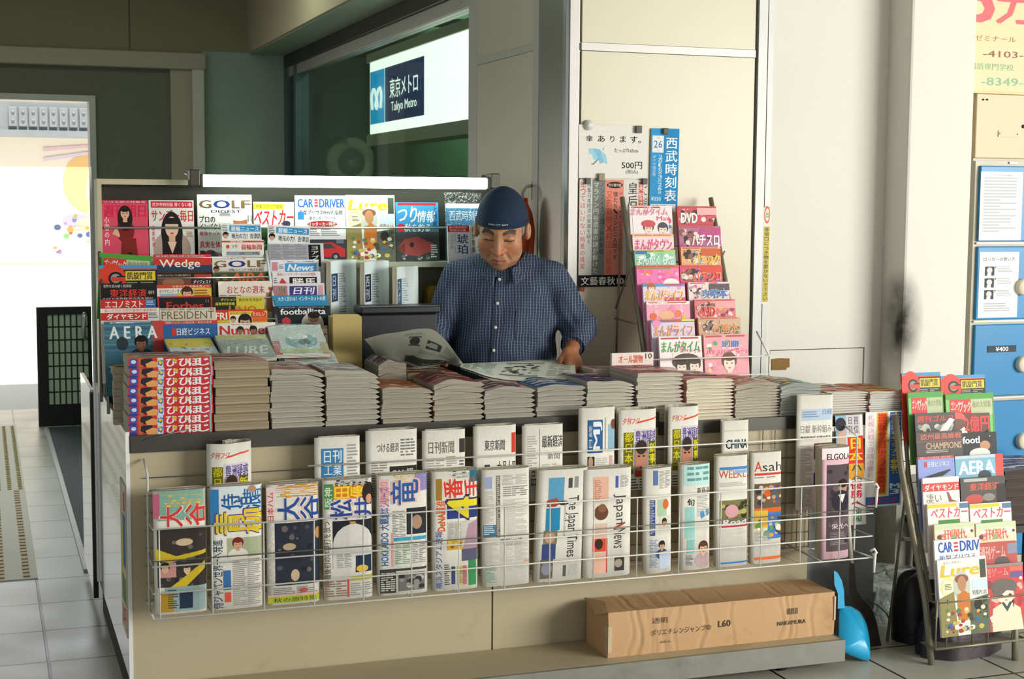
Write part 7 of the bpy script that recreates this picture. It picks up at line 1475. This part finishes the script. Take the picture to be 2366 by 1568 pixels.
# shirt: looser than the body, with folds, open at neck and cuffs
def shirt_sdf(P):
    d = s_ell(P, (0, .005, 1.17), (.205, .128, .215)); d = smin(d, s_ell(P, (0, -.03, .98), (.192, .142, .20)), .09)
    d = smin(d, s_cone(P, (-.145, .02, 1.335), (.145, .02, 1.335), .078, .078), .07)
    d = smin(d, s_cone(P, (-.07, .03, 1.39), (.07, .03, 1.39), .05, .05), .06)
    for sh, el, wr, sg in ((SHL, ELL, WRL, -1), (SHR, ELR, WRR, 1)):
        sh, el, wr = map(np.array, (sh, el, wr)); a = s_cone(P, sh, el, .072, .066); we = el+(wr-el)*.86
        f = s_cone(P, el, we, .064, .046)
        t = (P-el)@nrm_(wr-el); f = smax(f, t-np.linalg.norm(we-el)-.002, .006)
        a = smin(a, f, .03)+.0035*np.sin(70*(P[:, 2]+.5*P[:, 1]*sg)+6*np.sin(25*P[:, 0]))*np.exp(-((np.linalg.norm(P-el, axis=1))/.11)**2)
        d = smin(d, a, .018)
    x, y, z = P.T
    d = d+.0045*np.sin(38*z+16*np.abs(x)+2*np.sin(18*x))*np.exp(-((z-1.0)/.12)**2)+.004*np.sin(42*x-24*z)*np.exp(-((z-1.22)/.12)**2)+.004*np.sin(48*(np.abs(x)+.9*z))*np.exp(-((np.abs(x)-.16)/.06)**2)
    nk = s_cone(P, (0, .02, 1.36), (0, -.01, 1.60), .066, .075); v = s_cone(P, (0, -.10, 1.42), (0, -.145, 1.365), .05, .006); d = smax(d, -nk, .006); d = smax(d, -v, .006)
    return smax(d, .87-z, .004)
def shirt_mat():
    m = bpy.data.materials.new('checked_cotton'); m.use_nodes = True; nt = m.node_tree; N = nt.nodes; L = nt.links; b = N['Principled BSDF']; b.inputs['Roughness'].default_value = .85; b.inputs['Specular IOR Level'].default_value = .2
    tc = N.new('ShaderNodeTexCoord'); sp = N.new('ShaderNodeSeparateXYZ'); mp = N.new('ShaderNodeMapping'); mp.inputs['Rotation'].default_value = (0, 0, MY)
    nz = N.new('ShaderNodeTexNoise'); nz.inputs['Scale'].default_value = 7; sc = N.new('ShaderNodeVectorMath'); sc.operation = 'SCALE'; sc.inputs[3].default_value = .03; ad = N.new('ShaderNodeVectorMath')
    L.new(tc.outputs['Object'], nz.inputs['Vector']); L.new(nz.outputs['Color'], sc.inputs[0]); L.new(tc.outputs['Object'], ad.inputs[0]); L.new(sc.outputs[0], ad.inputs[1]); L.new(ad.outputs[0], mp.inputs[0]); L.new(mp.outputs[0], sp.inputs[0])
    def line(o, per, wd):
        a = N.new('ShaderNodeMath'); a.operation = 'MULTIPLY'; a.inputs[1].default_value = 1/per; L.new(o, a.inputs[0])
        f = N.new('ShaderNodeMath'); f.operation = 'FRACT'; L.new(a.outputs[0], f.inputs[0]); c = N.new('ShaderNodeMath'); c.operation = 'LESS_THAN'; c.inputs[1].default_value = wd; L.new(f.outputs[0], c.inputs[0]); return c.outputs[0]
    l1 = line(sp.outputs['X'], .0108, .2); l2 = line(sp.outputs['Z'], .0108, .16)
    s1 = N.new('ShaderNodeMath'); s1.operation = 'MULTIPLY'; s1.inputs[1].default_value = .55; L.new(l1, s1.inputs[0]); s2 = N.new('ShaderNodeMath'); s2.operation = 'MULTIPLY'; s2.inputs[1].default_value = .24; L.new(l2, s2.inputs[0])
    s = N.new('ShaderNodeMath'); s.operation = 'ADD'; s.use_clamp = True; L.new(s1.outputs[0], s.inputs[0]); L.new(s2.outputs[0], s.inputs[1])
    mx = N.new('ShaderNodeMix'); mx.data_type = 'RGBA'; mx.inputs[6].default_value = C('#303a50'); mx.inputs[7].default_value = C('#8d97aa'); L.new(s.outputs[0], mx.inputs[0]); L.new(mx.outputs[2], b.inputs['Base Color'])
    n3 = N.new('ShaderNodeTexNoise'); n3.inputs['Scale'].default_value = 16; n3.inputs['Detail'].default_value = 3; L.new(tc.outputs['Object'], n3.inputs['Vector']); bp = N.new('ShaderNodeBump'); bp.inputs['Strength'].default_value = .45; bp.inputs['Distance'].default_value = .012; L.new(n3.outputs['Fac'], bp.inputs['Height']); L.new(bp.outputs[0], b.inputs['Normal'])
    return m
m_shirt = shirt_mat()
sh_ = sdf_obj('shirt', shirt_sdf, (-.4, -.42, .85), (.42, .22, 1.48), .0042, m_shirt, man)
def on_front(x, z):      # the shirt front nearest the viewer at (x, z)
    ys = np.linspace(-.22, 0, 160); dd = shirt_sdf(np.stack([np.full(160, x), ys, np.full(160, z)], 1)); i = np.argmax(dd < 0); return ys[i]
# collar with two points
cm = MB()
def collar(i, j):
    t = i*2-1; an = math.radians(t*158); ax, ay = math.sin(an), math.cos(an)      # t=0 at the back
    fr = max(0, (abs(t)-.55)/.45)
    if j < .35: k = j/.35; rad = .070; z = 1.395+.03*k-.055*fr*(1-.4*k); off = 0
    else: k = (j-.35)/.65; rad = .070+.030*k; z = 1.425-.043*fr*.8-.04*k-.03*fr*fr*k; off = k
    L_ = np.array([ax*rad*1.05, .02+ay*rad*.95-.035*fr*(1+off*.6), z]); return V3(toW(L_))
cm.grid(collar, 60, 12); co = cm.build('collar', m_shirt, man); co.modifiers.new('thick', 'SOLIDIFY').thickness = .003
pk = MB()
def placket(i, j):
    z = .90+.455*j; x = -.012+(i-.5)*.032-.004; return V3(toW(np.array([x-.028*(1-j), on_front(x-.028*(1-j), z)-.0022, z])))
pk.grid(placket, 4, 40); po = pk.build('placket', m_shirt, man); po.modifiers.new('thick', 'SOLIDIFY').thickness = .003
for z in (1.345, 1.255, 1.165, 1.08, .99, .91):
    j = (z-.9)/.455; x = -.016-.028*(1-j); q = toW(np.array([x, on_front(x, z)-.0045, z])); dr = toW(np.array([x, on_front(x, z)-1, z]))-q
    MB().lathe(q, dr, [(.0062, -.001), (.0062, .0016), (.0048, .0026), (0, .0022)], 14).build('button', mat('shirt_button', '#d8d8d0', .35), man)
pc = MB(); pc.grid(lambda i, j: V3(toW(np.array([.045+.095*i, on_front(.045+.095*i, 1.12+.11*j)-.0018, 1.12+.11*j]))), 12, 12); p_o = pc.build('pocket', m_shirt, man); p_o.modifiers.new('thick', 'SOLIDIFY').thickness = .002
for we_, el_ in ((WRL, ELL), (WRR, ELR)):
    a = np.array(el_)+(np.array(we_)-np.array(el_))*.68; b = np.array(el_)+(np.array(we_)-np.array(el_))*.885
    MB().tube([V3(toW(a)), V3(toW(a+(b-a)*.1)), V3(toW(b))], [.046, .0505, .0465], 24, cap=False).build('cuff', m_shirt, man)
# beanie with a turned edge and small white lettering
def cap_pt(u, j, out=0.):
    an = 2*math.pi*u
    prof = [(.0, 1.01), (.05, 1.03), (.11, 1.03), (.22, 1.01), (.35, .985), (.5, .925), (.62, .85), (.74, .735), (.84, .59), (.92, .41), (.97, .24), (1., .02)]
    k = 0
    while k < len(prof)-2 and prof[k+1][0] < j: k += 1
    t = (j-prof[k][0])/(prof[k+1][0]-prof[k][0]); r = prof[k][1]*(1-t)+prof[k+1][1]*t
    zb_ = .040-.055*(.5-.5*math.sin(an))        # lower at the nape
    z = zb_+(.126-zb_)*j
    x = (.0835*r+out)*math.cos(an); y = -.012+(.1045*r+out)*math.sin(an)-.02*j**3
    k2 = 1+.012*math.sin(3*an+7*j)*j
    return fromH((x*k2, y*k2, z))
bn = MB(); bn.grid(lambda i, j: V3(toW(cap_pt(i, j))), 64, 40)
bo_ = bn.build('beanie', mat('navy_knit', '#0d2742', .9, noise=.2, nscale=120, bump=.5, bscale=180), man)
cf = MB()
cf.grid(lambda i, j: V3(toW(cap_pt(i, .0+.13*j, .0018+.0022*math.sin(math.pi*min(1, j*1.0))))), 64, 8)
cfo = cf.build('turned_edge', mat('navy_knit', '#0d2742', .9), bo_)
em = MB(); pe = Pr(.075, .011); pe.T('KEN-CT BAY', 0, 0, 1, 1, '#d8dcd8', .03)
pe.emit(em, lambda x, y, h: V3(toW(cap_pt(.25+(.0375-x)/.62*1.0, .165+y*5.2, .0015+h))), xs=None); em.build('emblem', FLATP, bo_)
# grey hair below the cap
def hair_sdf(P):
    p = toH(P); pm = p.copy(); pm[:, 0] = np.abs(pm[:, 0])
    d = s_ell(pm, (.069, .016, .008), (.009, .020, .026)); d = smin(d, s_ell(p, (0, -.07, -.02), (.066, .04, .05)), .02); d = smin(d, s_ell(pm, (.066, -.045, -.015), (.016, .03, .035)), .02)
    return (d+.0012*np.sin(400*p[:, 1]+300*p[:, 0]))*HS
sdf_obj('hair', hair_sdf, (-.16, -.22, 1.36), (.14, .14, 1.62), .0034, mat('grey_hair', '#77736c', .8, noise=.4, nscale=90), man)
# trousers and shoes behind the counter
def legs_sdf(P):
    d = s_ell(P, (0, .0, .90), (.178, .128, .13))
    for s in (-1, 1): d = smin(d, smin(s_cone(P, (s*.09, 0, .86), (s*.105, -.01, .5), .088, .065), s_cone(P, (s*.105, -.01, .5), (s*.11, .02, .07), .064, .058), .02), .04)
    return smax(smax(d, P[:, 2]-.96, .01), .045-P[:, 2], .004)
sdf_obj('trousers', legs_sdf, (-.24, -.2, .03), (.24, .2, 1.0), .01, mat('dark_trousers', '#2a2c33', .85), man)
for s in (-1, 1): sdf_obj('shoe', lambda P, s=s: smax(smin(s_ell(P, (s*.115, -.05, .045), (.048, .11, .05)), s_ell(P, (s*.11, .03, .07), (.045, .05, .05)), .03), .002-P[:, 2], .004), (s*.115-.07, -.19, 0), (s*.115+.07, .11, .14), .008, m_black, man)

# ---- the newspaper he reads
op = thing('open_newspaper', at(1075, 845, 'y', 5.05), 'large newspaper spread open over the stacks, its left page lifted by the man', 'newspaper')
def curve(pts, t):
    n = len(pts)-1; k = min(int(t*n), n-1); u = t*n-k
    P = [pts[max(0, min(n, k+o))] for o in (-1, 0, 1, 2)]
    return .5*((2*P[1])+(P[2]-P[0])*u+(2*P[0]-5*P[1]+4*P[2]-P[3])*u*u+(3*P[1]-P[0]-3*P[2]+P[3])*u*u*u)
A3 = lambda l: [at(a, b, 'y', c) for a, b, c in l]
ltop = A3([(842, 784, 4.97), (882, 773, 4.97), (925, 767, 4.98), (965, 760, 4.99), (1000, 762, 5.00), (1030, 786, 5.03), (1055, 820, 5.07), (1070, 840, 5.08)])
lbot = A3([(874, 827, 5.14), (900, 836, 5.15), (922, 836, 5.16), (945, 842, 5.15), (968, 851, 5.14), (1003, 846, 5.14), (1035, 841, 5.13), (1060, 847, 5.07)])
def lsurf(i, j, h=0):
    i = min(max(i, 0), 1); j = min(max(j, 0), 1); a = curve(lbot, i); b = curve(ltop, i); p = a.lerp(b, j)+V3((0, -.02*math.sin(math.pi*j)*math.sin(math.pi*i), .004*math.sin(math.pi*j)))
    return p+V3((0, -.75, -.66))*h
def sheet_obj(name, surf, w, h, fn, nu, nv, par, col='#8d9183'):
    mb = MB(); mb.grid(lambda i, j: surf(i, j, 0), nu, nv, C(col)); mb.grid(lambda i, j: surf(1-i, j, -.0012), nu, nv, C(col))
    for k in range(nu):
        for j in (0, 1): a, b = k/nu, (k+1)/nu; mb.quad(surf(a, j, 0), surf(b, j, 0), surf(b, j, -.0012), surf(a, j, -.0012), C(col))
    p = Pr(w, h); fn(p); p.emit(mb, lambda x, y, q: surf(x/w, y/h, q), xs=[w*k/nu for k in range(1, nu)]); return mb.build(name, PAPER, par)
def f(p):
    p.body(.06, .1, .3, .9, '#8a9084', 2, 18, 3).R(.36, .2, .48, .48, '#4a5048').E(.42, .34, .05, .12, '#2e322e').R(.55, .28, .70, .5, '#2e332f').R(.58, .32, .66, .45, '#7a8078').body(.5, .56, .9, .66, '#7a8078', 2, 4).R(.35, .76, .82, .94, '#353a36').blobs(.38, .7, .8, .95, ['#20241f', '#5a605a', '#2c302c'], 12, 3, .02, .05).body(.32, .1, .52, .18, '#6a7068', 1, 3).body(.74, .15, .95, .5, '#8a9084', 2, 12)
sheet_obj('left_page', lsurf, .42, .27, f, 28, 12, op)  # shade on the lifted page is put into its darker paper and ink
rnear = A3([(1062, 847, 5.03), (1090, 856, 4.97), (1125, 868, 4.93), (1170, 876, 4.915), (1220, 879, 4.91), (1275, 878, 4.91), (1332, 874, 4.915)])
rfar = A3([(1072, 840, 5.10), (1105, 838, 5.18), (1150, 836, 5.20), (1200, 833, 5.21), (1250, 831, 5.22), (1290, 830, 5.22), (1326, 828, 5.22)])
def rsurf(i, j, h=0):
    i = min(max(i, 0), 1); j = min(max(j, 0), 1); return curve(rnear, i).lerp(curve(rfar, i), j)+V3((0, 0, .004*math.sin(math.pi*j)+h))
def f(p):
    p.R(.02, .1, .38, .9, '#a9bab4').body(.04, .15, .36, .85, '#8fa09a', 3, 10).R(.42, .18, .72, .85, '#7a827a').blobs(.42, .2, .72, .82, ['#3e463f', '#a8b0a4', '#565e56', '#c4c8bc', '#2e342f'], 34, 3, .012, .03).body(.78, .15, .95, .85, '#a4a89c', 2, 10).R(.745, .1, .75, .92, '#7a8078').R(.22, .72, .3, .92, '#b9d0cc').body(.4, .03, .95, .12, '#a4a89c', 1, 2)
sheet_obj('right_page', rsurf, .5, .3, f, 28, 8, op, '#d6d8cc')
def usurf(i, j, h=0): return rsurf(i*.97, j*.95, h)+V3((.004, .0, -.006-.012*i*(1-i)))
sheet_obj('under_page', usurf, .5, .3, lambda p: None, 20, 4, op, '#c9c8ba')
